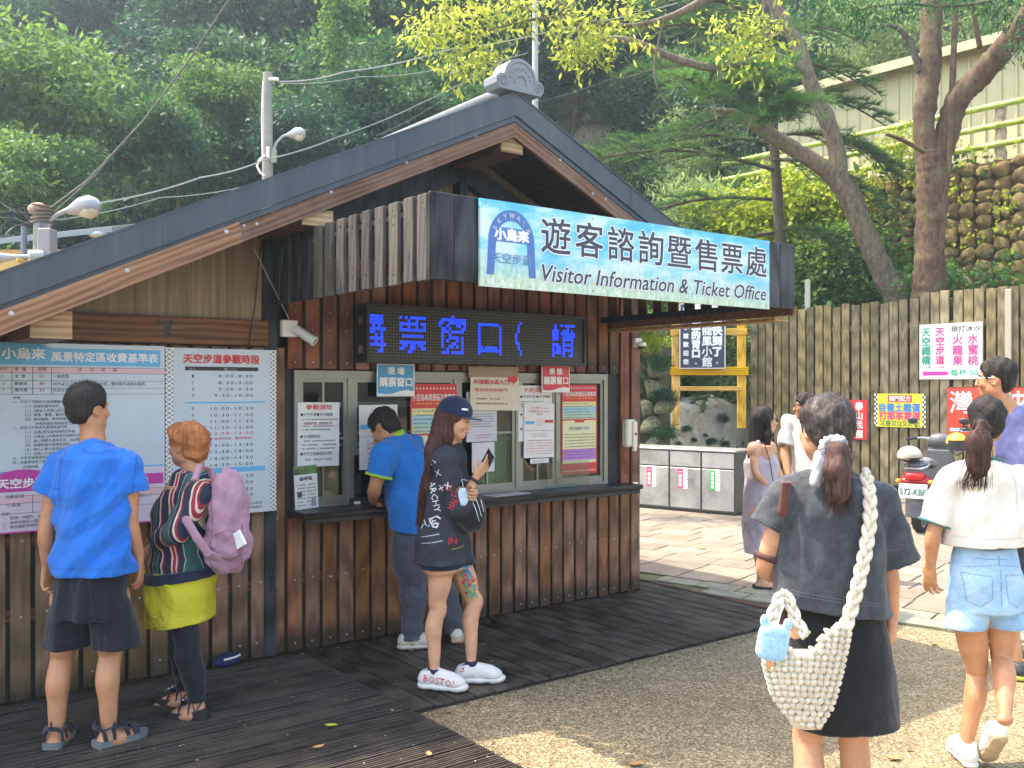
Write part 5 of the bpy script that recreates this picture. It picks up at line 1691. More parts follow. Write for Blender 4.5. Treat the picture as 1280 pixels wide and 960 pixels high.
mb=MB();c_=h3(122,292);mb.ell((c_.x,.1,c_.z),(.16,.12,.055),14,6);mb.build('vent_cap',pale,hut,'all')
wm=flat('wire_grey',(.10,.105,.11),.6);wm2=flat('wire_pale',(.26,.28,.28),.6)
def wire(label,pts,r,m_,sag=0.0):
 P=[D(*p_)for p_ in pts]
 out=[]
 for i in range(len(P)-1):
  for k in range(8):
   t=k/8;q=P[i].lerp(P[i+1],t);q.z-=sag*4*t*(1-t);out.append(q)
 out.append(P[-1])
 mb=MB();mb.tube(out,r*.72,5);o=mb.build('overhead_wire',m_,None,True);tag(o,label,'wire')
wire('thick dark wire sloping from the lamp post up to the top edge',[(52,268,9.5),(110,225,9.3),(180,150,9.0),(240,70,8.6),(290,-6,8.2),(330,-80,8)],.012,wm)
wire('thinner dark wire just below the thick sloping one at the lamp post',[(60,272,9.5),(118,220,9.35),(182,148,9.05)],.008,wm)
wire('pale cable running from the street lamp at left up behind the roof',[(124,254,9.6),(250,222,11),(330,200,13),(420,172,15.5),(520,132,18),(640,70,21)],.014,wm2,.03)
wire('thin pale cable beneath the lamp cable behind the roof',[(70,275,9.6),(200,247,11),(310,232,13),(400,200,15)],.008,wm2,.03)
wire('pale wire from the concrete pole to the upper right',[(348,102,16),(430,90,16.5),(560,62,17.5),(700,36,19),(860,0,21)],.016,wm2,.05)
wire('thin wire from the concrete pole under the upper right wire',[(348,104,16),(450,96,17),(560,84,18),(660,66,19.4)],.010,wm2,.05)
wire('thin wire sloping behind the ridge to the white pole',[(470,170,17),(560,120,18),(668,30,19.4)],.010,wm,.05)
wire('thin dark wire crossing the slope right of the white pole',[(670,128,19.4),(760,100,21),(850,78,22)],.009,wm,.03)
# ================================================================== TREES AND PLANTS
def leaf_cloud(name,centres,radii,nleaf,size,seed,mats,droop=.35,shell=.55,asp=.42,spread=None):
 """many small leaf faces grouped in sprays inside ellipsoidal clumps"""
 r=np.random.default_rng(seed)
 C=np.array(centres,float);Rr=np.array(radii,float)
 if Rr.ndim==1:Rr=np.repeat(Rr[:,None],3,1)
 vol=Rr.prod(1)**(2/3.);pr=vol/vol.sum()
 nsp=max(1,nleaf//9)
 idx=r.choice(len(C),nsp,p=pr)
 d=r.normal(size=(nsp,3));d/=np.linalg.norm(d,axis=1)[:,None]
 rad=shell+(1-shell)*r.random(nsp)**.6
 rad=np.where(r.random(nsp)<.25,r.random(nsp),rad)
 sp=C[idx]+d*Rr[idx]*rad[:,None]
 k=np.repeat(np.arange(nsp),9)[:nleaf]
 n=len(k)
 off=r.normal(size=(n,3))*size*(1.25 if spread is None else spread);off[:,2]*=.55
 P=sp[k]+off
 out=d[k]*.8+r.normal(size=(n,3))*.7;out[:,2]-=droop
 out/=np.linalg.norm(out,axis=1)[:,None]
 nn=r.normal(size=(n,3))*.6;nn[:,2]+=1
 side=np.cross(out,nn);side/=np.linalg.norm(side,axis=1)[:,None]+1e-9
 L=size*(.45+.9*r.random(n)**1.3+(.35*(r.random(n)<.08)))[:,None]
 a=P;b=P+out*L*.45+side*L*asp*.5;c=P+out*L;e=P+out*L*.45-side*L*asp*.5
 V=np.stack([a,b,c,e],1).reshape(-1,3)
 F=np.arange(n*4).reshape(-1,4)
 return np_mesh(name,V,F,mats,False)
def limb(mb,p,d,L,r,seed,depth,bend=.25,n=7,up=.1,tips=None,split=3):
 rr=random.Random(seed)
 pts=[Vector(p)];rad=[r];d=Vector(d).normalized();st=L/n
 for i in range(n):
  d=(d+Vector((rr.uniform(-bend,bend),rr.uniform(-bend,bend),rr.uniform(-bend,bend)+up))*.5).normalized()
  pts.append(pts[-1]+d*st);rad.append(r*(1-.7*(i+1)/n))
 mb.tube(pts,rad,7 if r>.05 else 5)
 if tips is not None:tips.append(pts[-1])
 if depth>0:
  for k in range(split):
   i=rr.randint(n//3,n)
   a=rr.uniform(0,6.28)
   dd=(d+Vector((math.cos(a),math.sin(a),rr.uniform(-.1,.5)))*.9).normalized()
   limb(mb,pts[i],dd,L*.6,rad[i]*.7,rr.random(),depth-1,bend,max(4,n-2),up,tips,split)
def barkm(name,a,b,sc=5):
 m_=NT(name);co=m_.coord((sc,sc,sc*.35));f=m_.noise(co,2.0,6,.7,.5);f2=m_.noise(m_.coord((2,2,2)),1.5,4)
 c=m_.ramp(f,[(.32,a),(.66,b)])
 m_.color(m_.mix(m_.math('MULTIPLY',m_.math('SUBTRACT',f2,.5,True),2.5,True),c,(.16,.18,.07)));m_.set(Roughness=.9);m_.bump(f,.9,.03)
 return m_.mat
bark1=barkm('bark_dark',(.035,.028,.02),(.12,.095,.07))
bark2=barkm('bark_grey',(.06,.045,.032),(.25,.195,.145),9)
bark3=barkm('bark_red_brown',(.03,.017,.010),(.155,.088,.055),9)
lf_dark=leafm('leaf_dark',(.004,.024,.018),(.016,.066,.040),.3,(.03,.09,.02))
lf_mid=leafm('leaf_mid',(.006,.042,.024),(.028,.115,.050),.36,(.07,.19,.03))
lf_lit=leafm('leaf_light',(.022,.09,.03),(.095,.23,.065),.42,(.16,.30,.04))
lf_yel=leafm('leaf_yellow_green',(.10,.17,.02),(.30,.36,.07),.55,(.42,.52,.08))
lf_ivy=leafm('leaf_ivy',(.12,.20,.012),(.32,.42,.04),.35,(.40,.52,.05))
lf_pale=leafm('leaf_pale',(.06,.14,.04),(.22,.34,.15),.4,(.3,.45,.15))
lf_blue=leafm('leaf_blue_green',(.005,.032,.029),(.022,.085,.062),.3,(.04,.12,.04))
def crown_variant(seed,nleaf,size,mat,rx=2.3,rz=2.0,nclump=30):
 rr=random.Random(seed)
 cs=[];rs=[]
 for i in range(nclump):
  a=rr.uniform(0,6.28);e=rr.uniform(-.5,1.0);q=rr.uniform(.35,.95)
  cs.append((rx*q*math.cos(a)*math.cos(e),rx*q*math.sin(a)*math.cos(e),rz*q*math.sin(e)))
  s_=rr.uniform(.30,.75);rs.append((s_*rr.uniform(.9,1.3),s_*rr.uniform(.9,1.3),s_*rr.uniform(.3,.5)))
 return leaf_cloud('crown',cs,rs,nleaf,size,seed,mat)
crowns={}
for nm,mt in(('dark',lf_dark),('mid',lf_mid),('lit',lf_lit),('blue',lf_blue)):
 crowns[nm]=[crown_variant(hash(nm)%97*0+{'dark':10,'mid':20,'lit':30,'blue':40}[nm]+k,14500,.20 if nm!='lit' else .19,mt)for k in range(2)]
trunkm=[]
for k in range(3):
 mb=MB();limb(mb,(0,0,-3.4),(random.Random(k).uniform(-.15,.15),0,1),3.2,.17,k,1,.15,7,.1,None,3);trunkm.append(mb.mesh('trunk',bark1,True))
sil={'dark':'dark glossy evergreen','mid':'mid green broadleaf tree','lit':'sunlit light green tree','blue':'bluish green tree'}
rt_=random.Random(21)
forest=[]
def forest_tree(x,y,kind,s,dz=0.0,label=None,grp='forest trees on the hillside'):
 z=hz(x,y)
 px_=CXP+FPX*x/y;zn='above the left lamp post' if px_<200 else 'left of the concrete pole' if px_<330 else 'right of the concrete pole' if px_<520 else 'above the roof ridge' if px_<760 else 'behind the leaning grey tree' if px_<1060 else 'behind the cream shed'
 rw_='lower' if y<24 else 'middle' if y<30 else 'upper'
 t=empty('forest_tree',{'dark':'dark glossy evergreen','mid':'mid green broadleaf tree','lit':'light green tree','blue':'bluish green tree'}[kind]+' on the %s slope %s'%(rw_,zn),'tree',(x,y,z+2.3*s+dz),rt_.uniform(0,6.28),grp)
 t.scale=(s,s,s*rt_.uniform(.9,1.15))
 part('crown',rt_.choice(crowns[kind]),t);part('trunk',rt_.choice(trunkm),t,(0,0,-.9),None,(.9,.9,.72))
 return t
kinds_left=['dark','mid','blue','dark','mid','dark','blue','mid']
row_i=0
y=19.5
while y<40:
 half=y*.60+2
 x=-half
 while x<half:
  step=rt_.uniform(2.3,3.3)
  xx=x+rt_.uniform(-.6,.6);yy=y+rt_.uniform(-.9,.9)
  ok=True
  px=CXP+FPX*xx/yy;el=(hz(xx,yy)+2)/yy
  if xx>.0 and yy<27:ok=False
  if xx>3.0 and yy<30:ok=False
  if hz(xx,yy)+3>.60*yy+4:ok=False
  if ok:
   kd=rt_.choice(kinds_left)
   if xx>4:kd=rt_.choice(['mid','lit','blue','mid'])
   forest_tree(xx,yy,kd,rt_.uniform(.85,1.25),rt_.uniform(-.8,.6))
  x+=step
 y+=2.6
def named_tree(px,py,d,kind,s,label):
 p_=D(px,py,d)
 t=empty('broadleaf_tree',label,'tree',p_,rt_.uniform(0,6.28));t.scale=(s,s,s)
 part('crown',crowns[kind][0],t)
 mb=MB();limb(mb,(0,0,-p_.z/s),(0.02,0,1),p_.z/s-.5,.16,5,0,.12,9,.12,None,5);mb.build('trunk',bark1,t,True)
named_tree(50,120,19,'lit',.95,'sunlit light green tree at the upper left edge')
named_tree(35,225,17,'lit',.62,'light green leafy tree above the left lamp post')
named_tree(205,200,20,'mid',.70,'mid green tree left of the concrete pole')
named_tree(262,130,21.5,'lit',.60,'small bright green crown left of the concrete pole top')
named_tree(395,170,20,'blue',.62,'bluish green crown right of the concrete pole')
named_tree(480,130,22,'mid',.75,'mid green tree in front of the dark gully')
# ---- shrubs and ground cover on the open slope
def bush_variant(seed,nleaf,size,mat,w_=1.0,h_=.7,asp=.3,droop=.1):
 rr=random.Random(seed);cs=[];rs=[]
 for i in range(9):
  a=rr.uniform(0,6.28);q=rr.uniform(0,.7)*w_
  cs.append((q*math.cos(a),q*math.sin(a),rr.uniform(.1,h_)));s_=rr.uniform(.25,.5);rs.append((s_,s_,s_*.8))
 return leaf_cloud('foliage',cs,rs,nleaf,size,seed,mat,droop,.4,asp)
bushes={'pale':[bush_variant(50+k,2600,.20,lf_pale,1.0,.9,.22,-.1)for k in range(2)],'lit':[bush_variant(60+k,3000,.12,lf_lit,1.0,.6,.45)for k in range(2)],'yel':[bush_variant(70+k,3000,.11,lf_ivy,1.0,.6,.45)for k in range(2)],'mid':[bush_variant(80+k,3000,.14,lf_mid,1.1,.7,.4)for k in range(2)],'dark':[bush_variant(90+k,3000,.14,lf_dark,1.1,.7,.4)for k in range(2)]}
stemm=[]
for k in range(2):
 mb=MB()
 rr=random.Random(k)
 for j in range(5):mb.tube([(0,0,-.3),(rr.uniform(-.2,.2),rr.uniform(-.2,.2),.3),(rr.uniform(-.5,.5),rr.uniform(-.5,.5),.8)],[.03,.02,.008],5)
 stemm.append(mb.mesh('stem',bark1,True))
rs_=random.Random(31)
blab={'pale':'pale long leaved shrub growing on the sunlit slope','lit':'light green leafy shrub growing on the bank','yel':'yellow green shrub growing on the bank','mid':'mid green bush growing on the bank','dark':'dark green bush growing on the bank'}
def bush(p_,kind,s,label=None,grp=None):
 px_=CXP+FPX*p_[0]/p_[1];py_=HYP-(p_[2]+.4-CZ)/p_[1]*FPX
 label=blab[kind].replace(' growing','')+(' above the roof ridge' if px_<700 else ' beyond the right roof slope' if px_<830 else ' behind the yellow frame' if py_>380 and px_<940 else ' below the leaning tree' if py_>240 else ' high behind the leaning tree')
 t=empty('shrub',label,'shrub',p_,rs_.uniform(0,6.28),grp or(kind+' shrubs on the bank'));t.scale=(s,s,s)
 part('foliage',rs_.choice(bushes[kind]),t);part('stem',rs_.choice(stemm),t)
for i in range(150):
 x=rs_.uniform(.6,8.2);yy=rs_.uniform(17.8,27)
 z=hz(x,yy)
 px=CXP+FPX*x/yy;py=HYP-(z+.4-CZ)/yy*FPX
 if x>5.0 and yy<24:continue
 if 660<px<768 and 100<py<225 and rs_.random()<.9:continue
 if px<690 and py<300 and rs_.random()<.6:continue
 k=rs_.choice(['pale','pale','mid','lit','pale'])if py>110 else 'mid'
 bush((x,yy,z),k,rs_.uniform(.6,1.1))
for i in range(46):
 x=rs_.uniform(-2.0,5.5);yy=rs_.uniform(25,31)
 if 655<CXP+FPX*x/yy<775 and HYP-(hz(x,yy)+.6-CZ)/yy*FPX>95:continue
 bush((x,yy,hz(x,yy)),rs_.choice(['dark','dark','mid']),rs_.uniform(.9,1.5))
for i in range(46):
 s=rs_.uniform(0,6.5);b_=rs_.uniform(.5,3.0)
 q=LP(KA,KD,s,-b_,1.35)
 if b_<1.5:continue
 bush(q,rs_.choice(['mid','dark','mid','lit']),rs_.uniform(.45,.8))
for i in range(16):
 q=LP(KA,KD,rs_.uniform(.5,6),-rs_.uniform(2.0,3.4),rs_.uniform(1.6,4.2));bush(q,rs_.choice(['lit','mid','dark','yel']),rs_.uniform(.7,1.1))
# ---- ivy on the left part of the stone wall and behind the fence top
def ivy_mesh(seed,n,w_,h_,size,mat,d=.35):
 r=np.random.default_rng(seed)
 nb_=60
 cx=r.random(nb_)*w_;cz=r.random(nb_)*h_;rad=.25+r.random(nb_)*.45
 return leaf_cloud('ivy',np.stack([cx,-r.random(nb_)*d,cz],1),np.stack([rad,rad*.35,rad*.7],1),n,size,seed,mat,.5,.3,.7)
def ivy(px0,px1,py0,py1,n,mat,label,off=.25,size=.11,seed=1,d=.35,A=None):
 A=A or WA
 a=on_line(A,WD,px0,300,off)[0];b_=on_line(A,WD,px1,300,off)[0];cx=(px0+px1)/2
 zt=on_line(A,WD,cx,py0,off)[1];zb=on_line(A,WD,cx,py1,off)[1]
 t=empty('ivy',label,'climbing plant',LP(A,WD,a,off,zb),FROT)
 part('foliage',ivy_mesh(seed,n,b_-a,zt-zb,size,mat,d),t)
ivy(955,1092,215,365,11000,lf_ivy,'bright yellow green ivy covering the wall between the two tree trunks',seed=1)
ivy(880,1010,250,400,9000,lf_ivy,'light green creeper left of the leaning trunk',seed=2,off=.4,d=.8)
ivy(1010,1130,290,375,4500,lf_lit,'mid green growth at the foot of the leaning trunk',seed=3,off=.8)
ivy(1130,1190,335,380,900,lf_lit,'green growth climbing round the base of the red brown trunk',seed=4,off=1.2)
ivy(1165,1290,340,362,1200,lf_lit,'thin fringe of green leaves along the top of the fence at right',seed=5,off=1.6,size=.09)
ivy(1100,1180,170,200,1500,lf_ivy,'yellow green moss fringe on top of the stone wall',seed=6,off=.1,size=.07)
ivy(1090,1290,200,340,700,lf_ivy,'sparse small yellow leaves dotted over the cobbled wall',seed=7,off=.3,size=.08)
for k,(dx,dz,s_,kd)in enumerate(((-.2,2.5,.42,'lit'),(.05,2.25,.3,'yel'),(.18,1.9,.22,'mid'),(.2,1.45,.2,'dark'),(-.25,1.7,.2,'mid'),(.24,.95,.2,'mid'))):
 t=empty('wall_creeper','leafy creeper growing over the cobble pillar beside the booth','climbing plant',(pil.location.x+dx,13.62,dz),k,'creepers on the cobble pillar');t.scale=(s_,)*3
 part('foliage',bushes[kd][k%2],t)
for k,(px,py,s_)in enumerate(((858,540,.09),(869,552,.06),(889,556,.10),(883,546,.05),(841,548,.06),(907,527,.12),(906,558,.08),(850,557,.06))):
 s,z=on_line(KA,KD,px,py,0.0)
 t=empty('wall_weed','small tuft of weed growing from the face of the concrete bank','weed',LP(KA,KD,s,.0,z),0,'weeds on the concrete bank');t.scale=(s_*1.2,)*3
 part('foliage',bushes['mid'][k%2],t)
# ---- the leaning grey trunk with long needle-like branches around it
big=empty('leaning_tree','leaning grey barked tree forking above the fence','tree',(0,0,0))
TD=16.6
def tp(px,py,dd=0.0):return D(px,py,TD+dd)
def trunk_tube(root,name,pts,mat,n=12,wob=0.0):
 P=[tp(*p_[:2],p_[3]if len(p_)>3 else 0)for p_ in pts];rad=[p_[2]/FPX*TD/2*.70 for p_ in pts]
 out=[];ro=[];m_=len(P)
 for i in range(m_-1):
  p0=P[max(i-1,0)];p1=P[i];p2=P[i+1];p3=P[min(i+2,m_-1)]
  for k in range(9):
   t=k/9
   q=.5*((2*p1)+(p2-p0)*t+(2*p0-5*p1+4*p2-p3)*t*t+(3*p1-p0-3*p2+p3)*t**3)
   out.append(q);ro.append((rad[i]*(1-t)+rad[i+1]*t)*(1+wob*math.sin(i*3+k*2.3)))
 out.append(P[-1]);ro.append(rad[-1])
 mb=MB();n=n+8 if n>9 else n;mb.tube(out,ro,n)
 if n>9:
  for i,v in enumerate(mb.v):
   c=out[min(i//n,len(out)-1)];q=Vector(v);a=mnoise.noise(q*3.1)*.13+mnoise.noise(q*9)*.09+mnoise.noise(Vector((q.x*14,q.y*14,q.z*2.5)))*.10
   mb.v[i]=tuple(c+(q-c)*(1+a))
 mb.build(name,mat,root,'all')
 return out
b0=tp(1118,420);
big.location=(0,0,0)
trunk_tube(big,'trunk',[(1150,640,50),(1125,400,46),(1108,350,42),(1085,300,36),(1062,245,40),(1042,215,38)],bark2,14,.04)
trunk_tube(big,'limb',[(1052,232,30),(1046,190,30),(1030,140,28),(1012,100,25),(998,60,24),(975,20,22),(955,-30,20)],bark2)
trunk_tube(big,'limb',[(1050,228,34),(1022,205,30),(985,182,27),(950,160,22),(918,142,16),(890,138,9)],bark2)
trunk_tube(big,'limb',[(1010,95,12),(970,70,11,-.5),(900,85,12,-1),(850,75,13,-1.5),(790,52,12,-2),(740,45,10,-2.5),(700,10,9,-3),(680,-30,8,-3)],bark2)
con=empty('dark_conifer','dark trunked conifer standing behind the leaning grey tree','tree',(0,0,0))
trunk_tube(con,'trunk',[(985,420,26,1.2),(978,330,24,1.2),(972,250,20,1.2),(966,150,17,1.2),(960,50,15,1.2),(955,-30,12,1.2)],bark1)
def brush(mesh_pts,seed,n,L=.16):
 """needles set all round a branch polyline"""
 r=np.random.default_rng(seed)
 P=np.array([tuple(p_)for p_ in mesh_pts]);seg=r.integers(0,len(P)-1,n);t=r.random(n)[:,None]
 a=P[seg]*(1-t)+P[seg+1]*t;dr=P[seg+1]-P[seg];dr/=np.linalg.norm(dr,axis=1)[:,None]+1e-9
 o=r.normal(size=(n,3));o[:,2]=np.abs(o[:,2])*.9+.15;o-=dr*(o*dr).sum(1)[:,None]*.6;o/=np.linalg.norm(o,axis=1)[:,None]
 o=o*.75+dr*.65;o/=np.linalg.norm(o,axis=1)[:,None]
 s_=np.cross(o,r.normal(size=(n,3)));s_/=np.linalg.norm(s_,axis=1)[:,None]+1e-9
 LL=L*(.6+.7*r.random(n))[:,None]
 V=np.stack([a+s_*.006,a-s_*.006,a+o*LL],1).reshape(-1,3)
 return V,np.arange(n*3).reshape(-1,3)
ndl=leafm('needle_green',(.018,.06,.024),(.06,.145,.045),.35,(.09,.23,.05))
def fan(px,py,dd,dpx,dpy,seed,nside=9,dens=1.0,L=.16):
 """a flat drooping spray: main axis with side twigs; returns branch and needle geometry"""
 rr=random.Random(seed)
 A=tp(px,py,dd);B=tp(px+dpx,py+dpy,dd-.9+rr.uniform(-.5,.5))
 axis=[]
 for i in range(9):
  t=i/8;q=A.lerp(B,t);q.z+=.28*math.sin(math.pi*t)-.12*t*t;axis.append(q)
 mbx.tube(axis,[.035*(1-.8*i/8)+.004 for i in range(9)],5)
 Vs,Fs=[],[]
 V,F_=brush(axis,seed,int(160*dens),L);Vs.append(V)
 side_d=(B-A).normalized().cross(Vector((0,0,1))).normalized()
 for k in range(nside):
  t=.18+.8*k/nside;i=int(t*8);p_=axis[i]
  for sg in(-1,1):
   LL=(B-A).length*.34*(1.15-t)+.25
   e_=p_+(side_d*sg*.55+(B-A).normalized()*.75+Vector((0,0,rr.uniform(-.22,.12)))).normalized()*LL
   m_=p_.lerp(e_,.5)+Vector((0,0,.06))
   mbx.tube([p_,m_,e_],[.012,.009,.004],4)
   V,F_=brush([p_,m_,e_],seed*31+k*2+sg,int(170*dens),L);Vs.append(V)
 return np.concatenate(Vs)
specs=[(975,215,0,-270,-20),(972,250,.4,-250,40),(972,290,.3,-210,90),(975,330,.3,-180,110),(975,372,.2,-150,100),(966,150,.2,-150,30),(962,105,.3,-190,-15),(960,60,.2,-180,-25),(958,30,.5,-150,-30),(975,420,0,-110,90),(972,290,0,90,30),(966,130,-.2,150,20),(966,170,-.3,170,40),(966,200,-.2,150,60),(962,90,-.3,140,20),(960,50,-.2,130,0),(1040,180,-.3,80,40),(966,180,1.2,-230,10),(970,320,1.0,-240,60)]
allV=[]
mbx=MB()
for k,(px,py,dd,dx,dy)in enumerate(specs):
 allV.append(fan(px,py,1.2+dd*.6,dx*.95,dy,200+k,8,.75,.16))
V=np.concatenate(allV);part('foliage',np_mesh('foliage',V,np.arange(len(V)).reshape(-1,3),ndl,False),con)
mbx.build('branch',bark1,con,True)
mbx=MB();allV=[]
for k,(px,py)in enumerate(((930,110),(960,125),(985,150),(880,125),(960,150))):
 for j in range(3):
  a=j*2.1+k;allV.append(fan(px,py,-.3,42*math.cos(a),-30*math.sin(a)-12,400+k*7+j,3,.7,.20))
V=np.concatenate(allV);part('foliage',np_mesh('foliage',V,np.arange(len(V)).reshape(-1,3),leafm('tuft_green',(.025,.085,.03),(.09,.22,.06),.35,(.12,.32,.05)),False),big)
mbx.build('branch',bark2,big,True)
# ---- red brown tree at the right
red_t=empty('red_barked_tree','large red brown tree with two spreading limbs above the fence at right','tree',(0,0,0))
TD=15.4
trunk_tube(red_t,'trunk',[(1152,640,66),(1160,420,60),(1162,350,56),(1163,290,50),(1165,230,54),(1163,190,52)],bark3,16,.05)
trunk_tube(red_t,'limb',[(1160,205,38),(1155,150,38),(1162,90,37),(1163,40,36),(1168,-30,34)],bark3,12,.05)
trunk_tube(red_t,'limb',[(1170,215,38),(1182,170,40),(1200,120,40,-.2),(1225,95,40,-.4),(1255,60,40,-.8),(1290,15,36,-1.2),(1330,-40,30,-1.5)],bark3,12,.05)
trunk_tube(red_t,'limb',[(1174,350,13,-.2),(1179,260,12,-.2),(1186,200,11,-.2),(1191,90,11,-.2),(1196,-20,10,-.2)],bark3,8)
trunk_tube(red_t,'limb',[(1150,90,14),(1140,60,12),(1126,38,10),(1108,30,6)],bark1,8)
trunk_tube(red_t,'limb',[(1225,60,10),(1218,20,9),(1214,-20,8)],bark3,8)
trunk_tube(red_t,'limb',[(1155,190,8,-.4),(1128,175,7,-.6),(1108,168,5,-.8)],bark3,6)
def sprays(root,name,pts,nleaf,size,mat,seed,rr_=(.5,.35),asp=.38,droop=.5):
 C=[tuple(D(*p_))for p_ in pts];r=random.Random(seed)
 Rr=[(rr_[0]*r.uniform(.7,1.2),rr_[0]*r.uniform(.7,1.2),rr_[1]*r.uniform(.7,1.2))for _ in pts]
 part(name,leaf_cloud(name,C,Rr,nleaf,size,seed,mat,droop,.35,asp,1.0),root)
TD=13.0
yl=empty('yellow_leaf_branch','overhanging branch of bright yellow green leaves at the top centre','branch',(0,0,0))
trunk_tube(yl,'branch',[(1000,-60,22),(900,-10,18),(840,20,12),(790,32,9),(735,28,8),(690,22,7),(640,30,5),(590,45,3)],bark2,8)
trunk_tube(yl,'branch',[(735,28,6),(720,60,5),(735,90,3)],bark2,6)
trunk_tube(yl,'branch',[(690,22,5),(640,5,4),(570,-10,3)],bark2,6)
trunk_tube(yl,'branch',[(830,22,5),(818,80,4),(822,110,3),(838,135,2)],bark2,6)
pts=[(530,40,13),(555,60,13.1),(545,15,13),(580,30,12.8),(600,10,13),(625,45,13),(600,70,13.1),(650,20,13),(575,90,13),(690,20,12.8),(720,50,12.8),(740,30,13),(730,75,13),(770,20,13),(800,5,12.8),(640,-10,13),(560,-10,13),(700,-15,13),(745,65,13.1),(790,40,13.2)]
sprays(yl,'foliage',pts,3000,.115,lf_yel,5,(.36,.26))
pts=[(915,30,13),(935,50,13),(950,25,13),(925,60,13.1),(905,45,12.9),(940,75,13),(960,45,13)]
sprays(yl,'foliage',pts,650,.115,lf_yel,6,(.36,.3))
pl_=empty('leafy_tree','pale sunlit leafy crowns behind the red brown trunk at the top right','tree',(0,0,0))
pts=[(x+rs_.uniform(-15,15),y+rs_.uniform(-10,10),24+rs_.uniform(-1,2))for x in range(1060,1290,28)for y in range(-20,150,26)]
pts=[q for q in pts if q[1]<95 or q[0]<1090]
sprays(pl_,'foliage',pts,15000,.17,lf_pale,8,(.75,.6),.35,.8)
mb=MB();limb(mb,(12.0,25.5,6),(0,0,1),6,.2,3,2,.2,8,.1,None,4);mb.build('trunk',bark1,pl_,True)
dk_=empty('leafy_twigs','loose green twigs hanging across the top right corner','branch',(0,0,0))
TD=12
trunk_tube(dk_,'branch',[(1300,-30,10),(1240,0,6),(1180,8,4),(1120,5,3),(1060,15,2)],bark1,6)
sprays(dk_,'foliage',[(1050,10,12),(1075,0,12),(1100,15,12),(1130,5,12),(1160,0,12),(1200,-5,12),(1020,5,12),(1085,30,12),(1240,5,12),(1265,20,12),(1275,60,12.4)],1800,.10,lf_mid,9,(.3,.18),.3,.7)
def rock(px,py,d,s_,label):
 p_=D(px,py,d);z=hz(p_.x,p_.y)
 o=obj('boulder',cobble(int(px),.45).mesh('boulder',plain('slope_rock',(.30,.25,.18),.9,.3,3,.8,12,.04),'all'),None,(p_.x,p_.y,p_.z),.4);o.scale=(s_*1.3,s_,s_*.8)
 tag(o,label,'rock')
def rock_on(px,py,s_,label):
 for k in range(200):
  d=17.5+k*.06;p_=D(px,py,d)
  if p_.z<hz(p_.x,p_.y):break
 rock(px,py,d-s_*.25,s_,label)
rock_on(758,138,.85,'brown boulder lodged in the bare soil above the right roof slope')
rock_on(742,146,.45,'small rock left of the larger boulder on the slope')
o=leaf_cloud('u',[(-46+0,0,0)],[(1,1,1)],9,.1,1,lf_dark)
r=np.random.default_rng(77)
n=60000
X=r.uniform(-24,16,n);Y=r.uniform(17,40,n)
keep=np.abs(X)<Y*.62+1
X,Y=X[keep],Y[keep]
Zs=np.array([hz(a,b)for a,b in zip(X[::6],Y[::6])])
C=np.stack([np.repeat(X[::6],6)[:len(X)],np.repeat(Y[::6],6)[:len(X)],np.repeat(Zs,6)[:len(X)]],1)
qx=CXP+FPX*C[:,0]/C[:,1];qy=HYP-(C[:,2]-CZ)/C[:,1]*FPX
soil=(qx>650)&(qx<790)&(qy>98)&(qy<235)
C=C[~(soil&(r.random(len(C))<.86))]
C+=r.normal(size=C.shape)*np.array([.35,.35,.12])
m_=len(C);o_=r.normal(size=(m_,3));o_[:,2]=np.abs(o_[:,2]);o_/=np.linalg.norm(o_,axis=1)[:,None]
s_=np.cross(o_,r.normal(size=(m_,3)));s_/=np.linalg.norm(s_,axis=1)[:,None]
L=.22*(.6+.8*r.random(m_))[:,None]
V=np.stack([C,C+o_*L*.5+s_*L*.22,C+o_*L,C+o_*L*.5-s_*L*.22],1).reshape(-1,3)
tag(obj('undergrowth',np_mesh('undergrowth',V,np.arange(m_*4).reshape(-1,4),leafm('undergrowth_leaf',(.02,.05,.015),(.08,.15,.04),.35),False)),'low green undergrowth covering the hillside','ground cover',None,'stuff')
hc=empty('hanging_creeper','column of bright green creeper hanging down the dark forest at top centre left','climbing plant',(0,0,0))
sprays(hc,'foliage',[(418+4*math.sin(k),-10+k*9,20)for k in range(11)]+[(443,5+k*10,20)for k in range(4)],2600,.10,lf_lit,12,(.22,.25),.6,.8)
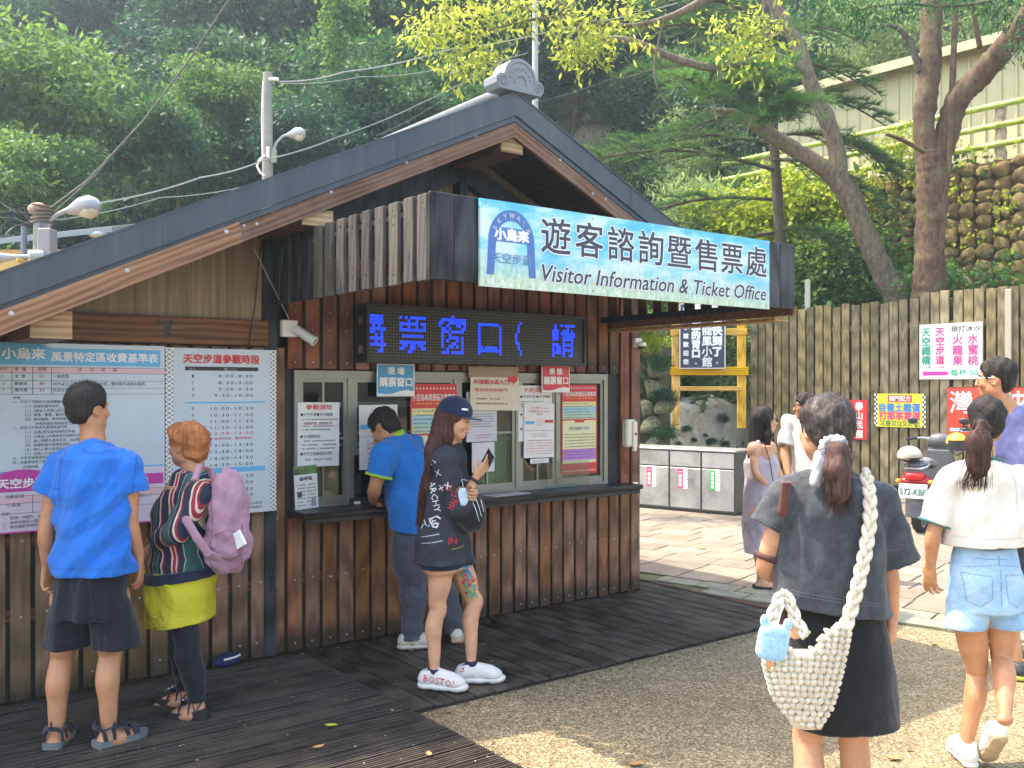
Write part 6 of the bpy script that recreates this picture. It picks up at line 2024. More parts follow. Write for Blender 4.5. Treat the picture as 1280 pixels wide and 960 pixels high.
# ================================================================== PEOPLE
import openvdb
from mathutils.bvhtree import BVHTree
V3=lambda*a:np.array(a,np.float32)
def nrm(v):v=np.asarray(v,float);return v/(np.linalg.norm(v)+1e-9)
class Sdf:
 """distance field on a grid; volumes are blended into one continuous surface"""
 def __init__(s,lo,hi,vs=.006):
  s.lo=np.array(lo,np.float32);s.vs=vs
  s.n=np.ceil((np.array(hi)-s.lo)/vs).astype(int)+1
  s.A=np.full(s.n,.15,np.float32)
  s.ax=[s.lo[i]+np.arange(s.n[i],dtype=np.float32)*vs for i in range(3)]
 def reg(s,lo,hi,mar):
  i0=np.clip(((np.array(lo)-mar-s.lo)/s.vs).astype(int),0,s.n);i1=np.clip(((np.array(hi)+mar-s.lo)/s.vs).astype(int)+2,0,s.n)
  sl=tuple(slice(a,b)for a,b in zip(i0,i1))
  if any(b<=a for a,b in zip(i0,i1)):return None,None
  g=np.meshgrid(*[s.ax[i][sl[i]]for i in range(3)],indexing='ij',sparse=True)
  return sl,g
 def put(s,sl,d,k,sub=False):
  a=s.A[sl]
  if sub:a,d=-a,d
  if k>1e-5:
   h=np.clip(.5+.5*(a-d)/k,0,1);r=a+(d-a)*h-k*h*(1-h)
  else:r=np.minimum(a,d)
  s.A[sl]=-r if sub else r
 def cone(s,a,b,ra,rb,k=.02,flat=None,fl=1.0,sub=False,cap=False,cap0=False):
  a=np.array(a,np.float32);b=np.array(b,np.float32);m=max(ra,rb)*max(1,1/fl if fl<1 else 1)+max(k,.02)
  sl,g=s.reg(np.minimum(a,b),np.maximum(a,b),m)
  if sl is None:return s
  X,Y,Z=g[0]-a[0],g[1]-a[1],g[2]-a[2];ab=b-a;L=float(ab@ab)+1e-9
  h0=(X*ab[0]+Y*ab[1]+Z*ab[2])/L;h=np.clip(h0,0,1)
  X=X-ab[0]*h;Y=Y-ab[1]*h;Z=Z-ab[2]*h
  q=X*X+Y*Y+Z*Z
  if flat is not None:
   f=nrm(flat);dt=X*f[0]+Y*f[1]+Z*f[2];q=q+dt*dt*(1/fl**2-1)
  d=np.sqrt(q)-(ra+(rb-ra)*h)
  if cap:d=np.maximum(d,(h0-1)*math.sqrt(L))
  if cap0:d=np.maximum(d,-h0*math.sqrt(L))
  s.put(sl,d.astype(np.float32),k,sub);return s
 def opening(s,a,b,r,th=.010,tr=.010):
  """hollow out the end of a sleeve or leg"""
  a,b=np.asarray(a,float),np.asarray(b,float);d=nrm(b-a);s.cone(b-d*.022,b+d*.05,r-th,r-th,.002,sub=True);s.cone(b-d*.003,b+d*.06,r+tr,r+tr,0,sub=True,cap0=True,cap=True);return s
 def ell(s,c,r,k=.02,R_=None,sub=False):
  c=np.array(c,np.float32);r=np.array(r,np.float32)if hasattr(r,'__len__')else np.full(3,r,np.float32)
  m=float(r.max());sl,g=s.reg(c-m,c+m,max(k,.02))
  if sl is None:return s
  X,Y,Z=g[0]-c[0],g[1]-c[1],g[2]-c[2]
  if R_ is not None:X,Y,Z=(X*R_[0][i]+Y*R_[1][i]+Z*R_[2][i]for i in range(3))
  k0=np.sqrt((X/r[0])**2+(Y/r[1])**2+(Z/r[2])**2);k1=np.sqrt((X/r[0]**2)**2+(Y/r[1]**2)**2+(Z/r[2]**2)**2)
  s.put(sl,(k0*(k0-1)/(k1+1e-6)).astype(np.float32),k,sub);return s
 def stack(s,prof,f=(0,1),k=.02,B=None,p=2.0,sub=False):
  """prof: (z, cx, cy, rx, ry) horizontal sections; rx across, ry along the facing f; B=(origin, 3x3 rows) tilts it"""
  P=np.array(sorted(prof),np.float32)
  f=nrm(f);rt=np.array([f[1],-f[0]])
  if B is None:
   m=float(max(P[:,3].max(),P[:,4].max()));lo=(P[:,1].min()-m,P[:,2].min()-m,P[0,0]);hi=(P[:,1].max()+m,P[:,2].max()+m,P[-1,0])
   sl,g=s.reg(lo,hi,max(k,.02));X,Y,Z=g
  else:
   sl=(slice(None),)*3;g=np.meshgrid(*s.ax,indexing='ij',sparse=True)
   O,Rm=B;X0,Y0,Z0=g[0]-O[0],g[1]-O[1],g[2]-O[2]
   X,Y,Z=(X0*Rm[i][0]+Y0*Rm[i][1]+Z0*Rm[i][2]for i in range(3))
  zf=Z.ravel()if B is None else None
  def ip(c):
   return np.interp(Z,P[:,0],P[:,c]).astype(np.float32)
  X,Y=X-ip(1),Y-ip(2)
  u=X*rt[0]+Y*rt[1];v=X*f[0]+Y*f[1];rx,ry=ip(3),ip(4)
  q=(np.abs(u/rx)**p+np.abs(v/ry)**p)**(1/p)
  d=(q-1)*np.minimum(rx,ry)*.5*(1+1/(.3+q))
  d=np.maximum(d,np.maximum(Z-P[-1,0],P[0,0]-Z))
  s.put(sl,d.astype(np.float32),k,sub);return s
 def cut(s,c,n):
  n=nrm(n);g=np.meshgrid(*s.ax,indexing='ij',sparse=True)
  s.A=np.maximum(s.A,((g[0]-c[0])*n[0]+(g[1]-c[1])*n[1]+(g[2]-c[2])*n[2]).astype(np.float32));return s
 def shell(s,th):s.A=np.maximum(s.A,-(s.A+th));return s
 def fold(s,amp,ks,seed=1,warp=1.2):
  r=np.random.default_rng(seed);g=np.meshgrid(*s.ax,indexing='ij',sparse=True);D_=0
  for(kx,ky,kz)in ks:
   ph=r.random(4)*6.28
   w=warp*np.sin(g[0]*9+ph[1])+warp*np.sin(g[2]*11+ph[2])+warp*np.sin(g[1]*10+ph[3])
   q=np.sin(g[0]*kx+g[1]*ky+g[2]*kz+ph[0]+w);D_=D_+q*np.abs(q)
  s.A=(s.A+D_*amp/len(ks)).astype(np.float32);return s
 def sleeves(s,SL,amp=.008,seed=1,k=.012):
  """SL: chains of (point, radius); each becomes a hollow sleeve with a clean hem, blended onto the garment"""
  for ch in SL:
   P=np.array([c[0]for c in ch]);q=Sdf.__new__(Sdf);q.lo,q.vs,q.n,q.ax=s.lo,s.vs,s.n,s.ax;q.A=np.full(s.n,.15,np.float32)
   for i in range(len(ch)-1):q.cone(ch[i][0],ch[i+1][0],ch[i][1],ch[i+1][1],.02,cap=i==len(ch)-2)
   q.fold(amp,[(40,26,14),(-24,20,34)],seed);q.shell(.010);q.opening(ch[-2][0],ch[-1][0],ch[-1][1],.012+amp,.03)
   h=np.clip(.5+.5*(s.A-q.A)/k,0,1);s.A=(s.A+(q.A-s.A)*h-k*h*(1-h)).astype(np.float32)
  return s
 def build(s,name,mat,parent,kind=None):
  A=np.clip(s.A,-.05,.05);A[0],A[-1]=.05,.05;A[:,0],A[:,-1]=.05,.05;A[:,:,0],A[:,:,-1]=.05,.05
  gr=openvdb.FloatGrid(.05);gr.copyFromArray(A)
  P,Q=gr.convertToQuads(0.0)
  P=np.asarray(P)*s.vs+s.lo
  me=np_mesh(name,P,np.asarray(Q)[:,::-1],mat,True)
  return obj(name,me,parent)
SK=.5
def skinm(name,c):
 m_=NT(name);co=m_.coord(rnd=False)
 f=m_.noise(co,9,4,.6);f2=m_.noise(co,70,3,.6)
 col=m_.ramp(f,[(.3,scl(c,.80)),(.6,c),(.8,(min(1,c[0]*1.10),c[1]*.95,c[2]*.90))]);col=m_.mix(.3,col,m_.ramp(m_.noise(co,38,5,.7),[(.35,(.75,.6,.55)),(.6,(1,1,1))]),'MULTIPLY')
 m_.color(col);m_.set(Roughness=.5)
 m_.b.inputs['Subsurface Weight'].default_value=.12;m_.b.inputs['Subsurface Radius'].default_value=(.012,.005,.003);m_.b.inputs['Subsurface Scale'].default_value=.6
 m_.bump(f2,.12,.001);return m_.mat
skinA=skinm('skin_tan',(.53,.25,.125));skinB=skinm('skin_light',(.62,.335,.20));skinC=skinm('skin_warm',(.56,.28,.16))
def clothm(name,c,var=.15,weave=260,rough=.85,wrinkle=.35,sheen=.2,patch=None):
 m_=NT(name);co=m_.coord(rnd=False)
 f=m_.noise(co,5,5,.6);w1=m_.math('ABSOLUTE',m_.math('SUBTRACT',m_.noise(m_.coord((1,1,.55),rnd=False),7,3,.5,.3),.5));w2=m_.noise(co,weave,2)
 col=m_.ramp(f,[(.3,scl(c,1-var)),(.7,scl(c,1+var))])
 if patch:col=m_.mix(m_.math('MULTIPLY',m_.math('SUBTRACT',m_.noise(co,18,6,.75),.45,True),3,True),col,patch)
 m_.color(col);m_.set(Roughness=rough);m_.b.inputs['Specular IOR Level'].default_value=.2
 m_.b.inputs['Sheen Weight'].default_value=sheen
 m_.bump(m_.math('ADD',m_.math('MULTIPLY',w1,1.6),m_.math('MULTIPLY',w2,.06)),wrinkle,.03);return m_.mat
def hairm(name,a,b):
 m_=NT(name);co=m_.coord((70,70,6),rnd=False);f=m_.noise(co,1.0,4,.6)
 m_.color(m_.ramp(f,[(.3,a),(.7,b)]));m_.set(Roughness=.7);m_.b.inputs['Specular IOR Level'].default_value=.25;m_.bump(f,.6,.008);return m_.mat
hair_bk=hairm('hair_black',(.008,.007,.007),(.035,.028,.025))
hair_br=hairm('hair_dark_brown',(.020,.010,.008),(.085,.045,.032))
hair_or=hairm('hair_orange',(.26,.08,.025),(.52,.20,.075))
M['eye']=flat('eye_white',(.75,.74,.72),.2);M['iris']=flat('eye_iris',(.02,.012,.01),.15);M['lip']=flat('lip_red',(.48,.11,.10),.4)
class Person:
 def __init__(s,label,px0,d,vs=.006,group=None):
  s.d=d;s.x0=(px0-CXP)/FPX*d;s.vs=vs
  s.r=empty('person',label,'person',(s.x0,d,0),0,group)
 def j(s,px,py,dy=0.0):
  dd=s.d+dy;return V3((px-CXP)/FPX*dd-s.x0,dy,CZ+(HYP-py)/FPX*dd)
 def sdf(s,lo,hi,vs=None):return Sdf(lo,hi,vs or s.vs)
def hand(S,w,d,n,t,curl=.35,s=1.0,spread=.12,fist=0,thumb=.6):
 """wrist w, finger direction d, palm normal n, thumb side t"""
 d=nrm(d);n=nrm(n-d*np.dot(n,d));t=nrm(t-d*np.dot(t,d)-n*np.dot(t,n));w=np.asarray(w,float)
 S.cone(w-d*.01*s,w+d*.045*s,.022*s,.028*s,.012,n,.55)
 base=w+d*.012*s
 L=[(.0755,.0265),(.083,.010),(.079,-.008),(.063,-.025)]
 for i,(fl,off)in enumerate(L):
  kn=w+d*(.088-abs(i-1)*.004)*s+t*off*s
  S.cone(base+t*off*.5*s,kn,.0125*s,.0100*s,.010)
  c=curl*(1+.18*i);ph=[fl*.42,fl*.32,fl*.26];dd=nrm(d+t*spread*(1.2-i)*.5);p=kn;ang=c*.5
  for q,l in enumerate(ph):
   v=dd*math.cos(ang)+n*math.sin(ang);e=p+v*l*s
   S.cone(p,e,(.0088-q*.0008)*s,(.0082-q*.001)*s,.003);p=e;ang+=c*(.9 if q==0 else .7)
 tb=w+d*.022*s+t*.020*s+n*.006*s
 v1=nrm(d*.62+t*(.55+.2*(1-curl))+n*(.25+.3*curl));e1=tb+v1*.036*s;v2=nrm(d*.9+t*.25+n*(.35+.4*curl));e2=e1+v2*.030*s;e3=e2+nrm(d+n*.5)*.022*s
 S.cone(tb,e1,.014*s,.0105*s,.012);S.cone(e1,e2,.0100*s,.0090*s,.004);S.cone(e2,e3,.0088*s,.0070*s,.003)
def frame_f(f,up=(0,0,1)):
 f=nrm(f);r=nrm(np.cross(f,up));u=np.cross(r,f);return f,r,u
def head(S,c,f,up=(0,0,1),s=1.0,female=False):
 f,r,u=frame_f(f,up);Rm=np.stack([r,f,u],1)
 c=np.asarray(c,float)
 P=lambda x,y,z:c+(r*x+f*y+u*z)*s
 E_=lambda x,y,z,a,b,cc,k=.012,sub=False:S.ell(P(x,y,z),(a*s,b*s,cc*s),k,Rm,sub)
 E_(0,-.012,.028,.074,.094,.088,.01)
 E_(0,.025,-.035,.057,.062,.078,.03)
 E_(0,.052,-.090,.030,.028,.024,.03)
 for q in(-1,1):
  E_(q*.048,.0,-.062,.016,.035,.025,.03);E_(q*.036,.060,-.030,.022,.024,.022,.02)
  E_(q*.031,.096,.004,.017,.012,.010,.008,True)
 E_(0,.076,.020,.046,.014,.011,.014)
 S.cone(P(0,.086,.004),P(0,.106,-.030),.0075*s,.0105*s,.008);E_(0,.100,-.036,.017,.012,.008,.006)
 E_(0,.088,-.057,.021,.011,.0055,.005);E_(0,.086,-.069,.018,.011,.007,.005)
 for q in(-1,1):
  E_(q*.074,-.008,-.012,.009,.021,.031,.006);E_(q*.080,-.002,-.010,.005,.011,.019,.004,True)
 return P,Rm
def eyes(P,par,s=1.0,lips=False,down=False):
 for q in(-1,1):
  if down:
   mb=MB();mb.tube([tuple(P(q*x,y,z))for x,y,z in((.018,.089,.003),(.030,.0915,-.001),(.043,.082,.003))],.0022*s,5);mb.build('eyelash',M['black'],par,True);continue
  mb=MB();mb.ell(tuple(P(q*.030,.0765,.004)),(.0115*s,.0115*s,.0115*s),12,8);mb.build('eye',M['eye'],par,'all')
  mb=MB();mb.ell(tuple(P(q*.030,.0833,.004)),(.0056*s,)*3,10,6);mb.build('iris',M['iris'],par,'all')
  mb=MB();mb.tube([tuple(P(q*x,y,z))for x,y,z in((.016,.091,.024),(.028,.091,.029),(.042,.080,.025),(.050,.068,.018))],.0024*s,5);mb.build('eyebrow',hair_bk,par,True)
  mb=MB();mb.tube([tuple(P(q*x,y,z))for x,y,z in((.019,.090,.008),(.030,.0925,.013),(.042,.083,.007))],.0014*s,5);mb.build('eyelash',M['black'],par,True)
 if lips:
  mb=MB();mb.tube([tuple(P(x,.0985-abs(x)*.35,-.0605-abs(x)*.02))for x in(-.019,-.01,0,.01,.019)],[.002,.0042,.0046,.0042,.002],6,flat=.8);mb.build('lips',M['lip'],par,True)
def tubef(S,pts,rad,k0=.03,flat=None,fl=1.0,n=14):
 """one smooth tapering limb through the points"""
 P=[np.asarray(q,float)for q in pts];m_=len(P);C=[P[0]]+P+[P[-1]];out=[];ro=[]
 for i in range(m_-1):
  p0,p1,p2,p3=C[i],C[i+1],C[i+2],C[i+3];r0,r1=rad[i],rad[i+1]
  for j in range(n if i<m_-2 else n+1):
   t=j/n;out.append(.5*(2*p1+(p2-p0)*t+(2*p0-5*p1+4*p2-p3)*t*t+(3*p1-p0-3*p2+p3)*t**3));h=t*t*(3-2*t);ro.append(r0+(r1-r0)*h)
 for i in range(len(out)-1):S.cone(out[i],out[i+1],ro[i],ro[i+1],k0 if i<3 else .003,flat,fl)
def legs(S,hip,kn,an,f,k=1.0,foot=None,up=(0,0,1)):
 hip,kn,an=map(lambda q:np.asarray(q,float),(hip,kn,an));f3=nrm(np.array([f[0],f[1],0.]));L_=lambda t:kn*(1-t)+an*t
 tubef(S,[hip,hip*.5+kn*.5+f3*.006,hip*.15+kn*.85,kn+f3*.004,L_(.30)-f3*.014,L_(.62)-f3*.006,an],[.088*k,.074*k,.055*k,.0495*k,.0535*k,.041*k,.029*k],n=6)
 S.ell(kn+f3*.020,(.030*k,.028*k,.036*k),.03)
 for q in(-1,1):S.ell(an+np.array([f3[1],-f3[0],0])*.022*q*k,(.014,.014,.016),.012)
def foot(S,an,f,k=1.0,toes=True,heel_up=0.0):
 f3=nrm(np.array([f[0],f[1],0.]));r=np.array([f3[1],-f3[0],0]);z0=.028
 g=np.asarray(an,float).copy();g[2]=z0+.018
 S.cone(an,g-f3*.012,.031*k,.030*k,.02);S.cone(g-f3*.018,g+f3*.07,.030*k,.032*k,.03)
 b=g+f3*.12*k;b[2]=z0+.008;S.cone(np.asarray(an)+f3*.02-[0,0,.02],b,.030*k,.020*k,.03);S.cone(g+f3*.03,b,.030*k,.026*k,.03,r,1.35)
 if toes:
  for i,(o,l,q)in enumerate(((-.030,.048,.0125),(-.010,.046,.0095),(.006,.042,.009),(.020,.036,.0085),(.032,.028,.008))):
   p=b+r*o*1.0*foot.side;e=p+f3*l*k;e[2]=z0-.004;p[2]=z0+.004;S.cone(p,e,q*k,q*.9*k,.006)
foot.side=1
def arm(S,sh,el,wr,k=1.0):
 sh,el,wr=map(lambda q:np.asarray(q,float),(sh,el,wr))
 S.ell(sh,.050*k,.03);tubef(S,[sh,lerp(sh,el,.45),lerp(sh,el,.9),lerp(el,wr,.22),lerp(el,wr,.6),wr],[.045*k,.044*k,.036*k,.0385*k,.032*k,.0235*k],n=5)
def strands(name,mat,par,root_pts,curves,n,wd=.0022,seed=1,jit=.012):
 """thin hair ribbons: each follows a blend of guide curves"""
 r=np.random.default_rng(seed);C=[np.array(c,float)for c in curves];Vs=[];Fs=[];o=0;m_=len(C[0])
 for i in range(n):
  a,b=r.integers(0,len(C),2);t=r.random();c=C[a]*t+C[b]*(1-t);c=c+r.normal(size=3)*jit+np.cumsum(r.normal(size=c.shape)*jit*.28,0)
  d=np.gradient(c,axis=0);sd=np.cross(d,r.normal(size=3));sd/=np.linalg.norm(sd,axis=1)[:,None]+1e-9
  w_=(wd*np.linspace(1,.35,m_))[:,None];Vs.append(np.stack([c-sd*w_,c+sd*w_],1).reshape(-1,3))
  for q in range(m_-1):Fs.append((o+2*q,o+2*q+1,o+2*q+3,o+2*q+2))
  o+=2*m_
 return obj(name,np_mesh(name,np.concatenate(Vs),Fs,mat,True),par)
def project(src,name,mat,par,verts,faces,O,X,Y,Dr,off=.0025):
 """lay flat print (local x,z) onto a garment by casting along Dr"""
 me=src.data;co=np.zeros(len(me.vertices)*3,np.float32);me.vertices.foreach_get('co',co)
 bv=BVHTree.FromPolygons([Vector(c)for c in co.reshape(-1,3)],[tuple(p.vertices)for p in me.polygons])
 O,X,Y,Dr=map(lambda q:Vector([float(x)for x in q]),(O,X,Y,Dr));Dr.normalize();out=[];last=O
 for v in verts:
  p=O+X*v[0]+Y*v[2];h=bv.ray_cast(p-Dr*.5,Dr)
  out.append(h[0]-Dr*off if h[0]is not None else None)
 faces=[q for q in faces if all(out[i]is not None for i in q)and max((out[q[0]]-out[i]).length for i in q)<.08];out=[o if o is not None else O for o in out]
 if not faces:return None
 mb=MB();mb.add(out,faces);return mb.build(name,mat,par)
def subdiv_strip(x0,x1,z0,z1,n,m_=1):
 vs=[(x0+(x1-x0)*i/n,0,z0+(z1-z0)*k/m_)for k in range(m_+1)for i in range(n+1)]
 return vs,[(k*(n+1)+i,k*(n+1)+i+1,(k+1)*(n+1)+i+1,(k+1)*(n+1)+i)for k in range(m_)for i in range(n)]
def lerp(a,b,t):return np.asarray(a)*(1-t)+np.asarray(b)*t
def seam(src,par,pts,mat,w_=.0016,dash=.85,st=6):
 """stitched line on a garment, points are local (x, z)"""
 vs=[];fs=[]
 for a_,b_ in zip(pts,pts[1:]):
  a_,b_=np.array(a_),np.array(b_);n_=nrm((-(b_-a_)[1],(b_-a_)[0]))*w_
  for i in range(st):
   t0,t1=i/st,(i+dash)/st;q0,q1=lerp(a_,b_,t0),lerp(a_,b_,t1);o_=len(vs)
   vs+=[(q0[0]-n_[0],0,q0[1]-n_[1]),(q1[0]-n_[0],0,q1[1]-n_[1]),(q1[0]+n_[0],0,q1[1]+n_[1]),(q0[0]+n_[0],0,q0[1]+n_[1])];fs.append((o_,o_+1,o_+2,o_+3))
 o=project(src,'stitching',mat,par,vs,fs,(0,-.4,0),(1,0,0),(0,0,1),(0,1,0),.0016)
 if o:o['kind']='stuff'
 return o
def fuzz(P,par,mat,n,rx=.086,ry=.106,rz=.094,seed=1,L=.035,c0=(0,-.022,.03),wd=.0005):
 """stray hairs lying over and lifting off the hair"""
 r=np.random.default_rng(seed);Vs=[];Fs=[];o=0
 for i in range(n):
  a=r.normal(size=3);a/=np.linalg.norm(a)
  if a[1]>.55 or a[2]<-.55:continue
  tg=np.cross(a,r.normal(size=3));tg/=np.linalg.norm(tg);q=[P(c0[0]+(a[0]+tg[0]*k*L*9)*rx*(1+lift),c0[1]+(a[1]+tg[1]*k*L*9)*ry*(1+lift),c0[2]+(a[2]+tg[2]*k*L*9)*rz*(1+lift))for k,lift in((0,-.02),(.4,.03),(.8,.05+.06*r.random()),(1.2,.06+.16*r.random()))]
  for k,w_ in enumerate((1,.9,.7,.2)):Vs+=[q[k]-Vx*wd*w_,q[k]+Vx*wd*w_]
  for k in range(3):Fs.append((o+2*k,o+2*k+1,o+2*k+3,o+2*k+2))
  o+=8
 return obj('stray_hair',np_mesh('stray_hair',np.array(Vs),Fs,mat,True),par)
Vx=np.array([1,0,.3])
def fdir(a):a=R(a);return np.array([math.sin(a),math.cos(a),0.])
def shoe(par,an,f,mats,L=.27,W=.052,z0=.0,lift=0.0,pitch=0.0,vs=.004,chunky=1.0,name='shoe'):
 """sneaker: sole, upper, laces"""
 f3=nrm(np.array([f[0],f[1],0.]));r=np.array([f3[1],-f3[0],0.]);an=np.asarray(an,float)
 g=np.array([an[0],an[1],z0]);cp,sp=math.cos(pitch),math.sin(pitch)
 ax=f3*cp+np.array([0,0,-sp]);uz=np.array([0,0,cp])+f3*sp
 toe=g+f3*(L*.68);
 if pitch:g=toe-ax*(L*.68)
 P=lambda x,y,z:g+r*x+ax*y+uz*z
 lo=g-.32;hi=g+.32;lo[2]=z0-.02;hi[2]=max(an[2],g[2])+.16
 S=Sdf(lo,hi,vs);Rm=np.stack([r,ax,uz],1)
 S.cone(P(0,-L*.20,.020),P(0,L*.15,.018),W*.70,W*.64,.01,uz,.55*chunky);S.cone(P(0,L*.15,.018),P(0,L*.50,.018),W*.66,W*.80,.02,uz,.5*chunky)
 S.cone(P(0,L*.48,.018),P(0,L*.58,.024),W*.74,W*.52,.02,uz,.55*chunky)
 S.fold(.0022,[(130,90,10),(90,-130,20)],5,.2)
 S.cut(P(0,0,.0),-uz);S.cut(P(0,0,.034*chunky),uz)
 so=S.build('sole',mats[0],None)
 S2=Sdf(lo,hi,vs)
 S2 .cone(P(0,-L*.20,.050),P(0,-L*.13,.092),W*.64,W*.58,.02);S2 .cone(P(0,-L*.14,.06),P(0,L*.30,.05),W*.66,W*.70,.03);S2 .cone(P(0,L*.02,.092),P(0,L*.36,.060),W*.50,W*.54,.03);S2 .ell(P(0,L*.46,.042),(W*.84,L*.17,.034),.03,Rm)
 for q in(-1,1):
  for t_ in(.02,.16,.30):S2 .cone(P(q*W*.62,L*(t_+.08),.038),P(q*W*.40,L*t_,.088-t_*.06),.006,.005,.004)
 S2 .cone(P(-W*.6,L*.34,.052),P(0,L*.36,.078),.005,.005,.004);S2 .cone(P(W*.6,L*.34,.052),P(0,L*.36,.078),.005,.005,.004)
 S2 .cut(P(0,0,.028),-uz);S2 .cut(P(0,-.02,.108),nrm(uz-ax*.25));S2 .cone(P(0,-L*.08,.10),P(0,-L*.06,.14),W*.42,W*.55,.005,sub=True)
 up=S2 .build(name,mats[1],par);so.parent=up
 mb=MB()
 for i in range(5):
  y=L*(.08+.075*i);z=.118-.0125*i;w_=W*.42
  mb.tube([P(-w_,y,z-.012),P(0,y+.006,z),P(w_,y,z-.012)],.0035,6)
 mb.build('laces',mats[2],up,True)
 return up
# ------------------------------------------------------------------ man in the blue T-shirt
p=Person('man in a bright blue T-shirt, black shorts and sandals reading the notice board',111,4.34,.006)
J=p.j;f=fdir(8);r_x=nrm((f[1],-f[0],0));Rt=p.r
S=p.sdf((-.40,-.34,0),(.40,.34,1.75))
hipL,hipR=J(92,745),J(134,745);knL,knR=J(77,822,.01),J(137,818,.01);anL,anR=J(70,921,-.05),J(136,918,-.04)
legs(S,hipL,knL,anL,f,.98);legs(S,hipR,knR,anR,f,.98);foot.side=1;foot(S,anL,fdir(-8),1,False);foot(S,anR,fdir(42),1,False)
S.stack([(J(0,770)[2],J(113,0)[0],0,.10,.08),(J(0,745)[2],J(113,0)[0],0,.135,.09),(J(0,690)[2],J(115,0)[0],0,.12,.085),(J(0,610)[2],J(117,0)[0],-.01,.145,.095),(J(0,575)[2],J(117,0)[0],-.01,.15,.075)],f,.05)
shL,shR=J(75,582,0),J(162,584,.0)
S.cone(shL,shR,.05,.05,.04);S.cone(J(117,575),J(115,535,.01),.066,.052,.04)
elL,wrL=J(57,663,-.02),J(59,708,.03);elR,wrR=J(163,655,0),J(174,696,.06)
arm(S,shL,elL,wrL,.92);arm(S,shR,elR,wrR,.92)
hand(S,wrL,(-.02,.05,-1),(.8,-.45,.1),(.2,.9,0),.75,.98);hand(S,wrR,(.06,.10,-1),(-.9,-.1,.2),(.1,.9,0),.35,.98)
hc=J(111,510,.01);fh=fdir(32);P_,Rm=head(S,hc,fh,s=.93);S.build('body',skinA,Rt)
H=p.sdf(hc-.16,hc+.17,.004);H.ell(P_(0,-.016,.040),np.array((.085,.104,.092))*.95,.01,Rm);H.ell(P_(0,-.05,-.02),np.array((.065,.058,.07))*.93,.02,Rm)
H.cut(P_(0,.062,.045),fh*.9+np.array([0,0,-.42]));H.cut(P_(0,0,-.075),(0,0,-1));
for q in(-1,1):H.ell(P_(q*.078,.010,-.025),(.03,.030,.035),.006,Rm,True)
H.fold(.005,[(90,60,30),(-70,80,40),(30,-90,60)],3);H.build('hair',hair_bk,Rt)
r=np.random.default_rng(4);pts=[]
for i in range(900):
 a=r.normal(size=3);a[2]=abs(a[2])-.1;a/=np.linalg.norm(a);q0=P_(a[0]*.078*.95,-.016+a[1]*.095*.95,.042+a[2]*.08);
 if a[1]>.75 and a[2]<.5:continue
 pts.append(np.linspace(q0,q0+(Rm@(a*[.5,.6,1])+[0,0,.3])*.020,3))
def spikes(name,mat,par,cs,wd=.0011):
 Vs=np.concatenate([np.stack([c[0]-[wd,0,0],c[0]+[wd,0,0],c[-1]])for c in cs]);return obj(name,np_mesh(name,Vs,np.arange(len(Vs)).reshape(-1,3),mat,False),par)
fuzz(P_,Rt,hair_bk,160,.080,.098,.086,6,.02,(0,-.014,.036))
spikes('hair_strand',hair_bk,Rt,pts)
blue_c=clothm('tshirt_blue',(.008,.145,.55),.10,wrinkle=.5)
T=p.sdf((-.34,-.27,.55),(.34,.25,1.50));cx=lambda px:J(px,0)[0]
T.stack([(J(0,722)[2],cx(117),-.01,.192,.140),(J(0,690)[2],cx(117),-.01,.180,.132),(J(0,640)[2],cx(116),-.01,.178,.13),(J(0,600)[2],cx(117),-.015,.178,.132),(J(0,572)[2],cx(117),-.015,.165,.115),(J(0,556)[2],cx(117),-.01,.10,.08)],f,.02)
T.cone(shL+[0,0,.004],shR+[0,0,.004],.062,.062,.05);T.cone(J(117,576),J(116,560),.09,.07,.05)
SLV=((shL,J(60,618,-.01)),(shR,J(167,616,0)))
T.fold(.015,[(44,20,8),(-30,15,22),(16,30,-34)],5);T.shell(.011);T.sleeves([((a_,.064),(b_,.073))for a_,b_ in SLV]);T.cone(J(116,560,0),J(115,530,.02),.060,.075,.005,sub=True)
T.cut((0,0,J(0,716)[2]),(0,0,-1));tt=T.build('tshirt',blue_c,Rt)
xz=lambda px,py,dy=-.12:(J(px,py,dy)[0],J(px,py,dy)[2]);stb=flat('stitch_blue',(.008,.08,.36),.9)
for q in([xz(68,710),xz(117,711),xz(166,710)],[xz(79,563),xz(72,580),xz(72,612),xz(75,628)],[xz(156,562),xz(162,580),xz(161,612),xz(158,628)],[xz(56,610),xz(74,613)],[xz(158,611),xz(178,607)],[xz(98,560),xz(104,565),xz(117,567),xz(130,565),xz(136,560)]):seam(tt,Rt,q,stb,.0018,.9,10)
shorts_c=clothm('shorts_black',(.010,.012,.018),.2,wrinkle=.6)
T=p.sdf((-.30,-.24,.30),(.30,.26,.95));T.stack([(J(0,770)[2],cx(114),-.005,.178,.13),(J(0,740)[2],cx(115),-.005,.178,.13),(J(0,700)[2],cx(116),-.005,.16,.118)],f,.02)
for h_,k_,e_ in((hipL,knL,J(82,812)),(hipR,knR,J(147,814))):T.cone(h_,e_+(e_-h_)*.1,.100,.104,.012)
T.fold(.010,[(45,12,6),(-38,22,14)],8);T.cut((0,0,J(0,808)[2]),(0,0,-1));tt=T.build('shorts',shorts_c,Rt)
stk=flat('stitch_dark',(.035,.037,.045),.9)
for q in([xz(58,803),xz(110,804)],[xz(118,804),xz(172,803)],[xz(115,720),xz(115,770)],[xz(66,722),xz(60,800)],[xz(165,722),xz(172,800)]):seam(tt,Rt,q,stk,.0012,.9,10)
sole_g=plain('sandal_sole',(.13,.15,.16),.8,.15,12,.2);strap_m=clothm('sandal_strap',(.018,.024,.035),.2)
